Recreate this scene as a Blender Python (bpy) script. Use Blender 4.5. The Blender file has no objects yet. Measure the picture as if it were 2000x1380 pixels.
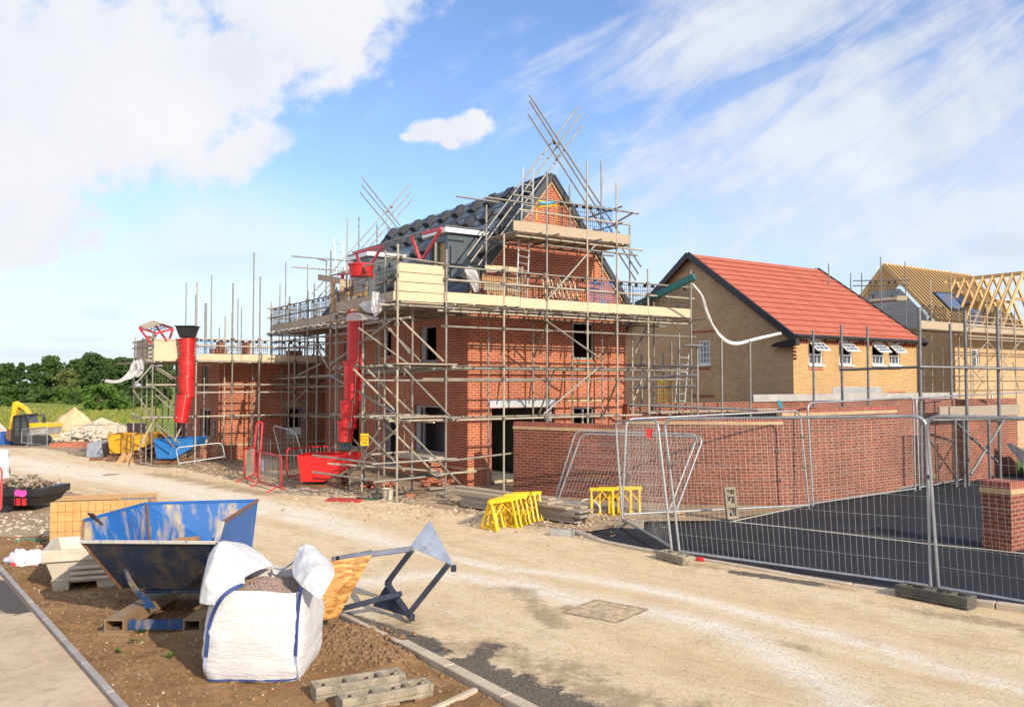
import bpy, bmesh, math, random
from mathutils import Vector, Matrix, noise
random.seed(7)
R = math.radians
sc = bpy.context.scene
COL = sc.collection
# ------------------------------------------------------------------ camera geometry (used to measure where things stand)
F, H, HOR = 1650.0, 2.7, 748.0
PIT = math.atan((HOR - 690) / F)
CP, SP = math.cos(PIT), math.sin(PIT)
def V3(x, y, z): return Vector((x, y, z))
def ray(px, py):
    a, b = (px - 1000) / F, (690 - py) / F
    return V3(a, CP - b * SP, SP + b * CP)
def sstep(a, b, x):
    t = min(1, max(0, (x - a) / (b - a))); return t * t * (3 - 2 * t)
def gz(x, y):
    return -1.75 * sstep(31, 62, y)
def G(px, py, dz=0.0):
    d = ray(px, py); z = 0.0
    for _ in range(40):
        t = (z + dz - H) / d.z if d.z < -1e-6 else 400
        x, y = d.x * t, d.y * t
        z = z * .5 + .5 * gz(x, y)
    return V3(x, y, z + dz)
def D(px, py, Y):
    d = ray(px, py); t = Y / d.y
    return V3(d.x * t, Y, H + d.z * t)
def onp(px, py, p0, n):
    d = ray(px, py); o = V3(0, 0, H); t = (p0 - o).dot(n) / d.dot(n)
    return o + d * t
def hz(x, y, py):
    b = (690 - py) / F
    return H + y * (b * CP + SP) / (CP - b * SP)
# site axes
UX, VX, ZX = V3(.830, .558, 0).normalized(), V3(-.558, .830, 0).normalized(), V3(0, 0, 1)
def frame(c):
    return lambda u, v, z=0.0: V3(c.x + UX.x * u + VX.x * v, c.y + UX.y * u + VX.y * v, z)
def tcol(px, p0, d, z=2.7):
    """distance along p0 + t*d at which the point shows at column px"""
    a = (px - 1000) / F; k = (z - H) * SP
    return (a * (p0.y * CP + k) - p0.x) / (d.x - a * d.y * CP)
# ------------------------------------------------------------------ object helpers
def rootloc(o):
    v = V3(0, 0, 0)
    while o is not None:
        v += o.location; o = o.parent
    return v
class MB:
    def __init__(s): s.v = []; s.f = []; s.uvs = {}
    def add(s, vs, fs):
        o = len(s.v); s.v += [Vector(p) for p in vs]; s.f += [tuple(i + o for i in f) for f in fs]
    def poly(s, *pts): s.add(pts, [tuple(range(len(pts)))])
    def hexa(s, b, t):
        n = len(b)
        s.add(list(b) + list(t), [tuple(range(n - 1, -1, -1)), tuple(range(n, 2 * n))] + [(i, (i + 1) % n, n + (i + 1) % n, n + i) for i in range(n)])
    def ext(s, pts, d):
        pts = [Vector(p) for p in pts]; s.hexa(pts, [p + Vector(d) for p in pts])
    def box(s, c, ax, ay, az):
        c = Vector(c); ax, ay, az = Vector(ax), Vector(ay), Vector(az)
        b = [c - ax - ay - az, c + ax - ay - az, c + ax + ay - az, c - ax + ay - az]
        s.hexa(b, [p + az * 2 for p in b])
    def abox(s, x0, x1, y0, y1, z0, z1):
        s.box(((x0 + x1) / 2, (y0 + y1) / 2, (z0 + z1) / 2), ((x1 - x0) / 2, 0, 0), (0, (y1 - y0) / 2, 0), (0, 0, (z1 - z0) / 2))
    def bar(s, p0, p1, w, h, up=ZX):
        p0, p1 = Vector(p0), Vector(p1); d = (p1 - p0); 
        if d.length < 1e-6: return
        dn = d.normalized(); sd = dn.cross(up)
        if sd.length < 1e-3: sd = dn.cross(V3(1, 0, 0))
        sd.normalize(); u = sd.cross(dn).normalized()
        s.box((p0 + p1) / 2, d / 2, sd * w / 2, u * h / 2)
    def tube(s, p0, p1, r, n=8, r2=None, cap=True):
        p0, p1 = Vector(p0), Vector(p1); d = p1 - p0
        if d.length < 1e-6: return
        q = d.to_track_quat('Z', 'Y'); r2 = r if r2 is None else r2
        b = [p0 + q @ V3(r * math.cos(2 * math.pi * i / n), r * math.sin(2 * math.pi * i / n), 0) for i in range(n)]
        t = [p1 + q @ V3(r2 * math.cos(2 * math.pi * i / n), r2 * math.sin(2 * math.pi * i / n), 0) for i in range(n)]
        fs = [(i, (i + 1) % n, n + (i + 1) % n, n + i) for i in range(n)]
        if cap: fs += [tuple(range(n - 1, -1, -1)), tuple(range(n, 2 * n))]
        s.add(b + t, fs)
    def path(s, pts, r, n=8, closed=False):
        pts = [Vector(p) for p in pts]; m = len(pts); rings = []
        nrm = None
        for i, p in enumerate(pts):
            a = pts[(i - 1) % m] if (closed or i > 0) else p
            b = pts[(i + 1) % m] if (closed or i < m - 1) else p
            d = (b - a).normalized()
            if nrm is None:
                nrm = d.cross(ZX)
                if nrm.length < 1e-2: nrm = d.cross(V3(1, 0, 0))
            nrm = (nrm - d * nrm.dot(d)); nrm.normalize(); bn = d.cross(nrm)
            rr = r[i] if isinstance(r, (list, tuple)) else r
            rings.append([p + (nrm * math.cos(2 * math.pi * k / n) + bn * math.sin(2 * math.pi * k / n)) * rr for k in range(n)])
        vs = [p for rg in rings for p in rg]; fs = []
        for i in range(m if closed else m - 1):
            j = (i + 1) % m
            for k in range(n):
                k2 = (k + 1) % n; fs.append((i * n + k, i * n + k2, j * n + k2, j * n + k))
        if not closed: fs += [tuple(range(n - 1, -1, -1)), tuple((m - 1) * n + k for k in range(n))]
        s.add(vs, fs)
    def grid(s, fn, nu, nv, wrap=False):
        vs = [fn(i / nu, j / nv) for j in range(nv + 1) for i in range(nu + 1)]
        s.add(vs, [(j * (nu + 1) + i, j * (nu + 1) + i + 1, (j + 1) * (nu + 1) + i + 1, (j + 1) * (nu + 1) + i) for j in range(nv) for i in range(nu)])
    def lathe(s, c, prof, n=20, cap0=True, cap1=True, axis=ZX):
        q = Vector(axis).to_track_quat('Z', 'Y'); c = Vector(c); vs = []
        for r, z in prof:
            vs += [c + q @ V3(r * math.cos(2 * math.pi * k / n), r * math.sin(2 * math.pi * k / n), z) for k in range(n)]
        m = len(prof); fs = [(i * n + k, i * n + (k + 1) % n, (i + 1) * n + (k + 1) % n, (i + 1) * n + k) for i in range(m - 1) for k in range(n)]
        if cap0: fs.append(tuple(range(n - 1, -1, -1)))
        if cap1: fs.append(tuple((m - 1) * n + k for k in range(n)))
        s.add(vs, fs)
    def rock(s, c, r, sq=1.0):
        c = Vector(c); ph = random.random() * 6.28
        top = [(math.cos(ph + k * 1.2566), math.sin(ph + k * 1.2566)) for k in range(5)]
        vs = [c + V3(x * r * random.uniform(.7, 1.2), y * r * random.uniform(.7, 1.2), random.uniform(-.3, .1) * r * sq) for x, y in top]
        vs += [c + V3(x * r * random.uniform(.3, .7), y * r * random.uniform(.3, .7), random.uniform(.5, .9) * r * sq) for x, y in top]
        s.add(vs, [(i, (i + 1) % 5, 5 + (i + 1) % 5, 5 + i) for i in range(5)] + [(5, 6, 7, 8, 9)])
    def build(s, name, mat, parent=None, smooth=False, bevel=0, uv=None, seg=1, recalc=False, angle=None):
        me = bpy.data.meshes.new(name); off = rootloc(parent) if parent is not None else V3(0, 0, 0)
        me.from_pydata([p - off for p in s.v], [], s.f)
        if recalc:
            bm = bmesh.new(); bm.from_mesh(me); bmesh.ops.recalc_face_normals(bm, faces=bm.faces); bm.to_mesh(me); bm.free()
        if isinstance(mat, (list, tuple)):
            for q in mat: me.materials.append(q)
        elif mat: me.materials.append(mat)
        me.update()
        ul = me.uv_layers.new(name='UVMap')
        for p in me.polygons:
            n = p.normal
            if abs(n.z) > .96: t, b = V3(1, 0, 0), V3(0, 1, 0)
            else:
                t = V3(-n.y, n.x, 0).normalized(); b = n.cross(t)
                if b.z < 0: b = -b
            for li in p.loop_indices:
                vi = me.loops[li].vertex_index
                if uv is not None: ul.data[li].uv = uv(vi, s.v[vi])
                else:
                    w = s.v[vi]; ul.data[li].uv = (w.dot(t), w.dot(b))
        if smooth:
            for p in me.polygons: p.use_smooth = True
            if angle is not None:
                try: me.set_sharp_from_angle(angle=R(angle))
                except Exception: pass
        o = bpy.data.objects.new(name, me); COL.objects.link(o)
        if parent is not None: o.parent = parent
        if bevel:
            m = o.modifiers.new('bv', 'BEVEL'); m.width = bevel; m.segments = seg; m.limit_method = 'ANGLE'; m.angle_limit = R(40)
        return o
def thing(name, label, cat, loc=(0, 0, 0), group=None):
    o = bpy.data.objects.new(name, None); COL.objects.link(o); o.location = Vector(loc); o.empty_display_size = .1
    return tag(o, label, cat, group)
def tag(o, label, cat, group=None):
    o['label'] = label; o['category'] = cat
    if group: o['group'] = group
    return o
def struct(o): o['kind'] = 'structure'; return o
def stuff(o, label=None, cat=None):
    o['kind'] = 'stuff'
    if label: o['label'] = label; o['category'] = cat
    return o
def kids(o): return [c for c in bpy.data.objects if c.parent == o]
def dup(o, parent=None):
    c = o.copy(); COL.objects.link(c)
    if parent is not None: c.parent = parent
    for ch in kids(o): dup(ch, c)
    return c
def bez(a, b, c, n=6):
    return [a * (1 - t) ** 2 + b * 2 * t * (1 - t) + c * t * t for t in [i / n for i in range(n + 1)]]
def rounded(pts, r, n=4, closed=True):
    """polyline with rounded corners"""
    pts = [Vector(p) for p in pts]; m = len(pts); out = []
    for i, p in enumerate(pts):
        if not closed and i in (0, m - 1): out.append(p); continue
        a, b = pts[(i - 1) % m], pts[(i + 1) % m]
        da, db = (a - p), (b - p)
        ra = min(r, da.length * .45); rb = min(r, db.length * .45)
        out += bez(p + da.normalized() * ra, p, p + db.normalized() * rb, n)
    return out
# ------------------------------------------------------------------ materials
def newmat(name):
    m = bpy.data.materials.new(name); m.use_nodes = True
    nt = m.node_tree; return m, nt, nt.nodes['Principled BSDF'], nt.links
def ramp(nt, f, stops, interp='LINEAR'):
    n = nt.nodes.new('ShaderNodeValToRGB'); cr = n.color_ramp; cr.interpolation = interp
    while len(cr.elements) < len(stops): cr.elements.new(.5)
    for e, (p, c) in zip(cr.elements, stops):
        e.position = p; e.color = (*c, 1) if len(c) == 3 else c
    nt.links.new(f, n.inputs[0]); return n.outputs[0]
def nz(nt, vec, scale, detail=6, rough=.6, dist=0):
    n = nt.nodes.new('ShaderNodeTexNoise'); n.inputs['Scale'].default_value = scale; n.inputs['Detail'].default_value = detail
    n.inputs['Roughness'].default_value = rough; n.inputs['Distortion'].default_value = dist
    if vec is not None: nt.links.new(vec, n.inputs['Vector'])
    return n.outputs['Fac']
def mix(nt, f, a, b, mode='MIX'):
    n = nt.nodes.new('ShaderNodeMix'); n.data_type = 'RGBA'; n.blend_type = mode
    for k, v in ((0, f), (6, a), (7, b)):
        if isinstance(v, (int, float)): n.inputs[k].default_value = v
        elif isinstance(v, (tuple, list)): n.inputs[k].default_value = (*v, 1)[:4]
        else: nt.links.new(v, n.inputs[k])
    return n.outputs[2]
def mth(nt, op, a, b=None, c=None, clamp=False):
    n = nt.nodes.new('ShaderNodeMath'); n.operation = op; n.use_clamp = clamp
    for k, v in enumerate((a, b, c)):
        if v is None: continue
        if isinstance(v, (int, float)): n.inputs[k].default_value = v
        else: nt.links.new(v, n.inputs[k])
    return n.outputs[0]
def coord(nt, which='Object', scale=None):
    n = nt.nodes.new('ShaderNodeTexCoord'); o = n.outputs[which]
    if scale:
        mp = nt.nodes.new('ShaderNodeMapping'); nt.links.new(o, mp.inputs[0]); mp.inputs['Scale'].default_value = scale; o = mp.outputs[0]
    return o
def bump(nt, bs, h, strength=.4, dist=.01):
    b = nt.nodes.new('ShaderNodeBump'); b.inputs['Strength'].default_value = strength; b.inputs['Distance'].default_value = dist
    nt.links.new(h, b.inputs['Height']); nt.links.new(b.outputs[0], bs.inputs['Normal'])
def M(name, c1, c2=None, scale=6, rough=.7, metal=0, bmp=0, bs=60, bd=.004, spots=None, co='Object', st=None, spec=None, sub=None):
    m, nt, b, L = newmat(name)
    b.inputs['Roughness'].default_value = rough; b.inputs['Metallic'].default_value = metal
    if spec is not None: b.inputs['Specular IOR Level'].default_value = spec
    v = coord(nt, co, st)
    if c2 is None: c2 = tuple(x * .75 for x in c1)
    f = nz(nt, v, scale)
    c = ramp(nt, f, [(.32, c2), (.66, c1)])
    if spots:
        for sc_, col, lo, hi in spots:
            g = ramp(nt, nz(nt, v, sc_, 8, .7), [(lo, (0, 0, 0)), (hi, (1, 1, 1))])
            c = mix(nt, g, c, col)
    L.new(c, b.inputs['Base Color'])
    if bmp: bump(nt, b, nz(nt, v, bs, 8, .7), bmp, bd)
    m.diffuse_color = (*c1, 1)
    return m
def brickmat(name, c1, c2, mortar, bw=.207, rh=.069, ms=.006, bias=0, var=.35, stain=.25, bstr=.5, c3=None):
    m, nt, b, L = newmat(name); uv = coord(nt, 'UV')
    t = nt.nodes.new('ShaderNodeTexBrick'); L.new(uv, t.inputs['Vector'])
    t.inputs['Scale'].default_value = 1; t.inputs['Brick Width'].default_value = bw; t.inputs['Row Height'].default_value = rh
    t.inputs['Mortar Size'].default_value = ms; t.inputs['Mortar Smooth'].default_value = .3; t.inputs['Bias'].default_value = bias
    t.inputs['Color1'].default_value = (*c1, 1); t.inputs['Color2'].default_value = (*c2, 1); t.inputs['Mortar'].default_value = (*mortar, 1)
    col = t.outputs['Color']
    st = ramp(nt, nz(nt, uv, .55, 6, .65), [(.3, (1 - stain,) * 3), (.7, (1.0 + stain * .3,) * 3)])
    col = mix(nt, 1.0, col, st, 'MULTIPLY')
    fine = ramp(nt, nz(nt, uv, 24, 4, .7), [(.3, (1 - var,) * 3), (.7, (1.0 + var * .4,) * 3)])
    col = mix(nt, 1.0, col, fine, 'MULTIPLY')
    eff = ramp(nt, nz(nt, uv, 1.7, 8, .75), [(.58, (0, 0, 0)), (.78, (.35,) * 3)])
    col = mix(nt, eff, col, mortar)
    L.new(col, b.inputs['Base Color']); b.inputs['Roughness'].default_value = .85
    h = mth(nt, 'SUBTRACT', mth(nt, 'MULTIPLY', nz(nt, uv, 60, 4), .3), t.outputs['Fac'])
    bump(nt, b, h, bstr, .006)
    return m
def leafmat(name, c1, c2, c3=None):
    m, nt, b, L = newmat(name)
    g = nt.nodes.new('ShaderNodeNewGeometry')
    f = g.outputs['Random Per Island']
    c = ramp(nt, f, [(0, c2), (.6, c1), (1, c3 or tuple(x * 1.25 for x in c1))])
    L.new(c, b.inputs['Base Color']); b.inputs['Roughness'].default_value = .6
    b.inputs['Specular IOR Level'].default_value = .25
    tr = nt.nodes.new('ShaderNodeBsdfTranslucent'); L.new(c, tr.inputs[0])
    mx = nt.nodes.new('ShaderNodeMixShader'); mx.inputs[0].default_value = .3
    L.new(b.outputs[0], mx.inputs[1]); L.new(tr.outputs[0], mx.inputs[2]); L.new(mx.outputs[0], nt.nodes['Material Output'].inputs[0])
    return m
MT = {}
MT['brick'] = brickmat('orange_red_brick', (.49, .112, .042), (.33, .068, .028), (.62, .42, .28), ms=.0072, stain=.32)
MT['brick2'] = brickmat('dark_red_brick', (.29, .068, .036), (.18, .042, .024), (.45, .31, .22), ms=.007, stain=.45)
MT['buff'] = brickmat('buff_brick', (.60, .38, .17), (.50, .30, .125), (.22, .14, .075), bias=-.2, stain=.15)
MT['buffd'] = brickmat('lifted_buff_brick', (.66, .45, .255), (.56, .37, .19), (.33, .23, .14), stain=.2)  # buff brick painted paler to lift the shaded gable; also clads the rafter house
MT['coping'] = brickmat('coping_brick', (.36, .078, .045), (.26, .055, .035), (.50, .36, .28), bw=.069, rh=.5)
MT['cream'] = brickmat('cream_brick', (.60, .42, .24), (.52, .35, .19), (.40, .30, .2), bw=.207, rh=.3)
MT['block'] = brickmat('grey_blockwork', (.40, .41, .43), (.34, .35, .37), (.5, .5, .5), bw=.42, rh=.21, ms=.009)
MT['redtile_soldier'] = brickmat('soldier_brick', (.42, .085, .04), (.36, .07, .035), (.5, .35, .25), bw=.069, rh=.5)
def rooftile(name, c1, c2, gap, bw, rh, off=.5, step=.5):
    m, nt, b, L = newmat(name); uv = coord(nt, 'UV')
    t = nt.nodes.new('ShaderNodeTexBrick'); L.new(uv, t.inputs['Vector']); t.offset = off
    for k, v in (('Scale', 1), ('Brick Width', bw), ('Row Height', rh), ('Mortar Size', .006), ('Mortar Smooth', .2), ('Bias', -.3)): t.inputs[k].default_value = v
    t.inputs['Color1'].default_value = (*c1, 1); t.inputs['Color2'].default_value = (*c2, 1); t.inputs['Mortar'].default_value = (*gap, 1)
    c = mix(nt, 1.0, t.outputs['Color'], ramp(nt, nz(nt, uv, 2.2, 6), [(.3, (.86,) * 3), (.7, (1.06,) * 3)]), 'MULTIPLY')
    L.new(c, b.inputs['Base Color']); b.inputs['Roughness'].default_value = .7
    return m
MT['roofred'] = rooftile('red_roof_tile', (.44, .122, .070), (.37, .096, .054), (.28, .05, .035), .27, 5)
MT['slate'] = M('slate_tile', (.052, .056, .066), (.032, .035, .042), 5, .5, bmp=.2, bs=30, spec=.45)
MT['membrane'] = M('roof_membrane', (.20, .25, .29), (.14, .18, .21), 1.5, .45)
MT['zinc'] = M('dark_grey_cladding', (.075, .10, .115), (.055, .075, .088), 2.5, .38)
MT['white'] = M('white_upvc', (.80, .80, .80), (.72, .72, .72), 8, .35)
MT['tube'] = M('galvanised_tube', (.31, .29, .255), (.20, .18, .15), 4, .48, .45, spots=[(9, (.24, .15, .09), .62, .74)], bmp=.15, bs=40)
MT['tubed'] = M('dark_galvanised_tube', (.20, .205, .215), (.13, .13, .135), 5, .5, .35, spots=[(8, (.13, .085, .055), .63, .75)])
MT['tubel'] = M('pale_painted_tube', (.42, .375, .30), (.30, .26, .20), 5, .55, .1, spots=[(7, (.3, .2, .12), .62, .74)])
MT['coupler'] = M('coupler_steel', (.20, .17, .14), (.13, .11, .09), 12, .6, .4)
def wood(name, c1, c2, stretch=(1.2, 1.2, 14), dirt=(.2, .15, .1), dlo=.6, dhi=.8):
    m, nt, b, L = newmat(name); v = coord(nt, 'UV')
    mp = nt.nodes.new('ShaderNodeMapping'); L.new(v, mp.inputs[0]); mp.inputs['Scale'].default_value = (1.2, 16, 1)
    c = ramp(nt, nz(nt, mp.outputs[0], 2.2, 8, .65, .4), [(.3, c2), (.68, c1)])
    g = ramp(nt, nz(nt, v, 1.1, 8, .7), [(dlo, (0, 0, 0)), (dhi, (.8,) * 3)])
    c = mix(nt, g, c, dirt)
    L.new(c, b.inputs['Base Color']); b.inputs['Roughness'].default_value = .75
    bump(nt, b, nz(nt, mp.outputs[0], 8, 6), .2, .003)
    return m
MT['board'] = wood('pale_scaffold_board', (.60, .48, .33), (.49, .37, .24), dirt=(.36, .28, .19))
MT['boardw'] = wood('weathered_scaffold_board', (.43, .345, .25), (.31, .24, .165))
MT['boardg'] = wood('grey_old_board', (.36, .31, .25), (.23, .19, .15))
MT['pine'] = wood('fresh_pine', (.62, .42, .20), (.48, .29, .12), dlo=.75, dhi=.95)
MT['pined'] = wood('brown_timber', (.44, .25, .11), (.32, .17, .07))
MT['concrete'] = M('grey_concrete', (.38, .37, .36), (.28, .27, .26), 3, .85, bmp=.3, bs=25, spots=[(2, (.2, .19, .18), .6, .8)])
MT['conc_pale'] = M('pale_concrete', (.50, .46, .40), (.39, .35, .29), 2.5, .85, bmp=.3, bs=25)
MT['lintel'] = M('steel_lintel', (.48, .49, .52), (.40, .41, .43), 3, .5, .2)
MT['black'] = M('black_plastic', (.022, .022, .025), (.014, .014, .016), 5, .45)
MT['guard'] = M('black_guard_plastic', (.02, .02, .023), (.014, .014, .016), 6, .5)
MT['guardb'] = M('blue_guard_plastic', (.03, .20, .50), (.02, .15, .42), 6, .5)
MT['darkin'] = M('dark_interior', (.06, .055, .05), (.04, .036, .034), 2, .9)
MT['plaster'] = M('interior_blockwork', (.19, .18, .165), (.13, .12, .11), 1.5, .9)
MT['red'] = M('red_plastic', (.54, .018, .02), (.42, .012, .015), 3, .45, spots=[(3, (.5, .10, .08), .58, .85), (14, (.5, .3, .26), .68, .8)])
MT['redp'] = M('red_gate_paint', (.62, .075, .085), (.50, .045, .055), 6, .5)
MT['reds'] = M('red_steel_paint', (.55, .018, .03), (.42, .012, .022), 6, .45, spots=[(9, (.55, .38, .36), .63, .72)])
MT['redskip'] = M('red_skip_paint', (.66, .016, .014), (.52, .012, .012), 2.5, .35, spots=[(6, (.55, .3, .28), .66, .8)])
MT['sheet'] = M('white_polythene', (.70, .70, .72), (.58, .58, .60), 4, .4)
def polythene(name):
    m, nt, b, L = newmat(name)
    b.inputs['Base Color'].default_value = (.78, .78, .80, 1); b.inputs['Roughness'].default_value = .35
    tr = nt.nodes.new('ShaderNodeBsdfTranslucent'); tr.inputs[0].default_value = (.8, .8, .82, 1)
    tp = nt.nodes.new('ShaderNodeBsdfTransparent')
    a = nt.nodes.new('ShaderNodeMixShader'); a.inputs[0].default_value = .4; L.new(b.outputs[0], a.inputs[1]); L.new(tr.outputs[0], a.inputs[2])
    c = nt.nodes.new('ShaderNodeMixShader'); c.inputs[0].default_value = .22; L.new(a.outputs[0], c.inputs[1]); L.new(tp.outputs[0], c.inputs[2])
    L.new(c.outputs[0], nt.nodes['Material Output'].inputs[0]); return m
MT['poly'] = polythene('clear_polythene')
MT['galv'] = M('fence_galvanised', (.42, .44, .46), (.30, .32, .34), 6, .42, .55, spots=[(14, (.30, .24, .18), .64, .74)])
MT['wire'] = M('fence_wire', (.50, .50, .48), (.40, .40, .38), 8, .5, .2)
MT['rubber'] = M('fence_foot_rubber', (.10, .095, .08), (.055, .052, .046), 5, .85, bmp=.4, bs=30, spots=[(6, (.24, .2, .15), .55, .8)])
MT['foot'] = M('fence_foot_concrete', (.34, .29, .215), (.18, .15, .11), 6, .9, bmp=.5, bs=30, spots=[(9, (.08, .075, .065), .56, .72)])
MT['yellow'] = M('yellow_paint', (.75, .50, .015), (.65, .40, .012), 5, .5)
MT['orangey'] = M('orange_yellow_paint', (.72, .36, .012), (.6, .28, .012), 3, .45, spots=[(4, (.25, .14, .05), .62, .78)])
MT['glass'] = M('dark_glass', (.05, .06, .075), (.04, .05, .06), 2, .06, spec=.8)
MT['skyglass'] = M('skylight_glass', (.10, .14, .22), (.08, .11, .18), 2, .04, spec=1.0)
MT['bin'] = M('dirty_white_plastic', (.56, .50, .41), (.46, .40, .31), 3, .6, spots=[(5, (.34, .27, .18), .54, .8)])
MT['paver'] = brickmat('tan_block_paver', (.60, .36, .15), (.52, .30, .12), (.30, .18, .08), bw=.11, rh=.165, ms=.005, var=.2)
for k in (): pass
# ------------------------------------------------------------------ world, sun, camera
AZ = R(5)
SH = (-VX) * math.cos(AZ) + UX * math.sin(AZ)
EL = R(28)
SUN = V3(SH.x * math.cos(EL), SH.y * math.cos(EL), math.sin(EL))
w = bpy.data.worlds.new('World'); sc.world = w; w.use_nodes = True
nt = w.node_tree; bg = nt.nodes['Background']; L = nt.links
sky = nt.nodes.new('ShaderNodeTexSky'); sky.sky_type = 'NISHITA'; sky.sun_disc = False
sky.sun_elevation = EL; sky.sun_rotation = math.atan2(SUN.x, SUN.y)
sky.air_density = 1.0; sky.dust_density = .6; sky.ozone_density = 2.2
bg.inputs['Strength'].default_value = .1
g = coord(nt, 'Generated')
sep = nt.nodes.new('ShaderNodeSeparateXYZ'); L.new(g, sep.inputs[0])
yy = mth(nt, 'MAXIMUM', sep.outputs[1], .12)
ca = mth(nt, 'DIVIDE', sep.outputs[0], yy)          # tangent of bearing
cb = mth(nt, 'DIVIDE', sep.outputs[2], yy)          # tangent of elevation
def cxy(px, py): return ((px - 1000) / F, (HOR - py) / F)
cmb = nt.nodes.new('ShaderNodeCombineXYZ'); L.new(ca, cmb.inputs[0]); L.new(cb, cmb.inputs[1])
P = cmb.outputs[0]
def nz2(scale, st=(1, 1, 1), rot=0, detail=8, rough=.6, dist=0):
    m0 = nt.nodes.new('ShaderNodeMapping'); L.new(P, m0.inputs[0]); m0.inputs['Rotation'].default_value = (0, 0, rot)
    mp = nt.nodes.new('ShaderNodeMapping'); L.new(m0.outputs[0], mp.inputs[0]); mp.inputs['Scale'].default_value = st
    return nz(nt, mp.outputs[0], scale, detail, rough, dist)
nA = mth(nt, 'SUBTRACT', nz2(5.5, detail=10, rough=.58), .5)
nB = mth(nt, 'SUBTRACT', nz2(22, detail=8, rough=.6), .5)
nS = mth(nt, 'SUBTRACT', nz2(5, (1, 4.5, 1), -.55, 9, .62, .7), .5)     # streaks
def blob(px, py, rx, ry, rot=0.0):
    """1 at the centre, 0 on the ellipse, negative outside (all in tangents)"""
    cx, cy = cxy(px, py); c, s = math.cos(rot), math.sin(rot)
    dx, dy = mth(nt, 'SUBTRACT', ca, cx), mth(nt, 'SUBTRACT', cb, cy)
    a = mth(nt, 'DIVIDE', mth(nt, 'ADD', mth(nt, 'MULTIPLY', dx, c), mth(nt, 'MULTIPLY', dy, s)), rx / F)
    b = mth(nt, 'DIVIDE', mth(nt, 'SUBTRACT', mth(nt, 'MULTIPLY', dy, c), mth(nt, 'MULTIPLY', dx, s)), ry / F)
    r = mth(nt, 'SQRT', mth(nt, 'ADD', mth(nt, 'MULTIPLY', a, a), mth(nt, 'MULTIPLY', b, b)))
    return mth(nt, 'SUBTRACT', 1.0, r)
def cover(e, lo, hi, *noises):
    x = e
    for n, k in noises: x = mth(nt, 'MULTIPLY_ADD', n, k, x)
    mr = nt.nodes.new('ShaderNodeMapRange'); mr.interpolation_type = 'SMOOTHSTEP'; L.new(x, mr.inputs[0])
    mr.inputs[1].default_value = lo; mr.inputs[2].default_value = hi; return mr.outputs[0]
def vmax(*a):
    r = a[0]
    for b in a[1:]: r = mth(nt, 'MAXIMUM', r, b)
    return r
# the big bank of cloud over the left half
bank = vmax(blob(20, 180, 680, 330, .25), blob(590, -20, 300, 240, .62), blob(440, 130, 190, 150, .6), blob(470, 300, 130, 60, .5), blob(30, 440, 240, 120))
hole = blob(465, 225, 55, 110, -.5)
m_bank = cover(bank, -.04, .48, (nA, 1.5), (nB, .8), (nS, .5))
m_hole = cover(hole, -.1, .6, (nA, 1.0), (nB, .5))
m_bank = mth(nt, 'MULTIPLY', m_bank, mth(nt, 'SUBTRACT', 1.0, mth(nt, 'MULTIPLY', m_hole, .0)))
puff = vmax(blob(905, 245, 52, 42, .3), blob(848, 250, 62, 26, .12), blob(880, 275, 26, 18), blob(925, 228, 26, 26), blob(800, 262, 26, 10))
m_puff = cover(puff, -.12, .42, (nB, 1.7), (nA, .5))
wisp = vmax(blob(1680, 250, 640, 260, .3), blob(1500, 30, 520, 150, .25), blob(1950, 430, 520, 210))
m_wisp = mth(nt, 'MULTIPLY', cover(wisp, -.25, .95, (nS, 2.1), (nB, .5), (nA, .5)), .82)
low = vmax(blob(190, 612, 110, 24), blob(90, 690, 200, 16), blob(420, 520, 240, 40), blob(150, 662, 90, 10), blob(1960, 480, 110, 34))
m_low = mth(nt, 'MULTIPLY', cover(low, .0, .7, (nA, 1.3), (nB, .5)), .42)
mid = blob(900, 560, 700, 130)
m_mid = mth(nt, 'MULTIPLY', cover(mid, -.1, .8, (nS, 1.6)), .45)
veil = mth(nt, 'MULTIPLY', cover(vmax(blob(1750, 330, 760, 330, .2), blob(380, 470, 460, 170)), -.1, .9, (nA, .8)), .62)
thin = mth(nt, 'MULTIPLY', cover(nS, .02, .35, (nA, .3)), .16)
haze = nt.nodes.new('ShaderNodeMapRange'); haze.interpolation_type = 'SMOOTHSTEP'; L.new(cb, haze.inputs[0])
haze.inputs[1].default_value = .22; haze.inputs[2].default_value = .0; haze.inputs[3].default_value = 0; haze.inputs[4].default_value = .80
cov = vmax(veil, m_bank, m_puff, m_wisp, m_low, m_mid, thin)
# bright broken cloud added out of view, beside and behind, to fill shaded walls
back = nt.nodes.new('ShaderNodeMapRange'); back.interpolation_type = 'SMOOTHSTEP'; L.new(sep.outputs[1], back.inputs[0])
back.inputs[1].default_value = .55; back.inputs[2].default_value = .05; back.inputs[3].default_value = 0; back.inputs[4].default_value = 1
bk_n = ramp(nt, nz(nt, g, 2.6, 8, .6), [(.40, (0, 0, 0)), (.60, (1, 1, 1))])
bk_m = mth(nt, 'MULTIPLY', back.outputs[0], bk_n)
SKYK = 1.0
base = mix(nt, 1.0, sky.outputs[0], (1.40, 1.48, 1.74), 'MULTIPLY')
base = mix(nt, haze.outputs[0], base, (5.7, 6.25, 7.2))
shade = ramp(nt, mth(nt, 'MULTIPLY_ADD', nA, 1.2, .5), [(.15, (5.5, 5.9, 6.8)), (.45, (6.6, 6.8, 7.3)), (.75, (7.5, 7.5, 7.6))])
lowsh = mix(nt, m_low, shade, (4.7, 5.0, 6.2))
L.new(mix(nt, bk_m, mix(nt, cov, base, lowsh), (10.2, 10.0, 9.8)), bg.inputs['Color'])
sl = bpy.data.lights.new('sun', 'SUN'); sl.energy = 4.4; sl.angle = R(.5); sl.color = (1, .88, .70)
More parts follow.
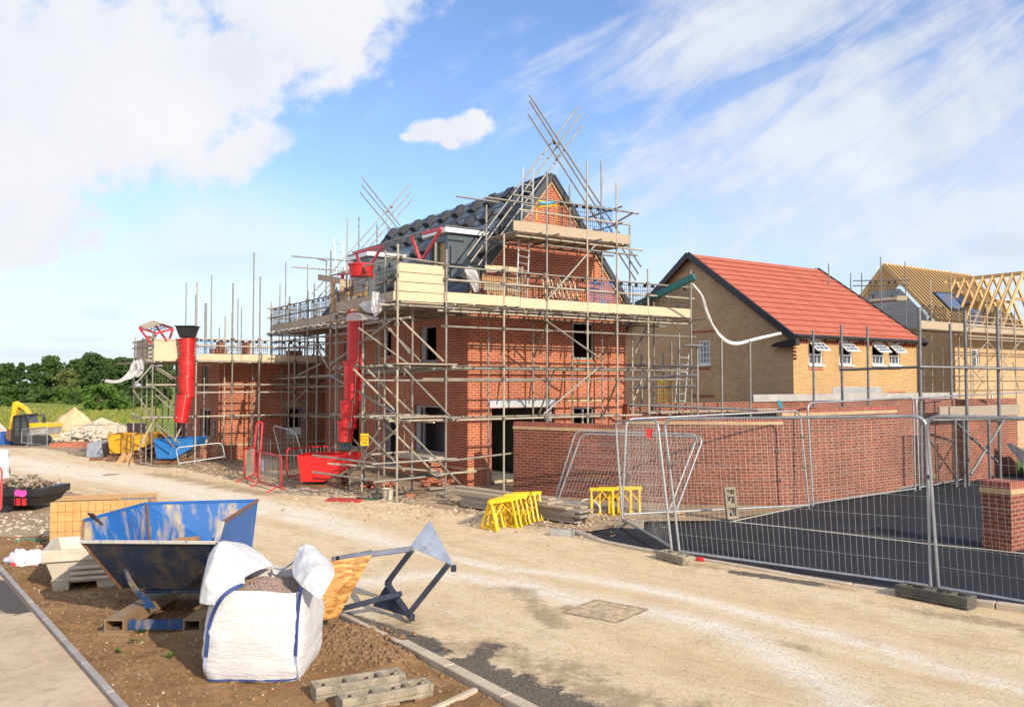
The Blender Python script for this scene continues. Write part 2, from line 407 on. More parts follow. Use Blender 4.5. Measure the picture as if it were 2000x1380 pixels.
so = bpy.data.objects.new('sun', sl); COL.objects.link(so); so.rotation_euler = SUN.to_track_quat('Z', 'Y').to_euler()
cd = bpy.data.cameras.new('camera'); cam = bpy.data.objects.new('camera', cd); COL.objects.link(cam)
cam.location = (0, 0, H); cam.rotation_euler = (R(90) + PIT, 0, 0); cd.sensor_width = 36; cd.lens = 36 * F / 2000; cd.clip_end = 3000; cd.clip_start = .1
sc.camera = cam
sc.view_settings.view_transform = 'Standard'; sc.view_settings.look = 'None'; sc.view_settings.exposure = 0.36; sc.view_settings.gamma = 1
# ------------------------------------------------------------------ ground, road, path, soil, tarmac
def interp(pl, t):
    """point at fraction t of a polyline"""
    ls = [(pl[i + 1] - pl[i]).length for i in range(len(pl) - 1)]; tot = sum(ls); d = t * tot
    for i, l in enumerate(ls):
        if d <= l or i == len(ls) - 1: return pl[i].lerp(pl[i + 1], min(1, d / l))
        d -= l
def smooth_pl(pl, it=2):
    for _ in range(it):
        q = [pl[0]]
        for a, b in zip(pl, pl[1:]): q += [a.lerp(b, .25), a.lerp(b, .75)]
        pl = q + [pl[-1]]
    return pl
def groundmat():
    m, nt, b, L = newmat('site_dirt'); v = coord(nt)
    n1 = nz(nt, v, .35, 8, .65); n2 = nz(nt, v, 3.5, 10, .7); n3 = nz(nt, v, 28, 8, .75)
    c = ramp(nt, n1, [(.3, (.25, .175, .115)), (.5, (.35, .255, .17)), (.7, (.47, .36, .245))])
    c = mix(nt, ramp(nt, n2, [(.42, (0, 0, 0)), (.68, (.8,) * 3)]), c, (.26, .185, .12))
    c = mix(nt, ramp(nt, n3, [(.56, (0, 0, 0)), (.7, (.7,) * 3)]), c, (.62, .53, .42))
    # meadow beyond the site
    at = nt.nodes.new('ShaderNodeAttribute'); at.attribute_name = 'meadow'
    gr = ramp(nt, nz(nt, coord(nt, 'Object', (.25, 1, 1)), .12, 8, .7), [(.3, (.10, .17, .022)), (.5, (.20, .25, .04)), (.72, (.36, .33, .085))])
    gr = mix(nt, ramp(nt, nz(nt, v, 2.5, 6, .8), [(.35, (0, 0, 0)), (.75, (.5,) * 3)]), gr, (.10, .15, .03))
    c = mix(nt, at.outputs['Fac'], c, gr)
    L.new(c, b.inputs['Base Color']); b.inputs['Roughness'].default_value = .95; b.inputs['Specular IOR Level'].default_value = .15
    bump(nt, b, mth(nt, 'ADD', n3, mth(nt, 'MULTIPLY', n2, 1.5)), .6, .02); return m
def make_ground():
    xs = [-900, -500, -300, -200, -140] + [-110 + 5 * i for i in range(45)] + [140, 220, 400, 900]
    ys = [-60, -20] + [0 + 2.5 * i for i in range(50)] + [130, 140, 155, 175, 200, 260, 360, 520, 800, 1400]
    mb = MB(); nx = len(xs)
    mb.add([(x, y, gz(x, y)) for y in ys for x in xs], [(j * nx + i, j * nx + i + 1, (j + 1) * nx + i + 1, (j + 1) * nx + i) for j in range(len(ys) - 1) for i in range(nx - 1)])
    o = mb.build('ground', groundmat(), smooth=True); struct(o)
    a = o.data.attributes.new('meadow', 'FLOAT', 'POINT')
    for i, p in enumerate(mb.v):
        e = sstep(64, 74, p.y + .05 * p.x) if p.x < 10 else sstep(52, 60, p.y)
        a.data[i].value = e
    return o
make_ground()
far_px = [(2300, 1245), (2000, 1196), (1880, 1180), (1720, 1152), (1560, 1127), (1400, 1098), (1320, 1082), (1200, 1062), (1115, 1040), (1060, 1030), (980, 1016), (860, 994), (740, 976), (600, 962), (500, 945), (400, 922), (250, 905), (120, 886), (0, 870), (-160, 858), (-400, 848)]
near_px = [(2300, 1900), (1700, 1800), (1300, 1560), (1130, 1440), (990, 1372), (925, 1342), (860, 1306), (780, 1256), (700, 1222), (648, 1200), (560, 1150), (470, 1090), (390, 1030), (320, 992), (230, 982), (130, 960), (60, 938), (0, 922), (-200, 900), (-500, 885), (-700, 872)]
farP = smooth_pl([G(*p) for p in far_px], 1); nearP = smooth_pl([G(*p) for p in near_px], 1)
def roadmat():
    m, nt, b, L = newmat('dusty_road'); uv = coord(nt, 'UV'); v = coord(nt)
    sp = nt.nodes.new('ShaderNodeSeparateXYZ'); L.new(uv, sp.inputs[0])
    def str_(sx, sy, scale, det=8):
        mp = nt.nodes.new('ShaderNodeMapping'); L.new(uv, mp.inputs[0]); mp.inputs['Scale'].default_value = (sx, sy, 1)
        return nz(nt, mp.outputs[0], scale, det, .62, .3)
    s1 = str_(.05, 1.0, 1.3); s2 = str_(.25, 2.5, 1.6); n2 = nz(nt, v, 1.4, 10, .7); n3 = nz(nt, v, 34, 8, .75); n4 = nz(nt, v, 130, 4, .8)
    c = ramp(nt, s1, [(.3, (.66, .47, .265)), (.5, (.77, .59, .36)), (.7, (.82, .68, .47))])
    c = mix(nt, ramp(nt, s2, [(.5, (0, 0, 0)), (.72, (.75,) * 3)]), c, (.84, .74, .58))
    c = mix(nt, ramp(nt, n2, [(.50, (0, 0, 0)), (.70, (.7,) * 3)]), c, (.50, .345, .19))
    n5 = nz(nt, v, 5.5, 10, .75); c = mix(nt, ramp(nt, n5, [(.52, (0, 0, 0)), (.70, (.6,) * 3)]), c, (.43, .30, .175))
    # two pale wheel tracks and a grey dusting where lorries turn
    at = nt.nodes.new('ShaderNodeAttribute'); at.attribute_name = 'track'
    trk = mth(nt, 'MULTIPLY', at.outputs['Fac'], ramp(nt, n5, [(.34, (.15,) * 3), (.56, (1.25,) * 3)]), clamp=True)
    trk = mth(nt, 'MULTIPLY', trk, ramp(nt, str_(.4, 6, 2.0), [(.3, (.35,) * 3), (.7, (1,) * 3)]), clamp=True)
    c = mix(nt, trk, c, (.92, .88, .80))
    mu = nt.nodes.new('ShaderNodeAttribute'); mu.attribute_name = 'mud'
    mk = ramp(nt, mth(nt, 'ADD', mu.outputs['Fac'], mth(nt, 'ADD', mth(nt, 'MULTIPLY_ADD', n5, 1.7, -.85), mth(nt, 'MULTIPLY_ADD', n2, 1.5, -.75))), [(.38, (0, 0, 0)), (.78, (.85,) * 3)])
    c = mix(nt, mk, c, mix(nt, n3, (.22, .15, .085), (.52, .385, .24)))
    ta = nt.nodes.new('ShaderNodeAttribute'); ta.attribute_name = 'tar'
    tk = ramp(nt, mth(nt, 'ADD', ta.outputs['Fac'], mth(nt, 'MULTIPLY_ADD', n5, 1.5, -.75)), [(.42, (0, 0, 0)), (.60, (1,) * 3)])
    tk2 = mth(nt, 'MULTIPLY', tk, ramp(nt, n3, [(.25, (.5,) * 3), (.5, (1,) * 3)]))
    c = mix(nt, tk2, c, (.05, .048, .048))
    c = mix(nt, ramp(nt, n3, [(.50, (0, 0, 0)), (.68, (.75,) * 3)]), c, (.30, .205, .12))
    c = mix(nt, ramp(nt, n4, [(.55, (0, 0, 0)), (.66, (.8,) * 3)]), c, (.84, .76, .64))
    c = mix(nt, ramp(nt, nz(nt, v, 210, 3, .8), [(.56, (0, 0, 0)), (.66, (.7,) * 3)]), c, (.25, .18, .11))
    L.new(c, b.inputs['Base Color']); b.inputs['Roughness'].default_value = .92; b.inputs['Specular IOR Level'].default_value = .2
    bump(nt, b, mth(nt, 'ADD', mth(nt, 'MULTIPLY', n3, .6), mth(nt, 'ADD', n4, mth(nt, 'MULTIPLY', n5, 1.5))), .8, .018); return m
TRACKS = [[(700, 1140), (850, 1120), (1000, 1140), (1130, 1172), (1300, 1200), (1420, 1230), (1500, 1270), (1600, 1330), (1690, 1400)],
          [(560, 1010), (760, 1060), (950, 1105), (1150, 1130), (1330, 1165), (1500, 1210), (1700, 1260), (2000, 1350)],
          [(0, 895), (200, 925), (420, 965), (600, 1005), (760, 1060)], [(60, 915), (300, 950), (520, 1000)]]
TW = [.26, .17, .35, .3]
MUDS = [((930, 1262), (1120, 1320), .42), ((1060, 1320), (1330, 1400), .5), ((1760, 1188), (2050, 1235), .28), ((1010, 1150), (1090, 1225), .22), ((1100, 1188), (1150, 1178), .14), ((1540, 1258), (1600, 1275), .14), ((760, 1215), (900, 1290), .3), ((300, 925), (520, 965), .5), ((1340, 1100), (1640, 1150), .16)]
TARS = [((660, 1205), (740, 1232), .22), ((730, 1222), (840, 1258), .14), ((890, 1305), (1020, 1355), .36), ((980, 1350), (1180, 1450), .5), ((1440, 1118), (1600, 1142), .14), ((920, 1290), (960, 1260), .12)]
def segd(p, a, b):
    ab = b - a; t = max(0, min(1, (p - a).dot(ab) / max(1e-9, ab.dot(ab)))); return (p - a - ab * t).length
def make_road():
    NS, NW = 420, 60; mb = MB(); trk = [[G(*p).xy for p in t] for t in TRACKS]; tar = [(G(*a).xy, G(*b).xy, w_) for a, b, w_ in TARS]
    info = []
    for i in range(NS + 1):
        t = i / NS; t = t * .45 if False else t
        a, b = interp(farP, t), interp(nearP, t)
        for j in range(NW + 1):
            s = j / NW; p = a.lerp(b, s)
            if j in (0, NW):
                k = .16 if j == 0 and p.y > 15.5 or j == NW and p.y > 10.5 else .015
                dirv = (b - a).normalized(); p = p + dirv * k * (noise.noise(p * .9) * 2 + noise.noise(p * 4.1)) * max(1, p.y / 16)
            mb.v.append(V3(p.x, p.y, gz(p.x, p.y) + .006 + .01 * noise.noise(p * .8) * math.sin(math.pi * s)))
            info.append((t * 90, s * (b - a).length))
    for i in range(NS):
        for j in range(NW):
            q = i * (NW + 1) + j; mb.f.append((q, q + NW + 1, q + NW + 2, q + 1))
    o = mb.build('road', roadmat(), smooth=True, uv=lambda vi, p: info[vi]); struct(o)
    mud = [(G(*a).xy, G(*b).xy, w_) for a, b, w_ in MUDS]; mu = o.data.attributes.new('mud', 'FLOAT', 'POINT')
    for i, p in enumerate(mb.v): mu.data[i].value = .75 * max(math.exp(-(segd(p.xy, x, y) / w_) ** 2) for x, y, w_ in mud)
    at, ta = o.data.attributes.new('track', 'FLOAT', 'POINT'), o.data.attributes.new('tar', 'FLOAT', 'POINT')
    for i, p in enumerate(mb.v):
        q = p.xy
        at.data[i].value = max(math.exp(-(min(segd(q, x, y) for x, y in zip(t, t[1:])) / (w_ * max(1, p.y / 13))) ** 2) for t, w_ in zip(trk, TW))
        ta.data[i].value = max(math.exp(-(segd(q, x, y) / w_) ** 2 * .8) for x, y, w_ in tar)
make_road()
# near footway (lower left) and the soil bed between its edging and the road kerb
e0, e1 = G(-60, 1050), G(228, 1384); ed = (e1 - e0).normalized(); e1 = e1 + ed * 1.6; en = V3(ed.y, -ed.x, 0)
en = en if en.x < 0 else -en
k_px = [(640, 1196), (700, 1226), (775, 1264), (830, 1294), (905, 1334), (985, 1378), (1120, 1450)]
kerbP = [G(*p) for p in k_px]
def pathmat():
    m, nt, b, L = newmat('footway_surface'); v = coord(nt)
    n1 = nz(nt, v, 1.1, 8, .7); n3 = nz(nt, v, 45, 8, .8); n2 = nz(nt, v, 7, 8, .7)
    c = ramp(nt, n1, [(.3, (.40, .285, .185)), (.6, (.55, .42, .295)), (.8, (.52, .40, .31))])
    c = mix(nt, ramp(nt, n2, [(.5, (0, 0, 0)), (.72, (.55,) * 3)]), c, (.22, .18, .155))
    c = mix(nt, ramp(nt, n3, [(.52, (0, 0, 0)), (.7, (.6,) * 3)]), c, (.27, .21, .17))
    at = nt.nodes.new('ShaderNodeAttribute'); at.attribute_name = 'tar'
    c = mix(nt, ramp(nt, mth(nt, 'ADD', at.outputs['Fac'], mth(nt, 'MULTIPLY_ADD', n2, .8, -.4)), [(.4, (0, 0, 0)), (.55, (1,) * 3)]), c, (.07, .06, .058))
    L.new(c, b.inputs['Base Color']); b.inputs['Roughness'].default_value = .92; bump(nt, b, n3, .5, .008); return m
def make_path():
    mb = MB(); A = e0 + en * .02; B = e1 + en * .02
    mb.grid(lambda s, t: (A.lerp(B, t) + en * (s * 4.0)) + V3(0, 0, .012), 30, 60)
    o = mb.build('path', pathmat(), smooth=True); struct(o)
    at = o.data.attributes.new('tar', 'FLOAT', 'POINT'); a, b = G(-30, 1140).xy, G(45, 1190).xy
    for i, p in enumerate(mb.v): at.data[i].value = math.exp(-(segd(p.xy, a, b) / .28) ** 2)
make_path()
def kerb_run(name, pl, w_, h, mat, L_=.9, top=None, sink=.05, side=1, bev=.012):
    """a row of kerb stones along a polyline, each with a joint"""
    mb = MB(); tot = sum((b - a).length for a, b in zip(pl, pl[1:])); n = max(1, round(tot / L_))
    for i in range(n):
        a, b = interp(pl, i / n), interp(pl, (i + 1) / n); d = (b - a).normalized(); g_ = .006
        a, b = a + d * g_, b - d * g_; nn = V3(-d.y, d.x, 0) * side
        za, zb = (h(i / n), h((i + 1) / n)) if callable(h) else (h, h)
        za += random.uniform(-.004, .004)
        lo = V3(0, 0, -sink)
        mb.hexa([a + lo, b + lo, b + nn * w_ + lo, a + nn * w_ + lo], [a + V3(0, 0, za), b + V3(0, 0, zb), b + nn * w_ + V3(0, 0, zb), a + nn * w_ + V3(0, 0, za)])
    o = mb.build(name, mat, bevel=bev, seg=2); struct(o); return o
MT['kerb'] = M('kerb_concrete', (.50, .42, .32), (.38, .31, .235), 3, .9, bmp=.3, bs=40, spots=[(5, (.30, .23, .16), .55, .8)])
MT['kerbg'] = M('grey_edging', (.36, .33, .315), (.26, .235, .22), 3, .9, bmp=.3, bs=40)
kerb_run('kerb_edging', [e0, e1], .065, .05, MT['kerbg'], .95, side=-1 if V3(-ed.y, ed.x, 0).dot(en) > 0 else 1)
kerb_run('kerb_soil', [G(*p) for p in [(640, 1196), (700, 1226), (775, 1264)]], .07, .06, MT['kerb'], .9, side=1)
kerb_run('kerb_road', [G(*p) for p in [(775, 1264), (830, 1294), (905, 1334), (985, 1378), (1120, 1450)]], .125, .07, MT['kerb'], .9, side=1)
kerb_run('kerb_return', [G(925, 1352), G(820, 1400)], .06, .05, MT['kerb'], .6, side=1)
fk = [G(*p) for p in [(1120, 1044), (1200, 1066), (1320, 1086), (1400, 1100), (1560, 1129), (1720, 1154), (1880, 1182), (2000, 1198), (2300, 1247)]]
kerb_run('kerb_drive', fk, .125, lambda t: .03 + .08 * sstep(.62, .9, t) + .05 * (1 - sstep(0, .06, t)), MT['kerb'], .9, side=1)
def soilmat():
    m, nt, b, L = newmat('brown_soil'); v = coord(nt)
    n1 = nz(nt, v, 1.6, 10, .7); n3 = nz(nt, v, 22, 8, .75); n4 = nz(nt, v, 90, 4, .8)
    c = ramp(nt, n1, [(.3, (.17, .095, .045)), (.5, (.27, .155, .075)), (.72, (.37, .235, .125))])
    c = mix(nt, ramp(nt, n3, [(.5, (0, 0, 0)), (.72, (.6,) * 3)]), c, (.14, .08, .04))
    c = mix(nt, ramp(nt, n4, [(.64, (0, 0, 0)), (.74, (.6,) * 3)]), c, (.48, .40, .30))
    L.new(c, b.inputs['Base Color']); b.inputs['Roughness'].default_value = .97; b.inputs['Specular IOR Level'].default_value = .1
    bump(nt, b, mth(nt, 'ADD', n3, n4), .7, .015); return m
MT['soil'] = soilmat()
def soil_z(x, y):
    p = V3(x, y, 0); z = .014 + .022 * noise.noise(p * 1.1) + .022 * noise.noise(p * 3.7) + .018 * noise.noise(p * 9) + .012 * noise.noise(p * 21)
    m = .055 * math.exp(-(segd(p.xy, G(690, 1240).xy, G(760, 1290).xy) / .30) ** 2)          # spoil thrown up along the kerb
    return max(.005, z + m * (1 + .7 * noise.noise(p * 7) + .5 * noise.noise(p * 16)))
bedA = [G(-60, 1050), G(60, 1178), G(150, 1290), G(228, 1384), G(330, 1505)]
bedB = [G(330, 1040), G(470, 1100), G(560, 1150), G(640, 1200), G(700, 1230), G(775, 1268), G(830, 1299), G(905, 1340), G(985, 1384), G(1120, 1456)]
def make_soil():
    mb = MB()
    def f(s, t):
        a, b = interp(bedA, t), interp(bedB, t); p = a.lerp(b, s)
        return V3(p.x, p.y, soil_z(p.x, p.y))
    mb.grid(f, 220, 260); o = mb.build('soil_bed', MT['soil'], smooth=True); struct(o)
make_soil()
MT['clod'] = M('soil_clod', (.25, .15, .08), (.15, .088, .045), 9, .97, bmp=.5, bs=40)
MT['stone'] = M('pale_stone', (.58, .50, .40), (.40, .33, .25), 7, .9, bmp=.3, bs=30)
MT['stoneb'] = M('brown_stone', (.40, .29, .19), (.26, .18, .11), 7, .92, bmp=.3, bs=30)
def scatter(name, label, mat, n, fn, r0, r1, cat='debris', sq=1.0, pw=3):
    mb = MB()
    for _ in range(n):
        p = fn()
        if p is None: continue
        r = r0 + (r1 - r0) * random.random() ** pw; mb.rock(p, r, sq)
    o = mb.build(name, mat); stuff(o, label, cat); return o
def in_bed():
    t, s = random.random() ** 1.0, random.random(); p = interp(bedA, t).lerp(interp(bedB, t), s); return V3(p.x, p.y, soil_z(p.x, p.y))
def near_seg(a, b, sd):
    a, b = G(*a), G(*b)
    def f():
        p = a.lerp(b, random.random()) + V3(random.gauss(0, sd), random.gauss(0, sd), 0)
        return V3(p.x, p.y, gz(p.x, p.y) + .003)
    return f
def clod_spot():
    p = G(690, 1238).lerp(G(770, 1292), random.random()) + V3(random.gauss(-.12, .22), random.gauss(0, .16), 0)
    if any((p - a).length < .16 for a in kerbP): return None
    return V3(p.x, p.y, soil_z(p.x, p.y))
scatter('soil_clods', 'brown soil clods strewn over the bare planting bed', MT['clod'], 9000, in_bed, .004, .034, sq=.8, pw=5)
scatter('soil_heap', 'crumbly brown soil heaped against the kerb behind the white bag', MT['clod'], 2600, clod_spot, .006, .040, sq=.9, pw=3)
scatter('soil_pebbles', 'small pale stones lying in the brown soil bed', MT['stone'], 900, in_bed, .003, .018, sq=.7, pw=3)
def verge():
    f_ = random.choice([((560, 975), (1000, 1020), .5), ((640, 965), (900, 1000), .8), ((900, 985), (1200, 1045), .6), ((1180, 1010), (1060, 1020), .5), ((250, 895), (560, 945), .8), ((400, 905), (640, 950), .9)])
    return near_seg(*f_)()
scatter('verge_rubble', 'stones and broken bits littering the dirt verge below the scaffold', MT['stoneb'], 2600, verge, .008, .075, sq=.7, pw=5)
scatter('verge_stones', 'pale stones littering the dirt verge below the scaffold', MT['stone'], 900, verge, .008, .06, sq=.7, pw=5)
scatter('road_gravel', 'loose gravel gathered round the fence block at the road edge', MT['stoneb'], 500, lambda: (near_seg((1290, 1092), (1400, 1112), .16))(), .004, .018, sq=.7)
def left_gravel():
    return near_seg((-60, 1010), (230, 1060), .9)()
scatter('left_gravel', 'pale gravel strip between the black skip and the tan pavers', MT['stone'], 1500, left_gravel, .006, .05, sq=.6, pw=4)
def road_grit():
    t, s = random.random() * .6, random.random(); p = interp(farP, t).lerp(interp(nearP, t), s); return V3(p.x, p.y, .008)
scatter('road_grit', 'small grit and pebbles scattered over the dusty road', MT['stoneb'], 5000, road_grit, .002, .012, sq=.6, pw=4)
# tarmac drive with its pale edging lines
def tarmat():
    m, nt, b, L = newmat('new_tarmac'); v = coord(nt)
    n1 = nz(nt, v, .8, 8, .65); n3 = nz(nt, v, 60, 6, .8); n2 = nz(nt, coord(nt, 'Object', (2.2, 1, 1)), 2.2, 8, .7)
    c = ramp(nt, n1, [(.3, (.015, .016, .020)), (.7, (.027, .029, .035))])
    c = mix(nt, ramp(nt, n3, [(.5, (0, 0, 0)), (.7, (.5,) * 3)]), c, (.045, .046, .05))
    c = mix(nt, ramp(nt, n2, [(.62, (0, 0, 0)), (.78, (.3,) * 3)]), c, (.24, .22, .19))
    L.new(c, b.inputs['Base Color']); b.inputs['Roughness'].default_value = .85; b.inputs['Specular IOR Level'].default_value = .2; bump(nt, b, n3, .6, .008); return m
MT['tar'] = tarmat()
tp = [fk_ + V3(0, 0, 0) for fk_ in fk]
mb = MB()
tb = [G(*p) for p in [(1165, 1040), (1240, 1022), (1330, 1012), (1420, 1020), (1500, 1004), (1650, 976), (1760, 955), (1880, 928), (2000, 900), (2300, 870)]]
ta_ = [interp(tp, t) + V3(0, .1, 0) for t in [0, .06, .14, .22, .35, .5, .62, .75, .85, 1]]
mb.grid(lambda s, t: (lambda a, b: V3(a.x + (b.x - a.x) * t, a.y + (b.y - a.y) * t, .022))(interp(ta_, s), interp(tb, s)), 40, 20)
struct(mb.build('tarmac', MT['tar'], smooth=True))
mb = MB()
for pl in ([(1425, 1020), (1530, 1031), (1660, 1046), (1800, 1063), (1932, 1076), (2150, 1100)], [(1425, 1021), (1560, 992), (1760, 955), (1880, 930), (2010, 902)]):
    q = [G(*p) for p in pl]
    for a, b in zip(q, q[1:]): mb.bar(a + V3(0, 0, .02), b + V3(0, 0, .02), .05, .02)
struct(mb.build('kerb_line', MT['conc_pale']))
# drain grate and manhole cover in the road
def flat_frame(t, c, ax, ay, z, n, mat, name, bar):
    mb = MB(); X, Y = ax.normalized(), ay.normalized()
    for s in (-1, 1):
        mb.bar(c + ax * s + V3(0, 0, z) - ay, c + ax * s + V3(0, 0, z) + ay, .03, .02); mb.bar(c + ay * s + V3(0, 0, z) - ax * .96, c + ay * s + V3(0, 0, z) + ax * .96, .03, .02)
    mb.build('frame', mat, t)
MT['iron'] = M('cast_iron', (.13, .125, .12), (.08, .075, .07), 8, .6, .5, spots=[(6, (.34, .25, .16), .5, .7)])
c = G(838, 1275); ax, ay = (G(866, 1285) - G(812, 1266)) * .5, (G(872, 1273) - G(806, 1277)) * .33
ax = V3(ax.x, ax.y, 0); ay = V3(-ax.y, ax.x, 0).normalized() * .17; ax = ax.normalized() * .17
t = thing('drain_grate', 'cast iron slotted drain grate in the road against the kerb', 'drain', c)
flat_frame(t, c, ax, ay, .012, 7, MT['iron'], 'drain', 1)
mb = MB()
for i in range(8): 
    k = -1 + 2 * (i + .5) / 8; mb.bar(c + ax * k - ay * .93 + V3(0, 0, .012), c + ax * k + ay * .93 + V3(0, 0, .012), .018, .016)
mb.build('grate_bars', MT['iron'], t)
mb = MB(); mb.box(c + V3(0, 0, .007), ax * .97, ay * .97, V3(0, 0, .002)); mb.build('sump', MT['black'], t)
c = G(1183, 1194); ax = G(1262, 1200) - G(1135, 1176); ax = V3(ax.x, ax.y, 0).normalized() * .36; ay = V3(-ax.y, ax.x, 0).normalized() * .36
MT['iron'] = M('dusty_cast_iron', (.34, .26, .175), (.15, .125, .10), 9, .85)
t = thing('manhole_cover', 'square iron manhole cover with studded top, half buried in road dust', 'manhole cover', c)
flat_frame(t, c, ax, ay, .006, 7, MT['iron'], 'cover', 1)
mb = MB(); mb.box(c + V3(0, 0, .009), ax * .95, ay * .95, V3(0, 0, .006))
for i in range(9):
    for j in range(9): mb.box(c + ax * (-.8 + .2 * i) + ay * (-.8 + .2 * j) + V3(0, 0, .017), ax.normalized() * .012, ay.normalized() * .012, V3(0, 0, .004))
mb.build('plate', M('dusty_iron', (.56, .42, .27), (.26, .20, .14), 9, .9), t)
# ------------------------------------------------------------------ houses
def wall(mb, fr, ulen, z0, z1, holes, depth=.10, u0=0.0, rev=None):
    """vertical wall given fr(s, d, z): s along, d outward; holes (s0,s1,z0,z1). Front skin plus reveals."""
    xs = sorted({u0, ulen} | {h[0] for h in holes} | {h[1] for h in holes}); zs = sorted({z0, z1} | {h[2] for h in holes} | {h[3] for h in holes})
    for a, b in zip(xs, xs[1:]):
        for c, d in zip(zs, zs[1:]):
            mx, mz = (a + b) / 2, (c + d) / 2
            if any(h[0] < mx < h[1] and h[2] < mz < h[3] for h in holes): continue
            mb.poly(fr(a, 0, c), fr(b, 0, c), fr(b, 0, d), fr(a, 0, d))
    for a, b, c, d in holes:
        for p, q in (((a, c), (a, d)), ((a, d), (b, d)), ((b, d), (b, c)), ((b, c), (a, c))):
            mb.poly(fr(p[0], 0, p[1]), fr(q[0], 0, q[1]), fr(q[0], -depth, q[1]), fr(p[0], -depth, p[1]))
def rect_frame(mb, fr, s0, s1, z0, z1, w_=.05, d0=-.10, d1=-.04):
    mid = (d0 + d1) / 2; t = abs(d1 - d0)
    def bx(a, b, c, d):
        mb.hexa([fr(a, d0, c), fr(b, d0, c), fr(b, d1, c), fr(a, d1, c)], [fr(a, d0, d), fr(b, d0, d), fr(b, d1, d), fr(a, d1, d)])
    bx(s0, s0 + w_, z0, z1); bx(s1 - w_, s1, z0, z1); bx(s0 + w_, s1 - w_, z0, z0 + w_); bx(s0 + w_, s1 - w_, z1 - w_, z1)
def fbox(mb, fr, s0, s1, d0, d1, z0, z1):
    mb.hexa([fr(s0, d0, z0), fr(s1, d0, z0), fr(s1, d1, z0), fr(s0, d1, z0)], [fr(s0, d0, z1), fr(s1, d0, z1), fr(s1, d1, z1), fr(s0, d1, z1)])
# ---- main house -------------------------------------------------------------
C0 = G(913, 950); C0.z = 0; W = frame(C0)
WU, LV = tcol(1222, C0, UX), 9.92
ZE, ZR = 5.05, 8.53; UM = 2.73; DZDU = (ZR - ZE) / (UM + .1)
def fU(px, py, v=0.0):
    p = onp(px, py, W(0, v), VX); q = p - C0; return q.dot(UX), p.z
def fV(px, py, u=0.0):
    p = onp(px, py, W(u, 0), UX); q = p - C0; return q.dot(VX), p.z
front = lambda s, d, z: W(s, -d, z)            # gable wall, outward = -V
side = lambda s, d, z: W(-d, s, z)             # left wall, outward = -U
house = thing('brick_house', 'half built orange brick house with dark tiled roof and steep gable inside scaffolding', 'house', C0)
def rectU(x0, x1, y0, y1):
    a, b = fU(x0, y1), fU(x1, y0); return (a[0], b[0], a[1], b[1])
def rectV(x0, x1, y0, y1):
    a, b = fV(x1, y1), fV(x0, y0); return (a[0], b[0], a[1], b[1])
ga = rectU(957, 1084, 797, 955); ga = (ga[0], ga[1], .0, fU(1020, 796)[1])
gw = rectU(1120, 1161, 794, 850); uw = rectU(1120, 1161, 630, 701)
fh = [ga, gw, uw]
lw = [rectV(810, 870, 790, 888), rectV(752, 773, 790, 915), rectV(667, 701, 790, 876), rectV(820, 852, 638, 706), rectV(748, 764, 645, 697), rectV(672, 684, 664, 712)]
lw[1] = (lw[1][0], lw[1][1], .15, lw[1][3])
mb = MB()
wall(mb, front, WU, -.4, ZE - .13, fh, .10)
wall(mb, side, LV, -.4, ZE - .13, lw, .10)
mb.poly(front(0, 0, ZE - .13), front(WU, 0, ZE - .13), front(UM, 0, ZR - .12))
mb.poly(W(WU, 0, -.4), W(WU, LV, -.4), W(WU, LV, ZE - .13), W(WU, 0, ZE - .13))
mb.poly(W(WU, LV, -.4), W(0, LV, -.4), W(0, LV, ZE - .13), W(WU, LV, ZE - .13)); mb.poly(W(WU, LV, ZE - .13), W(0, LV, ZE - .13), W(UM, LV, ZR - .12))
hw = mb.build('wall', MT['brick'], house)
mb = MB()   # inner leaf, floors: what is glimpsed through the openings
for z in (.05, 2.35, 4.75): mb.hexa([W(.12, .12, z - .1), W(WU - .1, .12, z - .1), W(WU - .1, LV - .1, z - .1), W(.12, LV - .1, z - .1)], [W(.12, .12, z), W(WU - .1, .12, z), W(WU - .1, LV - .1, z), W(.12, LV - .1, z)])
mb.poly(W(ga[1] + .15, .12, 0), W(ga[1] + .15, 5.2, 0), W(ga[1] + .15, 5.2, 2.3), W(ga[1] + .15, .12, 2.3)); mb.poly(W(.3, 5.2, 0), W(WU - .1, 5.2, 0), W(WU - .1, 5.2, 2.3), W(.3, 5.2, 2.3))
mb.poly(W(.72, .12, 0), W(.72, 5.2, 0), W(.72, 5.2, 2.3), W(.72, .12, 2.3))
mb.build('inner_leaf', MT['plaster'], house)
mb = MB(); a, b = fU(956.5, 796), fU(1085, 780); fbox(mb, front, a[0], b[0], 0, .014, a[1], b[1] + .02); mb.build('garage_lintel', MT['lintel'], house)
mb = MB(); a, b = fU(957, 797), fU(969, 797)
fbox(mb, front, ga[1] - .14, ga[1] - .02, -.34, -.12, .0, ga[3] - .02); mb.build('garage_door_post', M('grey_post', (.25, .25, .27)), house)
mb = MB()
for (x0, x1, y0, y1) in ((1108, 1173, 779.5, 784.5),): r = rectU(x0, x1, y0, y1); fbox(mb, front, r[0], r[1], 0, .02, r[2], r[2] + .075)
r = rectU(1118, 1163, 707, 711); fbox(mb, front, r[0], r[1], 0, .045, r[2], r[2] + .07)
r = rectU(913, 957, 914, 919); fbox(mb, front, .0, ga[0] - .0, 0, .012, r[2], r[2] + .075); fbox(mb, side, 0, LV, 0, .012, r[2], r[2] + .075)
mb.build('brick_band', MT['cream'], house)
mb = MB(); fbox(mb, front, ga[0] - .02, ga[0] + .05, -.11, .003, 0, ga[3]); mb.build('garage_reveal', MT['redtile_soldier'], house)
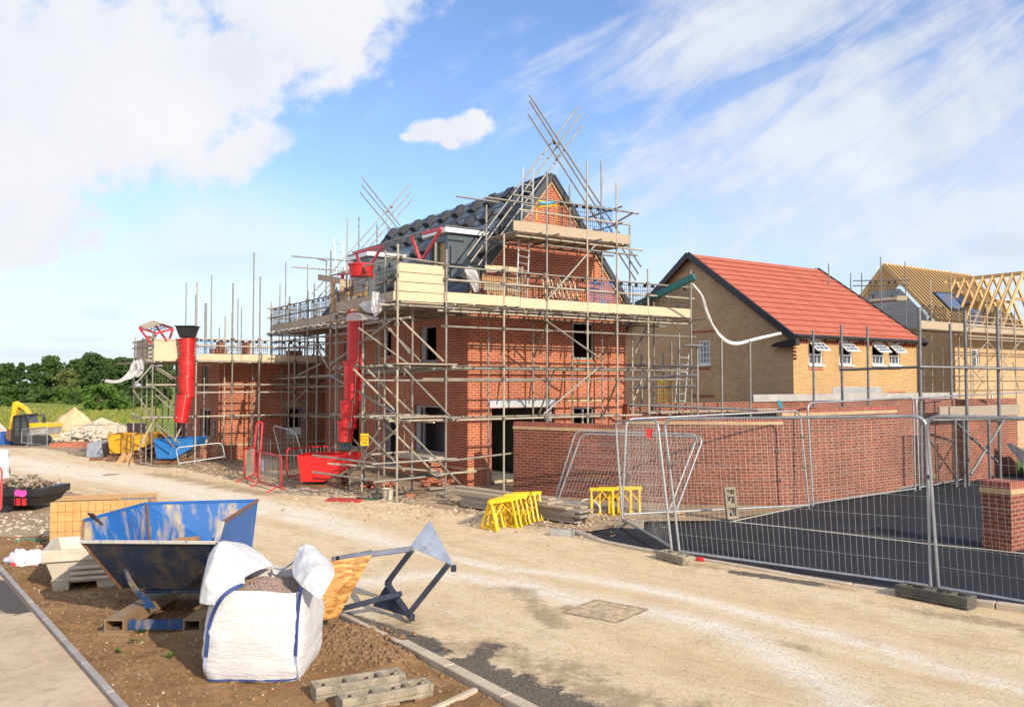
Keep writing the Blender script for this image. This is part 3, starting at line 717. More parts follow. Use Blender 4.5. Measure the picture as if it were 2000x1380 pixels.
def window(house, fr, r, mat, bars=1, sill=None, sillmat=None, split=None, glass=True):
    mb = MB(); rect_frame(mb, fr, *r, .055, -.11, -.05)
    for k in range(bars): 
        s = r[0] + (r[1] - r[0]) * ((k + 1) / (bars + 1) if split is None else split); fbox(mb, fr, s - .03, s + .03, -.105, -.052, r[2] + .055, r[3] - .055)
    o = mb.build('window', mat, house)
    if glass:
        mb = MB(); mb.poly(fr(r[0] + .05, -.085, r[2] + .05), fr(r[1] - .05, -.085, r[2] + .05), fr(r[1] - .05, -.085, r[3] - .05), fr(r[0] + .05, -.085, r[3] - .05)); mb.build('pane', MT['glass'], o)
    if sill:
        mb = MB(); fbox(mb, fr, r[0] - sill, r[1] + sill, 0.001, .07, r[2] - .075, r[2] - .002); mb.build('sill', sillmat or MT['cream'], o)
    return o
MT['former'] = M('grey_window_former', (.30, .31, .33), (.22, .23, .25), 5, .5)
window(house, front, gw, MT['former'], 1, glass=False); window(house, front, uw, MT['former'], 0, glass=False)
for r in lw: window(house, side, r, MT['former'], 1 if r[1] - r[0] > .5 else 0, .06 if r[2] > .2 else None, glass=False, split=.75)
for r, k in ((lw[0], .12), (lw[3], .16), (lw[2], .3)):
    mb = MB(); fbox(mb, side, r[1] - (r[1] - r[0]) * k - .05, r[1] - .06, -.09, -.05, r[2] + .06, r[3] - .06); mb.build('window_board', MT['former'], house)
# projecting bay plinth with stone sill below the big window
bv0, bv1 = lw[0][0] - .1, lw[0][1] + .05; bz = lw[0][2]
mb = MB(); fbox(mb, side, bv0, bv1, .002, .5, -.3, bz - .16); o = mb.build('bay_plinth', MT['brick'], house)
mb = MB(); fbox(mb, side, bv0 - .06, bv1 + .06, .003, .58, bz - .158, bz - .03); mb.build('bay_sill', MT['conc_pale'], house, bevel=.01)
mb = MB(); fbox(mb, side, bv0 - .012, bv1 + .012, .0, .512, bz - .45, bz - .39); mb.build('brick_band', MT['cream'], house)
# roof: two slopes (membrane + tile courses), verge, ridge
def slope_pt(u, v, h=0):          # left slope
    z = ZE + (u + .1) * DZDU; n = V3(-UX.x * DZDU, -UX.y * DZDU, 1).normalized(); return W(u, v, z) + n * h
def slope_r(u, v, h=0):           # right slope, u measured from the right eave inwards
    z = ZE + (u + .1) * DZDU; n = V3(UX.x * DZDU, UX.y * DZDU, 1).normalized(); return W(2 * UM - u, v, z) + n * h
mb = MB()
for sp in (slope_pt, slope_r):
    q = [sp(-.22, -.02), sp(-.22, LV + .02), sp(UM, LV + .02), sp(UM, -.02)]; up = (sp(0, 0, .05) - sp(0, 0, 0)); mb.ext(q, up)
roof = mb.build('roof', MT['membrane'], house, recalc=True)
def tile_rows(name, sp, rows, v0, v1, parent, skip=None):
    """overlapping courses of flat tiles, each tile tipped a little so courses cast a line"""
    mb = MB(); du = .21; 
    for r in rows:
        u0 = -.25 + r * du; off = (r % 2) * .15; v = v0 + (0 if not off else 0)
        n = int((v1 - v0) / .30)
        for k in range(n + 1):
            a = v0 + k * .30 - off; b = min(a + .293, v1); a = max(a, v0)
            if b - a < .05: continue
            if skip and skip(u0, (a + b) / 2): continue
            if u0 + .27 > UM: continue
            j = random.uniform(-.004, .004); h0, h1 = .075 + j, .056 + j
            mb.hexa([sp(u0, a, h0), sp(u0, b, h0), sp(u0 + .27, b, h1), sp(u0 + .27, a, h1)], [sp(u0, a, h0 + .016), sp(u0, b, h0 + .016), sp(u0 + .27, b, h1 + .016), sp(u0 + .27, a, h1 + .016)])
    return mb.build(name, MT['slate'], parent)
DM = [(1.32, 2.46), (6.52, 7.83)]; DU = .13
def in_dormer(u, v): return any(a - .12 < v < b + .12 and u < 1.75 for a, b in DM)
def untiled(u, v):
    if in_dormer(u, v): return True
    return u > .95 and v > 1.0 or (u > .2 and 3.0 < v < 6.0 and random.random() < .25)
tile_rows('roof_tiling', slope_pt, range(0, 14), -.03, 1.19, house, untiled)
for a_, b_ in ((2.6, 6.35), (8.0, LV)): tile_rows('roof_tiling', slope_pt, range(0, 14), a_, b_, house, untiled)
tile_rows('roof_tiling', slope_pt, range(8, 14), 1.2, 2.58, house, untiled)
tile_rows('roof_tiling', slope_r, range(0, 14), -.03, LV, house)
mb = MB()  # roofing battens
for r in range(1, 14):
    u = -.1 + r * .21
    if u > UM - .1: break
    for a, b in ((0, 1.05), (2.67, 6.26), (8.07, LV)) if u < 1.75 else ((0, LV),): mb.bar(slope_pt(u, a, .062), slope_pt(u, b, .062), .04, .022, (slope_pt(0, 0, 1) - slope_pt(0, 0, 0)))
mb.build('roof_battens', M('batten', (.17, .22, .25), (.11, .15, .17), 4, .8), house)
for sp in (slope_pt, slope_r):
    for v in (-.05, LV + .05): mb = MB(); mb.bar(sp(-.26, v, .02), sp(UM, v, .02), .08, .17, sp(0, 0, 1) - sp(0, 0, 0)); mb.build('verge', MT['slate'], house)
mb = MB()
for k in range(22):
    v = -.03 + k * .45
    if v + .44 > 1.0 and k > 2 and k < 99: break
    mb.tube(W(UM, v, ZR + .02), W(UM, v + .44, ZR + .02), .085, 10)
mb.build('ridge_tiles', MT['slate'], house, smooth=True, angle=40)
mb = MB()
for sp in (slope_pt, slope_r): mb.bar(sp(-.06, .0 - .012, -.09), sp(UM - .02, -.012, -.09), .05, .075, sp(0, 0, 1) - sp(0, 0, 0))
mb.build('verge_mortar', MT['cream'], house)
# dormers
for (a, b) in DM:
    zt = 6.90; ud = (zt - ZE) / DZDU - .1
    mb = MB()
    mb.poly(W(DU, a, ZE - .1), W(DU, a, zt), W(ud, a, zt))                 # near cheek
    mb.poly(W(DU, b, ZE - .1), W(ud, b, zt), W(DU, b, zt))
    holes = [(a + .12, b - .12, 5.55, zt - .16)]
    wall(mb, lambda s, d, z: W(DU - d, s, z), b, ZE - .1, zt, holes, .12, u0=a)
    dm = mb.build('dormer', MT['zinc'], house)
    for k in range(1, 4):
        pass
    mb = MB(); mb.hexa([W(DU - .13, a - .12, zt - .02), W(ud - .05, a - .12, zt - .02), W(ud - .05, b + .12, zt - .02), W(DU - .13, b + .12, zt - .02)], [W(DU - .13, a - .12, zt + .12), W(ud + .05, a - .12, zt + .12), W(ud + .05, b + .12, zt + .12), W(DU - .13, b + .12, zt + .12)])
    mb.build('fascia', MT['white'], dm)
    mb = MB(); mb.hexa([W(DU - .15, a - .14, zt + .121), W(ud + .1, a - .14, zt + .121), W(ud + .1, b + .14, zt + .121), W(DU - .15, b + .14, zt + .121)], [W(DU - .15, a - .14, zt + .17), W(ud + .16, a - .14, zt + .17), W(ud + .16, b + .14, zt + .17), W(DU - .15, b + .14, zt + .17)])
    mb.build('dormer_roof', MT['zinc'], dm)
    mb = MB(); mb.poly(W(DU + .1, a + .1, 5.5), W(DU + .1, b - .1, 5.5), W(DU + .1, b - .1, zt - .1), W(DU + .1, a + .1, zt - .1)); mb.build('plywood_panel', M('plywood', (.42, .30, .13), (.34, .24, .10), 3, .8), dm)
    mb = MB(); rect_frame(mb, lambda s, d, z: W(DU - d, s, z), a + .12, b - .12, 5.55, zt - .16, .06, -.08, -.02)
    fbox(mb, lambda s, d, z: W(DU - d, s, z), b - .55, b - .5, -.075, -.025, 5.6, zt - .2); mb.build('window', MT['zinc'], dm)
# stacks of tiles loaded out on the left slope
stk = []
for row, (py0, py1, n) in enumerate((((430, 357), (793, 1002), 9), ((476, 382), (815, 1005), 7), ((520, 430), (760, 990), 6)),): pass
rows = [(2.42, [.55 + .98 * i for i in range(10)]), (1.90, [.95 + .98 * i for i in range(9)]), (1.38, [.55, 2.95, 3.75, 4.6, 5.35, 8.5, 9.3]), (.85, [.3, 3.3, 4.2, 5.2, 8.6]), (.32, [.55, 3.3, 4.3, 5.3])]
k = 0; rn = ['top row', 'second row', 'middle row', 'fourth row', 'bottom row']
for ri, (u, vs) in enumerate(rows):
    cnt = -1
    for i, v in enumerate(vs):
        if in_dormer(u, v) and u < 1.6: continue
        cnt += 1; n = random.choice((4, 5, 5)); ns = slope_pt(0, 0, 1) - slope_pt(0, 0, 0); du_ = (slope_pt(1, 0) - slope_pt(0, 0)).normalized(); base = slope_pt(u, v, .075)
        mb = MB()
        for j in range(n):
            c = base + ns * (.016 + j * .037) + du_ * random.uniform(-.012, .012) + VX * random.uniform(-.01, .01)
            mb.box(c, du_ * .21, VX * .18, ns * .0125)
        o = mb.build('tile_stack', MT['slate']); k += 1
        tag(o, '%s dark tile stack from the gable in the %s of the steep roof' % (['first', 'second', 'third', 'fourth', 'fifth', 'sixth', 'seventh', 'eighth', 'ninth', 'tenth'][cnt], rn[ri]), 'tile stack', 'tile stacks on the steep roof')
# house number plate, dark window boards are in place; ---- left house (b2) ------------------------------
C2 = G(426, 898); C2.z = 0; W2 = frame(C2)
f2 = lambda s, d, z: W2(s, -d, z); s2 = lambda s, d, z: W2(-d, s, z)
def on2(px, py, u=None):
    if u is None: p = onp(px, py, C2, VX); q = p - C2; return q.dot(UX), p.z
    p = onp(px, py, C2, UX); q = p - C2; return q.dot(VX), p.z
h2 = thing('brick_house', 'roofless orange brick house shell under scaffolding beyond the blue skip', 'house', C2)
def r2(x0, x1, y0, y1): a, b = on2(x0, y1), on2(x1, y0); return (a[0], b[0], a[1], b[1])
def r2v(x0, x1, y0, y1): a, b = on2(x1, y1, 0), on2(x0, y0, 0); return (a[0], b[0], a[1], b[1])
Z2 = on2(426, 706)[1]; L2, D2 = 8.6, 6.2
wf = [r2(557, 592, 795, 852), r2(572, 584, 711, 748)]; wf[1] = (wf[1][0], wf[1][1], wf[1][2], Z2 - .02)
ws = [r2v(391, 410, 797, 855), r2v(394, 406, 713, 765), r2v(346, 360, 797, 880)]
mb = MB(); wall(mb, f2, L2, -.6, Z2, wf, .1); wall(mb, s2, D2, -1.2, Z2, ws, .1)
mb.poly(W2(L2, 0, -.6), W2(L2, D2, -.6), W2(L2, D2, Z2), W2(L2, 0, Z2)); mb.poly(W2(L2, D2, -1.2), W2(0, D2, -1.2), W2(0, D2, Z2), W2(L2, D2, Z2))
mb.build('wall', MT['brick'], h2)
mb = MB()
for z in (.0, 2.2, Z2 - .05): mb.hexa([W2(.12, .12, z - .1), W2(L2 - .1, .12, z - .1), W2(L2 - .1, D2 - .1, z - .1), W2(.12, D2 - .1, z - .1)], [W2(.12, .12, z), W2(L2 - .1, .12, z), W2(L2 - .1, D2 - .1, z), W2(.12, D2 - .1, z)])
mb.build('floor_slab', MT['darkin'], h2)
mb = MB(); r = r2(426, 640, 867, 871); fbox(mb, f2, 0, L2, 0, .012, r[2], r[2] + .075); fbox(mb, s2, 0, D2, 0, .012, r[2], r[2] + .075)
r = wf[0]; mb.build('brick_band', MT['cream'], h2)
mb = MB()
n = 16; r = wf[0]
for i in range(n):   # fanned cream arch over the window
    c = (r[0] + r[1]) / 2; s = r[0] - .06 + (r[1] - r[0] + .12) * (i + .5) / n; k = (s - c) * .32
    mb.bar(f2(s, .008, r[3] + .01), f2(s + k, .008, r[3] + .27), .03, .045, -VX)
mb.build('window_arch', MT['cream'], h2)
for r in wf: window(h2, f2, r, MT['former'], 0, .06, glass=False)
mb = MB(); r = wf[0]; fbox(mb, f2, r[0] + .06, r[1] - .06, -.09, -.05, r[2] + .06, r[2] + .32); mb.build('window_board', MT['white'], h2)
for r in ws: window(h2, s2, r, MT['former'], 1, .06, MT['conc_pale'], glass=False, split=.45)
mb = MB(); r = ws[0]; fbox(mb, s2, r[0] - .1, r[1] + .1, .002, .35, -.6, r[2] - .16); mb.build('bay_plinth', MT['brick'], h2)
mb = MB(); fbox(mb, s2, r[0] - .16, r[1] + .16, .003, .42, r[2] - .158, r[2] - .03); mb.build('bay_sill', MT['conc_pale'], h2)
# dark plot boards on the brickwork
def sign_board(name, label, c, rt, up, nrm, w_, h_, mat, lines, tmat, size, cat='sign', group=None, y0=None, lead=1.35, thick=.012):
    t = thing(name, label, cat, c, group)
    mb = MB(); mb.box(c, rt * w_ / 2, nrm * thick / 2, up * h_ / 2); mb.build('board', mat, t)
    if lines: text_on(t, lines, c + nrm * (thick / 2 + .004), rt, up, size, tmat, lead)
    else:                                                       # worn marks, too small to read
        mb = MB()
        for zz, ww in ((.28, .30), (.12, .36), (-.14, .22), (-.26, .28)): mb.box(c + nrm * (thick / 2 + .003) + up * h_ * zz, rt * w_ * ww, nrm * .002, up * h_ * .035)
        mb.build('marking', MT['lintel'], t)
    return t
def text_on(parent, lines, c, rt, up, size, mat, lead=1.35):
    nrm = rt.cross(up)
    for i, s in enumerate(lines):
        cu = bpy.data.curves.new('lettering', 'FONT'); cu.body = s; cu.size = size; cu.align_x = 'CENTER'; cu.align_y = 'CENTER'; cu.extrude = .001
        tmp = bpy.data.objects.new('tmp', cu); COL.objects.link(tmp)
        dg = bpy.context.evaluated_depsgraph_get(); me = bpy.data.meshes.new_from_object(tmp.evaluated_get(dg))
        bpy.data.objects.remove(tmp)
        mat4 = Matrix((rt, up, nrm)).transposed().to_4x4(); mat4.translation = c + up * (((len(lines) - 1) / 2 - i) * size * lead) - rootloc(parent)
        me.transform(mat4); me.materials.clear(); me.materials.append(mat)
        o = bpy.data.objects.new('lettering', me); COL.objects.link(o); o.parent = parent
MT['ink'] = M('black_ink', (.02, .02, .02)); MT['whiteink'] = M('white_ink', (.75, .75, .75)); MT['plate'] = M('dark_plate', (.045, .05, .06), None, 5, .5)
cc = on2(418, 838, 0); sign_board('plot_sign', 'small dark plot plate on the shaded brick corner behind the blue skip', s2(cc[0], .012, cc[1]), -VX, ZX, -UX, .34, .62, MT['plate'], None, MT['whiteink'], .13)
cc = fV(655, 840); sign_board('plot_sign', 'small dark plot plate on the shaded wall above the red skip', side(cc[0], .012, cc[1]), -VX, ZX, -UX, .30, .5, MT['plate'], None, MT['whiteink'], .12)
# ---- red roofed buff house ---------------------------------------------------
Y3 = 30.7; C3 = D(1550, 748, Y3); C3.z = 0; W3 = frame(C3)
f3 = lambda s, d, z: W3(s, -d, z); s3 = lambda s, d, z: W3(-d, s, z)
def on3(px, py): p = onp(px, py, C3, VX); q = p - C3; return q.dot(UX), p.z
def on3v(px, py): p = onp(px, py, C3, UX); q = p - C3; return q.dot(VX), p.z
L3 = on3(1790, 700)[0]
ap = onp(1352, 489, C3, UX); VM3 = (ap - C3).dot(VX); ZR3 = ap.z; ZE3 = on3(1556, 652)[1]; D3 = VM3 * 2
SL3 = (ZR3 - ZE3) / (VM3 + .3)
h3 = thing('brick_house', 'finished buff brick house with bright red tiled roof and open white windows', 'house', C3)
w3 = [on3(a, 712) + on3(b, 660) for a, b in ((1580, 1606), (1639.5, 1664), (1704, 1726.5), (1737, 1756.5))]
w3 = [(a[0], a[2], a[1] , ZE3 - .18) for a in w3]
sw = on3v(1387, 711) + on3v(1365, 665); sw = [(sw[0], sw[2], sw[1], sw[3])]
mb = MB(); wall(mb, f3, L3, -1, ZE3, w3, .1); mb.build('front_wall', MT['buff'], h3)
mb = MB(); wall(mb, s3, D3, -1, ZE3, sw, .09); mb.poly(s3(0, 0, ZE3), s3(D3, 0, ZE3), s3(VM3, 0, ZE3 + VM3 * SL3))
mb.poly(W3(L3, 0, -1), W3(L3, D3, -1), W3(L3, D3, ZE3), W3(L3, 0, ZE3)); mb.poly(W3(L3, 0, ZE3), W3(L3, D3, ZE3), W3(L3, VM3, ZE3 + VM3 * SL3)); mb.poly(W3(0, D3, -1), W3(L3, D3, -1), W3(L3, D3, ZE3), W3(0, D3, ZE3))
mb.build('gable_wall', MT['buffd'], h3)
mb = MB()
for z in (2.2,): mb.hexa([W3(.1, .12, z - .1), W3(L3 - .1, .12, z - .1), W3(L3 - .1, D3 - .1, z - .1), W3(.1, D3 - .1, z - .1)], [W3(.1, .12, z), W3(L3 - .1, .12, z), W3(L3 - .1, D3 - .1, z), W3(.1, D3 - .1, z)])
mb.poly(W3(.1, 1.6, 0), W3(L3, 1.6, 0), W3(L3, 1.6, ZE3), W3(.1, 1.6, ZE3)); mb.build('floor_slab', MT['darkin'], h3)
def rs(u, v, h=0, back=False):
    n = (V3(-VX.x * SL3, -VX.y * SL3, 1) if not back else V3(VX.x * SL3, VX.y * SL3, 1)).normalized(); z = ZE3 + (v + .02) * SL3
    return W3(u, v if not back else D3 - v, z) + n * h
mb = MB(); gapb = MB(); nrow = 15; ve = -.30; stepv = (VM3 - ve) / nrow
for bk in (False, True):
    for r in range(nrow):
        a, b = ve + r * stepv, ve + (r + 1) * stepv + (.06 if r < nrow - 1 else 0)
        mb.hexa([rs(-.24, a, .070, bk), rs(L3 + .24, a, .070, bk), rs(L3 + .24, b, .02, bk), rs(-.24, b, .02, bk)], [rs(-.24, a, .095, bk), rs(L3 + .24, a, .095, bk), rs(L3 + .24, b, .045, bk), rs(-.24, b, .045, bk)])
        if not bk: gapb.bar(rs(-.2, a + .03, .047), rs(L3 + .2, a + .03, .047), .03, .04, rs(0, 0, 1) - rs(0, 0, 0))  # near-black bar standing in for the gap shadow below each course
mb.build('roof', MT['roofred'], h3, recalc=True); gapb.build('painted_gap_shade', M('tile_gap_shade', (.05, .018, .014)), h3)
for bk in (False, True):
    for u in (-.27, L3 + .27): mb = MB(); mb.bar(rs(u, ve, .0, bk), rs(u, VM3, .0, bk), .09, .24, rs(0, 0, 1, bk) - rs(0, 0, 0, bk)); mb.build('verge', MT['black'], h3)
mb = MB()
for bk in (False,):
    n = 46
    for i in range(n):
        v = .05 + (VM3 - .1) * i / n; p = rs(-.04, v, -.22); mb.bar(p, p + ZX * .14, .05, .09, VX)
    mb.build('dentil_course', MT['redtile_soldier'], h3)
for s, e in ((0, w3[0][0]), (w3[0][1], w3[1][0]), (w3[1][1], w3[2][0]), (w3[2][1], w3[3][0]), (w3[3][1], L3)):
    k = max(1, int((e - s - .1) / .15))
    mb = MB()
    for i in range(k): u = s + .06 + (e - s - .12) * (i + .5) / k; mb.bar(f3(u, .03, ZE3 - .32), f3(u, .03, ZE3 - .19), .075, .06, VX)
    mb.build('dentil_course', MT['redtile_soldier'], h3)
mb = MB()
for i in range(6): fbox(mb, s3, -.16 + .0, .0, -.001, .02 + .03 * i, ZE3 - .95 + .13 * i, ZE3 - .87 + .13 * i)
mb.build('corbel', MT['redtile_soldier'], h3)
mb = MB(); fbox(mb, f3, 0.02, L3 - .02, .02, .05, ZE3 - .17, ZE3 - .03); mb.build('fascia', MT['white'], h3)
mb = MB(); g0, g1 = f3(-.26, .34, ZE3 - .08), f3(L3 + .2, .34, ZE3 - .08); mb.tube(g0, g1, .06, 10)
for i in range(11): u = .2 + (L3 - .4) * i / 10; mb.bar(f3(u, .05, ZE3 - .2), f3(u, .33, ZE3 - .1), .03, .04)
fbox(mb, f3, -.24, L3 + .24, .06, .30, ZE3 - .05, ZE3 - .02)
mb.build('gutter', MT['black'], h3)
mb = MB(); q = [s3(-.30, .02, ZE3 - .2), s3(.0, .06, ZE3 - .22), s3(.55, .1, ZE3 - .32), s3(.8, .1, ZE3 - .45), s3(.2, .05, ZE3 - .5), s3(-.3, .02, ZE3 - .42)]
mb.ext(q, -UX * .22); mb.build('eaves_cover', MT['black'], h3)
for i, r in enumerate(w3):
    mb = MB(); rect_frame(mb, f3, *r, .06, -.10, -.03)
    zm = r[2] + (r[3] - r[2]) * .40; fbox(mb, f3, r[0] + .06, r[1] - .06, -.10, -.03, zm - .03, zm + .04)
    for k in (1, 2): s = r[0] + (r[1] - r[0]) * k / 3; fbox(mb, f3, s - .012, s + .012, -.07, -.045, r[2] + .06, zm - .03)
    o = mb.build('window', MT['white'], h3)
    mb = MB(); mb.poly(f3(r[0] + .05, -.075, r[2] + .05), f3(r[1] - .05, -.075, r[2] + .05), f3(r[1] - .05, -.075, zm), f3(r[0] + .05, -.075, zm)); mb.build('pane', MT['glass'], o)
    mb = MB(); fbox(mb, f3, r[0] - .06, r[1] + .06, 0.001, .07, r[2] - .06, r[2] - .005); mb.build('sill', MT['white'], o)
    # top-hung sash swung open
    zt = r[3] - .10; wd = r[1] - r[0]; hh = (zt - zm) * 1.02; an = R(48); dn = (VX * -1 * math.sin(an) - ZX * math.cos(an)); hp = f3(r[0], .02, zt)
    def sp(s, l, t): return hp + UX * s + dn * l + (dn.cross(UX)) * t
    def sb(mb, s0, s1, l0, l1, t0=-.02, t1=.02): mb.hexa([sp(s0, l0, t0), sp(s1, l0, t0), sp(s1, l1, t0), sp(s0, l1, t0)], [sp(s0, l0, t1), sp(s1, l0, t1), sp(s1, l1, t1), sp(s0, l1, t1)])
    mb = MB(); sb(mb, 0, .06, 0, hh); sb(mb, wd - .06, wd, 0, hh); sb(mb, .06, wd - .06, 0, .06); sb(mb, .06, wd - .06, hh - .06, hh)
    for k in (1, 2): sb(mb, wd * k / 3 - .012, wd * k / 3 + .012, .06, hh - .06, -.008, .014)
    sb(mb, .06, wd - .06, hh * .5 - .012, hh * .5 + .012, -.007, .013)
    o2 = mb.build('sash', MT['white'], o); mb = MB(); mb.poly(sp(.05, .05, 0), sp(wd - .05, .05, 0), sp(wd - .05, hh - .05, 0), sp(.05, hh - .05, 0)); mb.build('sash_pane', MT['skyglass'], o)
    mb = MB(); fbox(mb, f3, r[0] - .02, r[1] + .02, .0, .016, r[2] - .19, r[2] - .12); mb.build('red_brick_apron', MT['redtile_soldier'], o)
r = sw[0]; mb = MB(); rect_frame(mb, s3, *r, .06, -.085, -.02)
for k in (1, 2): 
    s = r[0] + (r[1] - r[0]) * k / 3; fbox(mb, s3, s - .014, s + .014, -.07, -.03, r[2] + .06, r[3] - .06)
for k in (1, 2, 3): z = r[2] + (r[3] - r[2]) * k / 4; fbox(mb, s3, r[0] + .06, r[1] - .06, -.069, -.031, z - .014, z + .014)
o = mb.build('window', MT['white'], h3); mb = MB(); mb.poly(s3(r[0], -.06, r[2]), s3(r[1], -.06, r[2]), s3(r[1], -.06, r[3]), s3(r[0], -.06, r[3])); mb.build('pane', MT['skyglass'], o)
mb = MB(); fbox(mb, s3, r[0] - .08, r[1] + .08, .001, .08, r[2] - .07, r[2]); mb.build('sill', MT['white'], o)
mb = MB(); fbox(mb, s3, r[0] - .35, r[1] + .35, 0, .015, r[3] + .32, r[3] + .40); mb.build('red_brick_band', MT['redtile_soldier'], h3); mb = MB(); fbox(mb, s3, r[0], r[1] + .05, 0, .015, r[2] - .22, r[2] - .15)
mb.build('red_brick_band', MT['redtile_soldier'], h3)
for (x0, x1, y) in ((1352, 1395, 774),): mb = MB(); a = on3v(x1, y); b = on3v(x0, y); fbox(mb, s3, a[0], b[0], 0, .015, a[1] - .03, a[1] + .06); mb.build('red_brick_band', MT['redtile_soldier'], h3)
for (x0, x1, y) in ((1575, 1617, 771), (1733, 1768, 767)): mb = MB(); a = on3(x0, y); b = on3(x1, y); fbox(mb, f3, a[0], b[0], 0, .015, a[1] - .04, a[1] + .05); mb.build('red_brick_band', MT['redtile_soldier'], h3)
a = on3(1626, 772); b = on3(1721, 755); mb = MB(); fbox(mb, f3, a[0], b[0], 0, .012, a[1], b[1]); mb.build('blockwork_patch', MT['block'], h3)
# ---- timber roof house (far right): a front wing with open trusses and a main block behind -------------
Y4 = 40.0; C4 = D(1866, 748, Y4); C4.z = 0; W4 = frame(C4)
h4 = thing('timber_roof_house', 'buff brick house with bare pine roof rafters and skylights', 'house', C4)
f4 = lambda s, d, z: W4(s, -d, z)
def on4(px, py, v=0): p = onp(px, py, W4(0, v), VX); q = p - C4; return q.dot(UX), p.z
ZE4 = hz(C4.x, C4.y, 640); L4 = 8.0
r = on4(1899, 716) + on4(1913, 682); w4 = [(r[0], r[2], r[1], r[3])]
VB = 2.4; uB = tcol(1808, W4(0, VB), UX)
mb = MB(); wall(mb, f4, L4, -1, ZE4, w4, .1); mb.build('front_wall', MT['buffd'], h4)
mb = MB(); mb.poly(W4(0, VB, -1), W4(0, 0, -1), W4(0, 0, ZE4), W4(0, VB, ZE4)); mb.poly(W4(uB, VB, -1), W4(0, VB, -1), W4(0, VB, ZE4), W4(uB, VB, ZE4)); mb.poly(W4(uB, 9, -1), W4(uB, VB, -1), W4(uB, VB, ZE4), W4(uB, 9, ZE4)); mb.build('side_wall', MT['buffd'], h4)
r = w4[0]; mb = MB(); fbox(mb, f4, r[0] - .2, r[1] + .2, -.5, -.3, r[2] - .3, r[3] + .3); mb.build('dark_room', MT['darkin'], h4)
window(h4, f4, w4[0], MT['white'], 1, .05, MT['white'], split=.7)
eL = onp(1826, 619, W4(uB, 0), UX); rL = onp(1727, 517, W4(uB, 0), UX)
ve4, vr4 = (eL - C4).dot(VX), (rL - C4).dot(VX); ze4, zr4 = eL.z, rL.z
rp = lambda u, t: W4(uB + u, ve4 + (vr4 - ve4) * t, ze4 + (zr4 - ze4) * t)
nup = (rp(1, 0) - rp(0, 0)).cross(rp(0, 1) - rp(0, 0)).normalized()
if nup.z < 0: nup = -nup
for i in range(26):
    mb = MB(); u = .34 * i
    mb.bar(rp(u, -.06), rp(u, 1.0), .06, .22, nup); mb.build('rafter', MT['pine'], h4)
    if i < 8:
        mb = MB(); b = lambda t: W4(uB + u, 2 * vr4 - (ve4 + (vr4 - ve4) * t), ze4 + (zr4 - ze4) * t)
        mb.bar(b(0), b(1), .05, .17, ZX); mb.build('rafter', MT['pine'], h4)
mb = MB(); mb.bar(rp(-.05, 1.0), rp(8.6, 1.0), .04, .2); mb.build('ridge_board', MT['pine'], h4)
mb = MB(); mb.bar(rp(.0, .12) + V3(0, 0, -.2), rp(8.4, .12) + V3(0, 0, -.2), .1, .1); mb.build('wall_plate', MT['pine'], h4)
q = [W4(uB + .1, ve4 + .5, ZE4), W4(uB + .1, 2 * vr4 - ve4, ZE4), W4(uB + .1, 2 * vr4 - ve4, ze4), W4(uB + .1, vr4 + .8, ze4 + (zr4 - ze4) * .55), W4(uB + .1, vr4 - .8, ze4 + (zr4 - ze4) * .55), W4(uB + .1, ve4 + .5, ze4 + .1)]
mb = MB(); mb.poly(*q); mb.build('block_gable', MT['block'], h4)
def on_slope(px, py): return onp(px, py, rp(0, 0) + nup * .1, nup)
for q in ([(1821, 571), (1856, 572), (1884, 606), (1857, 607)], [(1859, 575), (1873, 575), (1894, 594), (1878, 598)]):
    c = [on_slope(*p) for p in q]; ctr = sum(c, V3(0, 0, 0)) / 4
    mb = MB(); mb.ext(c, nup * .05); sk = mb.build('skylight', MT['black'], h4, recalc=True)
    mb = MB(); ci = [p.lerp(ctr, .14) + nup * .054 for p in c]; mb.poly(*ci); mb.build('pane', MT['skyglass'], sk)
# wing roof: ridge along V
um = 5.0; wr0 = onp(2000, 533, W4(um, -.2), VX); zrw = wr0.z; um = (wr0 - C4).dot(UX); uw0 = um - 2.3
wing = lambda u, v, z: W4(u, v, z)
mb = MB(); mb.bar(W4(um, -.2, zrw), W4(um, 4.2, zrw), .04, .2); mb.build('ridge_board', MT['pine'], h4)
for i in range(9):
    v = -.15 + i * .5
    for sg, ue in ((1, uw0), (-1, 2 * um - uw0)):
        mb = MB(); mb.bar(W4(ue, v, ZE4 + .1), W4(um, v, zrw), .07, .20, ZX); mb.build('rafter', MT['pine'], h4)
    if i % 2 == 0: mb = MB(); mb.bar(W4(um - 1.1, v + .06, ZE4 + (zrw - ZE4) * .55), W4(um + 1.1, v + .06, ZE4 + (zrw - ZE4) * .55), .05, .13); mb.build('collar_tie', MT['pined'], h4)
mb = MB(); mb.bar(W4(um, 4.2, zrw), W4(uw0 - .2, 1.9, ZE4 + .15), .30, .06, ZX); mb.build('valley_board', MT['pine'], h4)
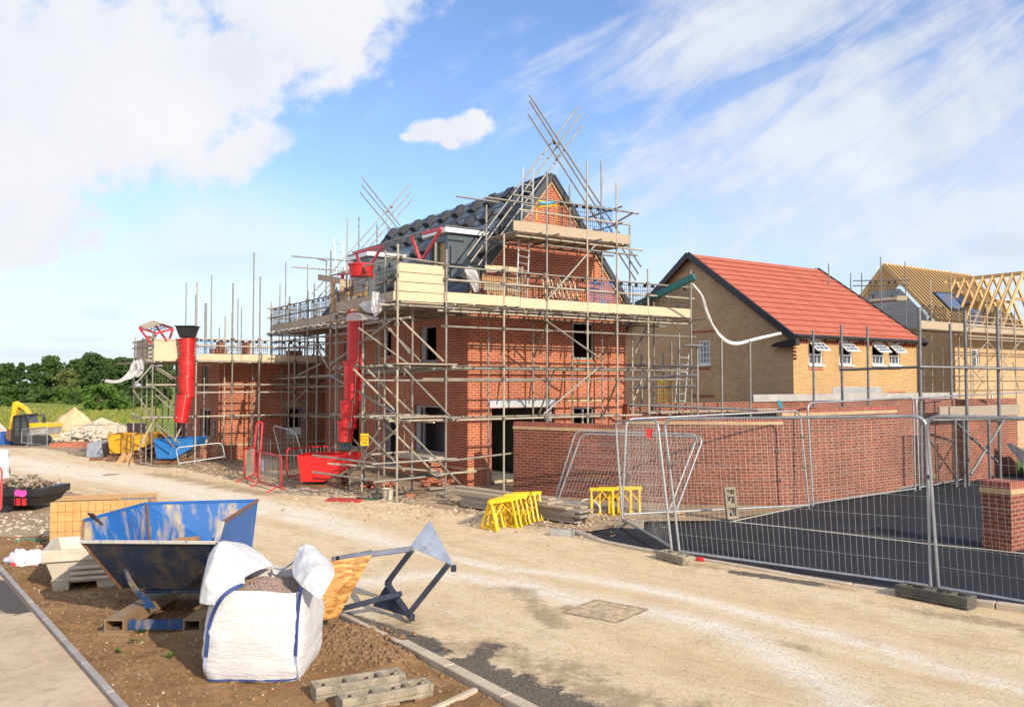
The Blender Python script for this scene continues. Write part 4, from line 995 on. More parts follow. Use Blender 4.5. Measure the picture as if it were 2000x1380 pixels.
# ------------------------------------------------------------------ curved garden wall, stepped
def wp(px, d): return V3((px - 1000) / F * d, d, 0)
wl = [wp(1003, 21.0), wp(1100, 20.2), wp(1215, 19.45), wp(1300, 19.05), wp(1400, 18.8), wp(1500, 18.75), wp(1560, 18.9), wp(1640, 19.55), wp(1750, 20.9)]
wl = smooth_pl(wl, 3)
cum = [0]
for a, b in zip(wl, wl[1:]): cum.append(cum[-1] + (b - a).length)
def wat(px):
    for i in range(len(wl) - 1):
        c0, c1 = wl[i].x / wl[i].y * F + 1000, wl[i + 1].x / wl[i + 1].y * F + 1000
        if c0 <= px <= c1: return cum[i] + (cum[i + 1] - cum[i]) * (px - c0) / max(1e-6, c1 - c0)
    return cum[-1]
def wpos(s):
    for i in range(len(cum) - 1):
        if s <= cum[i + 1] or i == len(cum) - 2:
            t = (s - cum[i]) / (cum[i + 1] - cum[i]); d = (wl[i + 1] - wl[i]).normalized(); return wl[i].lerp(wl[i + 1], t), V3(d.y, -d.x, 0)
gw_ = thing('garden_wall', 'long curved red brick garden wall stepping up towards the tarmac drive', 'wall', wl[0])
def wsec(name, mat, s0, s1, z0, z1, out, thick=.22):
    n = max(2, int((s1 - s0) / .2)); mb = MB(); us = []
    for i in range(n + 1):
        s = s0 + (s1 - s0) * i / n; p, nn = wpos(s)
        for q in (p + nn * out + V3(0, 0, z0), p + nn * out + V3(0, 0, z1), p - nn * (thick + out) + V3(0, 0, z1), p - nn * (thick + out) + V3(0, 0, z0)): mb.v.append(q)
        us += [(s, z0), (s, z1), (s, z1 + thick), (s, z0)]
    for i in range(n):
        for k in range(4): a, b = i * 4 + k, i * 4 + (k + 1) % 4; mb.f.append((a, b, b + 4, a + 4))
    mb.f += [(3, 2, 1, 0), (n * 4, n * 4 + 1, n * 4 + 2, n * 4 + 3)]
    return mb.build(name, mat, gw_, uv=lambda vi, p: us[vi], recalc=True)
sA, sB, sC, sD = 0, wat(1222), wat(1527), cum[-1]
for s0, s1, zt in ((sA, sB, 1.745), (sB, sC, 1.95), (sC, sD, 2.145)):
    wsec('brickwork', MT['brick2'], s0, s1, -.3, zt - .175, 0); wsec('cream_band', MT['cream'], s0 - .015, s1 + .0, zt - .175, zt - .105, .015); wsec('coping', MT['coping'], s0, s1, zt - .105, zt, .0)
mb = MB(); p, nn = wpos(sD); e = p - nn * .0; mb.poly(e, e - nn * 2.6, e - nn * 2.6 + ZX * 1.98, e + ZX * 1.98); mb.build('return_wall', MT['brick2'], gw_)
# garage walls behind it
g0 = wp(1225, 25.0); gd = UX
gt = lambda px: tcol(px, g0, UX)
gar = thing('garage_wall', 'unfinished red brick garage walls with grey concrete beam behind the curved wall', 'wall', g0)
gf = lambda s, d, z: g0 + UX * s - VX * d + ZX * z
mb = MB(); fbox(mb, gf, 0, gt(1870), -.2, 0, 0, hz(g0.x, 25, 789)); mb.build('brickwork', MT['brick2'], gar)
mb = MB(); fbox(mb, gf, gt(1469), gt(1868), -.2, .05, hz(g0.x, 25, 789) + .001, hz(g0.x, 25, 789) + .24); mb.build('concrete_beam', MT['concrete'], gar)
mb = MB(); fbox(mb, gf, gt(1226), gt(1520), .3, .9, hz(g0.x, 24.5, 807), hz(g0.x, 24.5, 807) + .05); mb.build('scaffold_board', MT['boardg'], gar)
mb = MB(); fbox(mb, gf, gt(1236), gt(1530), .1, .22, .0, hz(g0.x, 24.6, 812)); mb.build('shuttering', MT['darkin'], gar)
# brick piece between the props beside the drive
b0 = wp(1806, 22.6); bf = lambda s, d, z: b0 + UX * s - VX * d + ZX * z; bt = lambda px: tcol(px, b0, UX)
bw = thing('brick_wall', 'red brick wall with pier beside the tarmac drive, propped by grey steel tubes', 'wall', b0)
mb = MB(); fbox(mb, bf, 0, bt(1984), -.2, 0, -.1, 2.25); fbox(mb, bf, bt(1866), bt(1909), .001, .28, -.1, 2.25); mb.build('brickwork', MT['brick2'], bw)
mb = MB(); fbox(mb, bf, bt(1807), bt(1965), .32, .38, 1.78, 2.08); mb.build('plank', MT['boardg'], bw)
mb = MB(); fbox(mb, bf, bt(1750), bt(1806), -.4, -.2, -.1, 1.3); mb.build('low_brickwork', MT['brick2'], bw)
# black sheet against the brick wall
mb = MB(); mb.grid(lambda s, t: bf(bt(1940) + s * 1.5, .4 + .5 * (1 - t) + .08 * math.sin(s * 9 + t * 5), t * (1.0 - .5 * s) + .03 * math.sin(s * 14)), 12, 8)
tag(mb.build('plastic_sheet', MT['black'], smooth=True), 'crumpled black plastic sheet slumped against the brick wall past the drive', 'sheet')
# low brick pillar on the drive
pc = G(1976, 1080); pc.z = 0.0
pl_ = thing('brick_pillar', 'short square red brick pillar with cream band on the tarmac', 'pillar', pc)
pf = lambda s, d, z: pc + UX * s + VX * d + ZX * z
mb = MB(); fbox(mb, pf, 0, .48, 0, .46, -.05, .92); mb.build('brickwork', MT['brick2'], pl_)
mb = MB(); fbox(mb, pf, -.02, .5, -.02, .48, .92, 1.0); mb.build('cream_band', MT['cream'], pl_)
mb = MB(); fbox(mb, pf, 0, .48, 0, .46, 1.0, 1.115); mb.build('coping', MT['coping'], pl_)
# ------------------------------------------------------------------ mesh fence panels
def panel(label, BL, TL, TR, BR, group='steel mesh fence panels', lift=.06, mat=None, sp=.082, hs=.27, name='mesh_fence'):
    t = thing(name, label, 'fence', BL, group)
    q = lambda s, h: BL.lerp(BR, s).lerp(TL.lerp(TR, s), h)
    wd, ht = (BR - BL).length, (TL - BL).length
    mb = MB(); c = .17
    loop = [q(0, lift / ht), *bez(q(0, 1 - c / ht), q(0, 1), q(c / wd, 1), 6), *bez(q(1 - c / wd, 1), q(1, 1), q(1, 1 - c / ht), 6), q(1, lift / ht)]
    fm = mat or MT['galv']
    mb.path(loop, .021, 8); mb.tube(q(0, lift / ht), q(0, -.02), .021, 8); mb.tube(q(1, lift / ht), q(1, -.02), .021, 8)
    mb.tube(q(.005, lift / ht), q(.995, lift / ht), .021, 8); mb.build('frame', fm, t, smooth=True, angle=50)
    mb = MB(); n = int(wd / sp); lo, hi = lift / ht, 1
    nrm = (BR - BL).cross(TL - BL).normalized()
    def bow(s, h): return q(s, h) + nrm * (.012 * math.sin(s * 17 + h * 3) + .01 * noise.noise(V3(s * 9, h * 5, BL.x)))
    for i in range(1, n):
        s = i / n; x = s * wd; top = 1 - (0 if c < x < wd - c else (c - math.sqrt(max(0, c * c - (c - min(x, wd - x)) ** 2))) / ht)
        pts = [bow(s, lo + (top - lo) * k / 6) for k in range(7)]
        mb.path(pts, .0015, 4)
    k = 1
    while lo * ht + k * hs < ht - .03:
        h = lo + k * hs / ht; mb.path([bow(j / 12, h) for j in range(13)], .0015, 4); k += 1
    mb.build('mesh', MT['wire'], t)
    return t
def foot(label, c, d, mat, group='fence feet', nrm=ZX, L_=.72, W_=.23, H_=.135, cat='fence foot'):
    """slotted fence block: c = centre of its base, d = long direction"""
    t = thing('ballast_block', label, cat, c, group)
    d = Vector(d).normalized(); n = Vector(nrm).normalized(); s = n.cross(d).normalized()
    mb = MB()
    def bx(a0, a1, b0, b1, z0, z1): mb.hexa([c + d * a0 + s * b0 + n * z0, c + d * a1 + s * b0 + n * z0, c + d * a1 + s * b1 + n * z0, c + d * a0 + s * b1 + n * z0], [c + d * a0 + s * b0 + n * z1, c + d * a1 + s * b0 + n * z1, c + d * a1 + s * b1 + n * z1, c + d * a0 + s * b1 + n * z1])
    l, w2 = L_ / 2, W_ / 2
    bx(-l, l, -w2, w2, .03, .065); bx(-l, l, -w2, -w2 + .045, .066, H_); bx(-l, l, w2 - .045, w2, .066, H_)
    for a, b in ((-l, -l + .06), (-.30 * l, -.02 * l), (.42 * l, .55 * l), (l - .05, l)): bx(a, b, -w2 + .046, w2 - .046, .0655, H_ - .002)
    for a in (-.75 * l, .2 * l, .8 * l): bx(a, a + .05, -.022, .022, .066, H_ - .003)
    bx(-l, -l + .16, -w2 + .01, w2 - .01, 0, .0295); bx(l - .16, l, -w2 + .01, w2 - .01, 0, .0295); bx(-.1, .1, -w2 + .01, w2 - .01, 0, .0295)
    mb.build('block', mat, t, bevel=.008, seg=2)
    return t
N0, N1 = G(1216, 1028), G(1312, 1088)
panel('narrow angled mesh fence panel in the middle, with a small red tag near its corner', N0 + ZX * .08, D(1202, 822, N0.y + .15), D(1284, 820, N1.y + .12), N1 + ZX * .10)
B0, B1 = G(1328, 1086), G(1818, 1158)
pB = panel('long mesh fence panel along the drive kerb, between the two fence blocks', B0 + ZX * .02, D(1297, 818, B0.y + .12), D(1809, 812, B1.y + .05), B1 + ZX * .03)
c0 = G(1834, 1160); cdn = (G(2000, 1190) - c0).normalized(); c1 = c0 + cdn * 3.6
panel('mesh fence panel in front of the short brick pillar', c0 + ZX * .03, D(1810, 812, c0.y - .02), D(1810, 812, c0.y - .02) + cdn * 3.6 + ZX * .02, c1 + ZX * .05)
a_, b_ = G(1215, 1020), G(1580, 994)
panel('mesh fence panel standing in front of the curved wall, by the upright fence block', a_ + ZX * .1, D(1224, 818, a_.y + .1), D(1562, 802, b_.y + .1), b_ + ZX * .02)
a2, b2 = G(1588, 990), G(1788, 960)
panel('mesh fence panel along the far edge of the drive before the dark recess', a2 + ZX * .02, D(1577, 787, a2.y + .1), D(1783, 776, b2.y + .1), b2 + ZX * .02)
a3, b3 = G(1796, 958), G(1936, 930)
panel('mesh fence panel in front of the propped brick wall', a3 + ZX * .02, D(1789, 777, a3.y + .1), D(1929, 769, b3.y + .1), b3 + ZX * .02)
a4, b4 = G(1942, 929), G(2080, 903)
panel('mesh fence panel beyond the brick pillar, at the end of the drive', a4 + ZX * .02, D(1937, 769, a4.y + .1), D(2072, 762, b4.y + .1), b4 + ZX * .02)
l0, l1 = G(1088, 984), G(1310, 1006)
panel('outer of two slanted mesh panels leaning on the curved wall', l0 + ZX * .03, D(1136, 847, 19.0), D(1374, 853, 17.75), l1 + ZX * .03 + V3(.09, .0, 0), 'panels leaning on the wall', .03)
panel('inner of two slanted mesh panels leaning on the curved wall', l0 + V3(-.06, .12, .03), D(1125, 841, 19.15), D(1364, 848, 17.9), l1 + V3(-.03, .12, .03), 'panels leaning on the wall', .03)
fd = V3(.72, .69, 0)
foot('worn fence block under the corner of the mesh fence, beside the red can', G(1318, 1097), V3(.5, -.86, 0), MT['foot'], L_=.62)
foot('dark rubber fence block at the junction of the two front mesh panels', G(1826, 1176), V3(.50, -.62, 0), MT['rubber'], L_=.88, W_=.26, H_=.16)
foot('small fence block under the far end of the narrow mesh panel', G(1228, 1032), V3(1, -.2, 0), MT['foot'], L_=.55)
foot('fence block stood on end against the brick wall behind the mesh', G(1427, 1016) + V3(0, .1, .33), V3(-.08, .1, 1), MT['foot'], nrm=V3(.1, -1, .1), L_=.62)
foot('pale weathered fence block lying in front of another on the soil', G(752, 1374), G(832, 1352) - G(640, 1388), MT['foot'], 'fence blocks lying on the soil', L_=.80, W_=.2)
foot('mossy fence block lying behind another on the soil by the kerb', G(700, 1352), G(790, 1328) - G(622, 1356), MT['foot'], 'fence blocks lying on the soil', L_=.80, W_=.22)
# fence couplers
for i, (px, py, Y, who) in enumerate(((1315, 905, N1.y + .05, 'yellowish clip joining the narrow panel to the long panel'), (1816, 930, B1.y, 'steel clip joining the two front mesh panels by the rubber block'), (1570, 853, b_.y + .05, 'steel clip joining the two mesh panels before the curved wall, upper one'), (1573, 912, b_.y + .05, 'steel clip joining the two mesh panels before the curved wall, lower one'))):
    c = D(px, py, Y); mb = MB(); mb.bar(c - V3(.07, 0, 0), c + V3(.07, 0, 0), .05, .045); mb.tube(c - V3(0, .05, 0), c + V3(0, .05, 0), .012, 8)
    tag(mb.build('fence_clip', MT['brassy'] if 'brassy' in MT else MT['coupler'], bevel=.006), who, 'clip', 'fence clips')
# red tag on the narrow panel
c = D(1268, 846, N1.y + .4) ; mb = MB(); mb.box(c, V3(.045, 0, 0), V3(0, .004, 0), V3(0, 0, .07)); t = mb.build('warning_tag', MT['red']); tag(t, 'small red tag hanging on the narrow mesh panel', 'tag')
# red drinks can on the road
c = G(1368, 1096) + V3(0, 0, .036); dx = V3(.9, -.4, 0).normalized()
t = thing('drinks_can', 'red drinks can lying on the road beside the kerb', 'can', c)
mb = MB(); mb.lathe(c - dx * .06, [(.026, 0), (.033, .008), (.033, .105), (.027, .118)], 16, axis=dx); mb.build('body', MT['red'], t, smooth=True, angle=40)
mb = MB(); mb.lathe(c + dx * .0585, [(.027, 0), (.024, .003)], 16, axis=dx); mb.build('lid', MT['galv'], t)
# ------------------------------------------------------------------ scaffold boards stack and trestles
sd0, sd1 = G(905, 990), G(1108, 1022); sdir = (sd1 - sd0).normalized(); sn = V3(-sdir.y, sdir.x, 0)
nm = ['lowest', 'second', 'third', 'fourth', 'fifth', 'sixth', 'seventh', 'eighth', 'topmost']
for j in range(9):
    for k in range(2):
        if j == 8 and k == 0: continue
        off = [.0, .02, -.05, .04, -.03, .05, -.12, -.25, -.5][j] + random.uniform(-.06, .06); ln = 3.3 + random.uniform(-.15, .1)
        if j >= 7: ln -= .5
        a = sd0 + sdir * off + sn * (.03 + k * .25 + random.uniform(-.015, .015)) + ZX * (.06 + j * .040); b = a + sdir * ln + sn * random.uniform(-.03, .03)
        mb = MB(); mb.bar(a, b, .222, .036); o = mb.build('scaffold_board', MT['boardw'] if j > 5 else MT['boardg'])
        tag(o, '%s grey scaffold board from the ground in the %s row of the timber stack' % (nm[j], ['front', 'back'][k]), 'board', 'boards stacked by the yellow trestles')
for t_ in (.1, .5, .92):
    mb = MB(); p = sd0.lerp(sd0 + sdir * 3.2, t_); mb.bar(p + sn * -.1 + ZX * .018, p + sn * .45 + ZX * .018, .08, .04); tag(mb.build('timber_bearer', MT['boardg']), 'short timber bearer laid on the dirt under the stack of grey scaffold boards', 'timber', 'bearers under the board stack')
def trestle(label, c, ang, tilt=0.0, group='yellow steel trestles', w_=.72, h_=.52):
    t = thing('trestle', label, 'trestle', (0, 0, 0), group)
    mb = MB(); mb.bar((-w_ / 2, 0, h_), (w_ / 2, 0, h_), .07, .06); mb.build('top_bar', MT['yellow'], t, bevel=.006)
    for sx in (-1, 1):
        for sy in (-1, 1):
            mb = MB(); x = sx * w_ * .42; mb.bar((x, sy * .03, h_ - .03), (x, sy * .21, .03), .035, .035, V3(1, 0, 0)); mb.build('leg', MT['yellow'], t)
        mb = MB(); mb.bar((sx * w_ * .42, -.25, .018), (sx * w_ * .42, .25, .018), .05, .036); mb.build('foot_bar', MT['yellow'], t)
    mb = MB()
    for sy in (-1, 1):
        for sx in (-1, 1): mb.tube((sx * w_ * .40, sy * .13, .22), (0, sy * .04, h_ - .04), .009, 6)
    mb.build('brace', MT['yellow'], t)
    t.location = c; t.rotation_euler = (tilt, 0, ang)
    return t
def trs(items, group):
    for lab, px, py, dz, ang, tilt in items:
        trestle(lab, G(px, py) + ZX * dz, ang, tilt, group)
tn = ['yellow steel trestle at the outer end of the front pile, nearest the road', 'second yellow trestle from the road in the pile by the boards', 'third yellow trestle from the road in the pile by the boards', 'fourth yellow trestle from the road in the pile by the boards', 'fifth yellow trestle from the road in the pile by the boards', 'sixth yellow trestle from the road in the pile by the boards', 'yellow steel trestle nearest the stacked boards, innermost of its pile']
for i in range(7):
    a, b = G(975, 1032), G(1028, 1014); trestle(tn[i], a.lerp(b, i / 6) + ZX * random.uniform(0, .03), .62 + random.uniform(-.12, .12) - .04 * i, random.uniform(-.07, .07), 'yellow trestles piled in front of the boards', .60, .50)
tn = ['first yellow trestle behind the mesh fence, beside the white hoop', 'second yellow trestle from the white hoop behind the mesh', 'third yellow trestle from the white hoop behind the mesh', 'yellow trestle behind the mesh fence, last from the white hoop']
for i in range(4): trestle(tn[i], G(1176 + i * 18, 1004 - i) + V3(0, .09 * (i % 2), .01), -.12 + random.uniform(-.1, .1), random.uniform(-.08, .08), 'yellow trestles behind the mesh fence', .52, .50)
mb = MB(); c = G(1150, 1005); mb.path([c + V3(.25 * math.cos(a), .05, .02 + .30 * math.sin(a)) for a in [math.pi * k / 12 for k in range(13)]], .012, 6)
tag(mb.build('hose_loop', MT['white'], smooth=True), 'white plastic hose looped on the dirt beside the rear yellow trestles', 'hose')
# two orange-brown bricks left at the wall foot, concrete kerb stones laid loose
for lab, px, py, m_ in (('cream brick standing at the foot of the curved wall behind the mesh', 1328, 1008, MT['cream']), ('red brick lying in the dirt before the scaffold corner', 801, 972, MT['brick'])):
    c = G(px, py); mb = MB(); mb.box(c + ZX * .05, V3(.10, .02, 0), V3(-.01, .05, 0), V3(0, 0, .05)); tag(mb.build('brick', m_, bevel=.004), lab, 'brick', 'loose bricks')
c = G(1098, 1047); mb = MB(); mb.bar(c + ZX * .05 - V3(.2, -.06, 0), c + ZX * .05 + V3(.2, -.06, 0), .13, .14); tag(mb.build('kerb_stone', MT['concrete'], bevel=.01), 'loose grey kerb stone at the end of the kerb line by the dirt', 'kerb stone')
# ------------------------------------------------------------------ scaffolding
class Scaf:
    def __init__(s, name_label, loc, r=.026):
        s.root = thing('scaffolding', name_label, 'scaffolding', loc); s.r = r; s.cp = MB(); s.n = {}
    def pole(s, kind, p0, p1, mat=None, r=None):
        s.n[kind] = s.n.get(kind, 0) + 1
        mb = MB(); mb.tube(p0, p1, r or s.r, 8); return mb.build(kind, mat or random.choice((MT['tube'], MT['tube'], MT['tube'], MT['tubel'])), s.root, smooth=True, angle=50)
    def std(s, p, ztop, z0=None, mat=None, plate=True, r=None):
        z0 = gz(p.x, p.y) if z0 is None else z0; j = V3(random.uniform(-.012, .012), random.uniform(-.012, .012), 0)
        s.pole('standard', V3(p.x, p.y, z0), V3(p.x, p.y, ztop) + j, mat, r)
        if plate: s.cp.abox(p.x - .075, p.x + .075, p.y - .075, p.y + .075, z0 + .001, z0 + .015)
    def clip(s, p, k=1.0):
        p = Vector(p); a = random.random() * 3; d = V3(math.cos(a), math.sin(a), 0)
        s.cp.bar(p - d * .06 * k, p + d * .06 * k, .085 * k, .10 * k)
    def done(s, mat=None):
        if s.cp.v: o = s.cp.build('couplers', mat or MT['coupler'], s.root); o['kind'] = 'stuff'
def colpt(fr, px, u=None, v=None):
    if v is not None: t = tcol(px, fr(0, v), UX); return fr(t, v), t
    t = tcol(px, fr(u, 0), VX); return fr(u, t), t
VO, VI, UO, UB = -1.57, -.32, -1.5, -2.77
S = Scaf('tall steel scaffolding wrapped round the half built house with dark tiled roof', W(-1.5, -1.57))
gp = {}
for px, top in ((776, 477), (871, 487), (984, 457), (1068, 335), (1148, 316), (1206, 358), (1267, 524), (1350, 528)):
    p, t = colpt(W, px, v=VO); gp[px] = t; S.std(p, hz(p.x, p.y, top))
uC, u0_, uE = gp[776], gp[871], gp[1350]
for px, top, b in ((954, 585, 0), (1041, 590, 0), (1118, 590, 0), (1176, 314, 0), (1236, 590, 0), (1277, 590, 0), (1114, 362, 6.6), (1231, 437, 4.6), (949, 400, 4.6), (849, 474, 4.6)):
    p, t = colpt(W, px, v=VI if px != 849 else VO + .1); S.std(p, hz(p.x, p.y, top), b if b else None, plate=b == 0)
lp = {}
for px, top in ((528, 590), (564, 578), (600, 568), (645, 489)):
    p, t = colpt(W, px, u=UO); lp[px] = t; S.std(p, hz(p.x, p.y, top))
for px, top in ((545, 600), (585, 600), (618, 592), (660, 600), (735, 640), (790, 640), (806, 640)):
    p, t = colpt(W, px, u=-.38); S.std(p, hz(p.x, p.y, top))
for px, top in ((612, 553), (636, 512), (676, 426), (699, 423), (735, 439), (757, 444)):
    p, t = colpt(W, px, v=11.4); S.std(p, hz(p.x, p.y, top))
bp = {}
for px, top in ((751, 489), (708, 600), (684, 640), (656, 560), (675, 521)):
    p, t = colpt(W, px, u=UB); bp[px] = t; S.std(p, hz(p.x, p.y, top), None if px != 675 else 4.5, plate=px != 675)
for px in (805, 740, 712): 
    p, t = colpt(W, px, u=-2.1); S.std(p, 4.5)
vB = bp[656]
# ledgers and guard rails along the gable side
def led(v, ua, ub, z, kind='ledger', z2=None, mat=None): return S.pole(kind, W(ua, v + random.uniform(-.02, .02) + .05, z), W(ub, v + .05, z if z2 is None else z2), mat)
def ledv(u, va, vb, z, kind='ledger', z2=None, mat=None): return S.pole(kind, W(u + .05, va, z), W(u + .05, vb, z if z2 is None else z2), mat)
for v in (VO, VI):
    led(v, u0_ - .25, uE - 1.9, 1.82); led(v, u0_ - .3, uE + .35, 3.06); led(v, u0_ - .2, uE + .25, 4.42)
led(VO, u0_ - .6, uE + .2, 2.80); led(VO, u0_ - .1, uE + .25, 4.05); led(VO, u0_ - 2.0, u0_ + 2.6, 2.76)
led(VO, uC - .15, uE + .1, 4.50); led(VO, gp[871] - .1, gp[1068] - .2, .85, z2=1.0); led(VO, uC - .2, gp[871] + .3, 1.84); led(VO, uC - .2, gp[871] + .3, 3.08)
led(VO, u0_ - .05, uE + .15, 5.49, 'guard_rail'); led(VO, u0_ - .05, uE + .2, 5.17, 'guard_rail'); led(VO, uC - .3, u0_ + .1, 5.62, 'guard_rail', 5.53)
uA, uZ = colpt(W, 1003, v=VO)[1], colpt(W, 1238, v=VO)[1]
for z, a, b in ((7.44, uA, uZ + .25), (7.09, uA + .2, uZ - .1)): led(VO, a, b, z, 'guard_rail')
for v in (VO, VI): led(v, uA + .1, uZ + .4, 6.42)
led(VO, uA + .9, uZ + .2, 6.26); led(VO + .3, uA - .6, uA + 1.1, 7.36); led(VI, uA - .9, uA + .4, 7.52)
for z in (7.5, 7.05, 6.47): S.pole('transom', W(gp[1206] - .0, VO - .25, z), W(gp[1206] + .35, .9, z))
S.pole('transom', W(uZ - .05, VO - .1, 7.42), W(uZ + .5, -.2, 7.40))
# left (eaves) side
for u, va in ((UO, VO - .2), (-.38, VI)):
    ledv(u, va, 11.55, 1.84, z2=1.52); ledv(u, va, 11.6, 3.07, z2=2.84); ledv(u, va, 11.7, 4.45)
ledv(UO, 1.9, 11.6, 2.62, z2=2.55); ledv(UO, 1.9, 11.5, 4.18); ledv(UO, 2.2, 11.5, 3.93); ledv(UO, vB - .4, 11.6, 5.42, 'guard_rail'); ledv(UO, vB - .4, 11.6, 5.09, 'guard_rail')
for z in (1.84, 3.07, 4.45, 4.18): ledv(UB, VO - .45, vB + .35, z)
ledv(UB + .7, VO - .3, vB + .3, 1.80); ledv(UB + .7, VO - .3, vB + .3, 3.03)
ledv(UB, VO - .1, vB + .5, 5.62, 'guard_rail'); ledv(UB, VO + .5, vB + .4, 5.12, 'guard_rail')
for z in (1.5, 2.84, 4.45, 5.09, 5.42): led(11.4, UO - .15, 6.6, z)
for z in (7.4, 7.0): led(11.3, -.8, 2.2, z)
S.pole('transom', W(.3, 10.6, 7.2), W(.3, 11.9, 7.5)); 
# transoms: short tubes whose ends poke out under the decks and lifts
k = 0
for i in range(22):
    u = u0_ + .15 + i * (uE - u0_ - .2) / 21 + random.uniform(-.12, .12); S.pole('transom', W(u, VO - random.uniform(.2, .75), random.choice((4.535, 4.535, 4.47))), W(u, -.05, 4.53), r=.024)
for i in range(7):
    u = u0_ + .5 + i * 1.05; S.pole('transom', W(u, VO - .25, 3.11), W(u, -.08, 3.11), r=.024)
for i in range(7): u = uA + .1 + i * .47; S.pole('transom', W(u, VO - random.uniform(.25, .7), 6.465), W(u, -.1, 6.465), r=.024)
for i in range(16):
    v = 2.6 + i * .58; S.pole('transom', W(UO - random.uniform(.15, .4), v, 4.5), W(-.05, v, 4.5), r=.024)
for i in range(6): v = VO + .2 + i * .62; S.pole('transom', W(UB - random.uniform(.2, .45), v, 4.5), W(-.1, v, 4.5), r=.024)
for z in (1.88, 3.11):
    for i in range(8): v = VO + .15 + i * .45; S.pole('transom', W(UB - .25, v, z), W(UO + .3, v, z), r=.024)
for i in range(5): v = 3.2 + i * 1.8; S.pole('transom', W(UO - .2, v, 2.95), W(-.1, v, 2.95), r=.024)
# braces
def brp(px0, py0, px1, py1, v=None, u=None, kind='brace', mat=None, v2=None):
    if v is not None: a, b = onp(px0, py0, W(0, v), VX), onp(px1, py1, W(0, v if v2 is None else v2), VX)
    else: a, b = onp(px0, py0, W(u, 0), UX), onp(px1, py1, W(u, 0), UX)
    S.pole(kind, a, b, mat)
for q in ((1064, 624, 1176.6, 703), (1167.5, 718.5, 1062, 808), (1069, 585, 1163, 478), (780, 621, 866, 705), (786.6, 717, 886, 820), (786.6, 829.5, 897, 943)): brp(*q, v=VO - .06)
for q in ((1084, 720, 1053, 808), (1073, 616, 1044, 696), (1210, 626, 1178, 694), (1205.5, 744, 1180, 807)): brp(*q, v=VO + .1, v2=VI)
for q in ((744, 627, 821, 705), (718, 722, 811, 811), (754, 829, 868, 943), (760, 640, 800, 690), (700, 640, 800, 712), (720, 850, 790, 920), (690, 720, 770, 800)): brp(*q, v=VO + .7)
for q in ((646, 712, 771, 621), (645, 733, 777, 809), (656, 949, 774, 839), (665, 831, 737, 905), (700, 905, 742, 836)): brp(*q, u=UB - .06)
brp(612, 667, 641, 718, u=UO + .2); brp(620, 668, 652, 710, u=UO + .4); brp(583, 732, 627, 710, u=UO - .1); brp(600, 760, 560, 800, u=UO)
# loose tubes at the foot of the loading bay and a half height rack
def loose(x0, y0, x1, y1, Y, Yb): S.pole('loose_tube', D(x0, y0, Y), D(x1, y1, Yb))
for q in ((610.6, 888.6, 729, 904, 20.2, 19.3), (727, 906, 892, 895, 19.0, 20.0), (610, 921, 732, 938, 20.0, 19.1), (730, 941, 867, 927, 18.9, 19.9), (715, 888, 800, 881, 20.5, 21.2), (800, 930, 930, 920, 19.8, 20.8), (640, 905, 860, 920, 20.8, 20.6)): loose(*q)
# raking edge-protection tubes that cross above each end of the ridge
def rk(x0, y0, x1, y1, v): S.pole('raking_rail', onp(x0, y0, W(0, v), VX), onp(x1, y1, W(0, v), VX), MT['tube'], .024)
for q, v in (((912, 500, 1128, 210), -.14), ((919, 512, 1134, 225), -.2), ((934, 518, 1137, 246), -.26), ((1034, 186, 1252, 521), -.32), ((1034, 197, 1247, 535), -.38), ((1032, 223, 1242, 547), -.44)): rk(*q, v)
for q, v in (((609, 575, 801, 360), LV + .15), ((620, 583, 802, 376), LV + .2), ((634, 578, 805, 390), LV + .25), ((706, 346, 782, 441), LV + .3), ((706.5, 361, 777, 446), LV + .35), ((703, 375, 769, 455), LV + .4)): rk(*q, v)
for px, py, v in ((1083, 278, -.3), (1090, 283, -.3), (1088, 308, -.3), (764, 404, LV + .3), (757, 412, LV + .3)): S.clip(onp(px, py, W(0, v), VX))
# decks, toe boards, boarded loading bay
def deck(name, q0, q1, along, z0, z1, mat, n, axis):
    for i in range(n):
        mb = MB(); a, b = i / n, (i + 1) / n - .008 / n
        (ua, va), (ub, vb) = q0, q1
        if axis == 'u': va2, vb2 = va + (vb - va) * a, va + (vb - va) * b; pts = [W(ua, va2), W(ub, va2), W(ub, vb2), W(ua, vb2)]
        else: ua2, ub2 = ua + (ub - ua) * a, ua + (ub - ua) * b; pts = [W(ua2, va), W(ub2, va), W(ub2, vb), W(ua2, vb)]
        dz = random.uniform(-.003, .003); mb.hexa([p + ZX * (z0 + dz) for p in pts], [p + ZX * (z1 + dz) for p in pts]); mb.build(name, mat, S.root)
deck('deck_board', (u0_ + .02, VO + .08), (uE - .05, -.3), 0, 4.565, 4.6, MT['boardw'], 5, 'u')
deck('deck_board', (UO + .08, VO + .1), (-.3, 11.35), 0, 4.562, 4.598, MT['boardw'], 5, 'v')
deck('deck_board', (UB + .08, VO + .08), (UO + .07, vB), 0, 4.561, 4.597, MT['boardw'], 5, 'v')
deck('deck_board', (uA + .05, VO + .08), (uZ - .1, -.3), 0, 6.495, 6.53, MT['boardw'], 5, 'u')
deck('deck_board', (UB - .1, VO - .1), (u0_ + .25, VO + .6), 0, 3.13, 3.165, MT['boardg'], 3, 'u')
deck('deck_board', (UB + .0, VO - .05), (u0_ + .1, VO + .5), 0, 1.90, 1.935, MT['boardg'], 2, 'u')
def toe(a, b, z0, z1, mat): mb = MB(); d = (b - a).normalized(); n = V3(d.y, -d.x, 0) * .036; mb.hexa([a + ZX * z0, b + ZX * z0, b + n + ZX * z0, a + n + ZX * z0], [a + ZX * z1, b + ZX * z1, b + n + ZX * z1, a + n + ZX * z1]); mb.build('toe_board', mat, S.root)
jx = [colpt(W, px, v=VO)[1] for px in (868, 1016, 1190, 1352)]
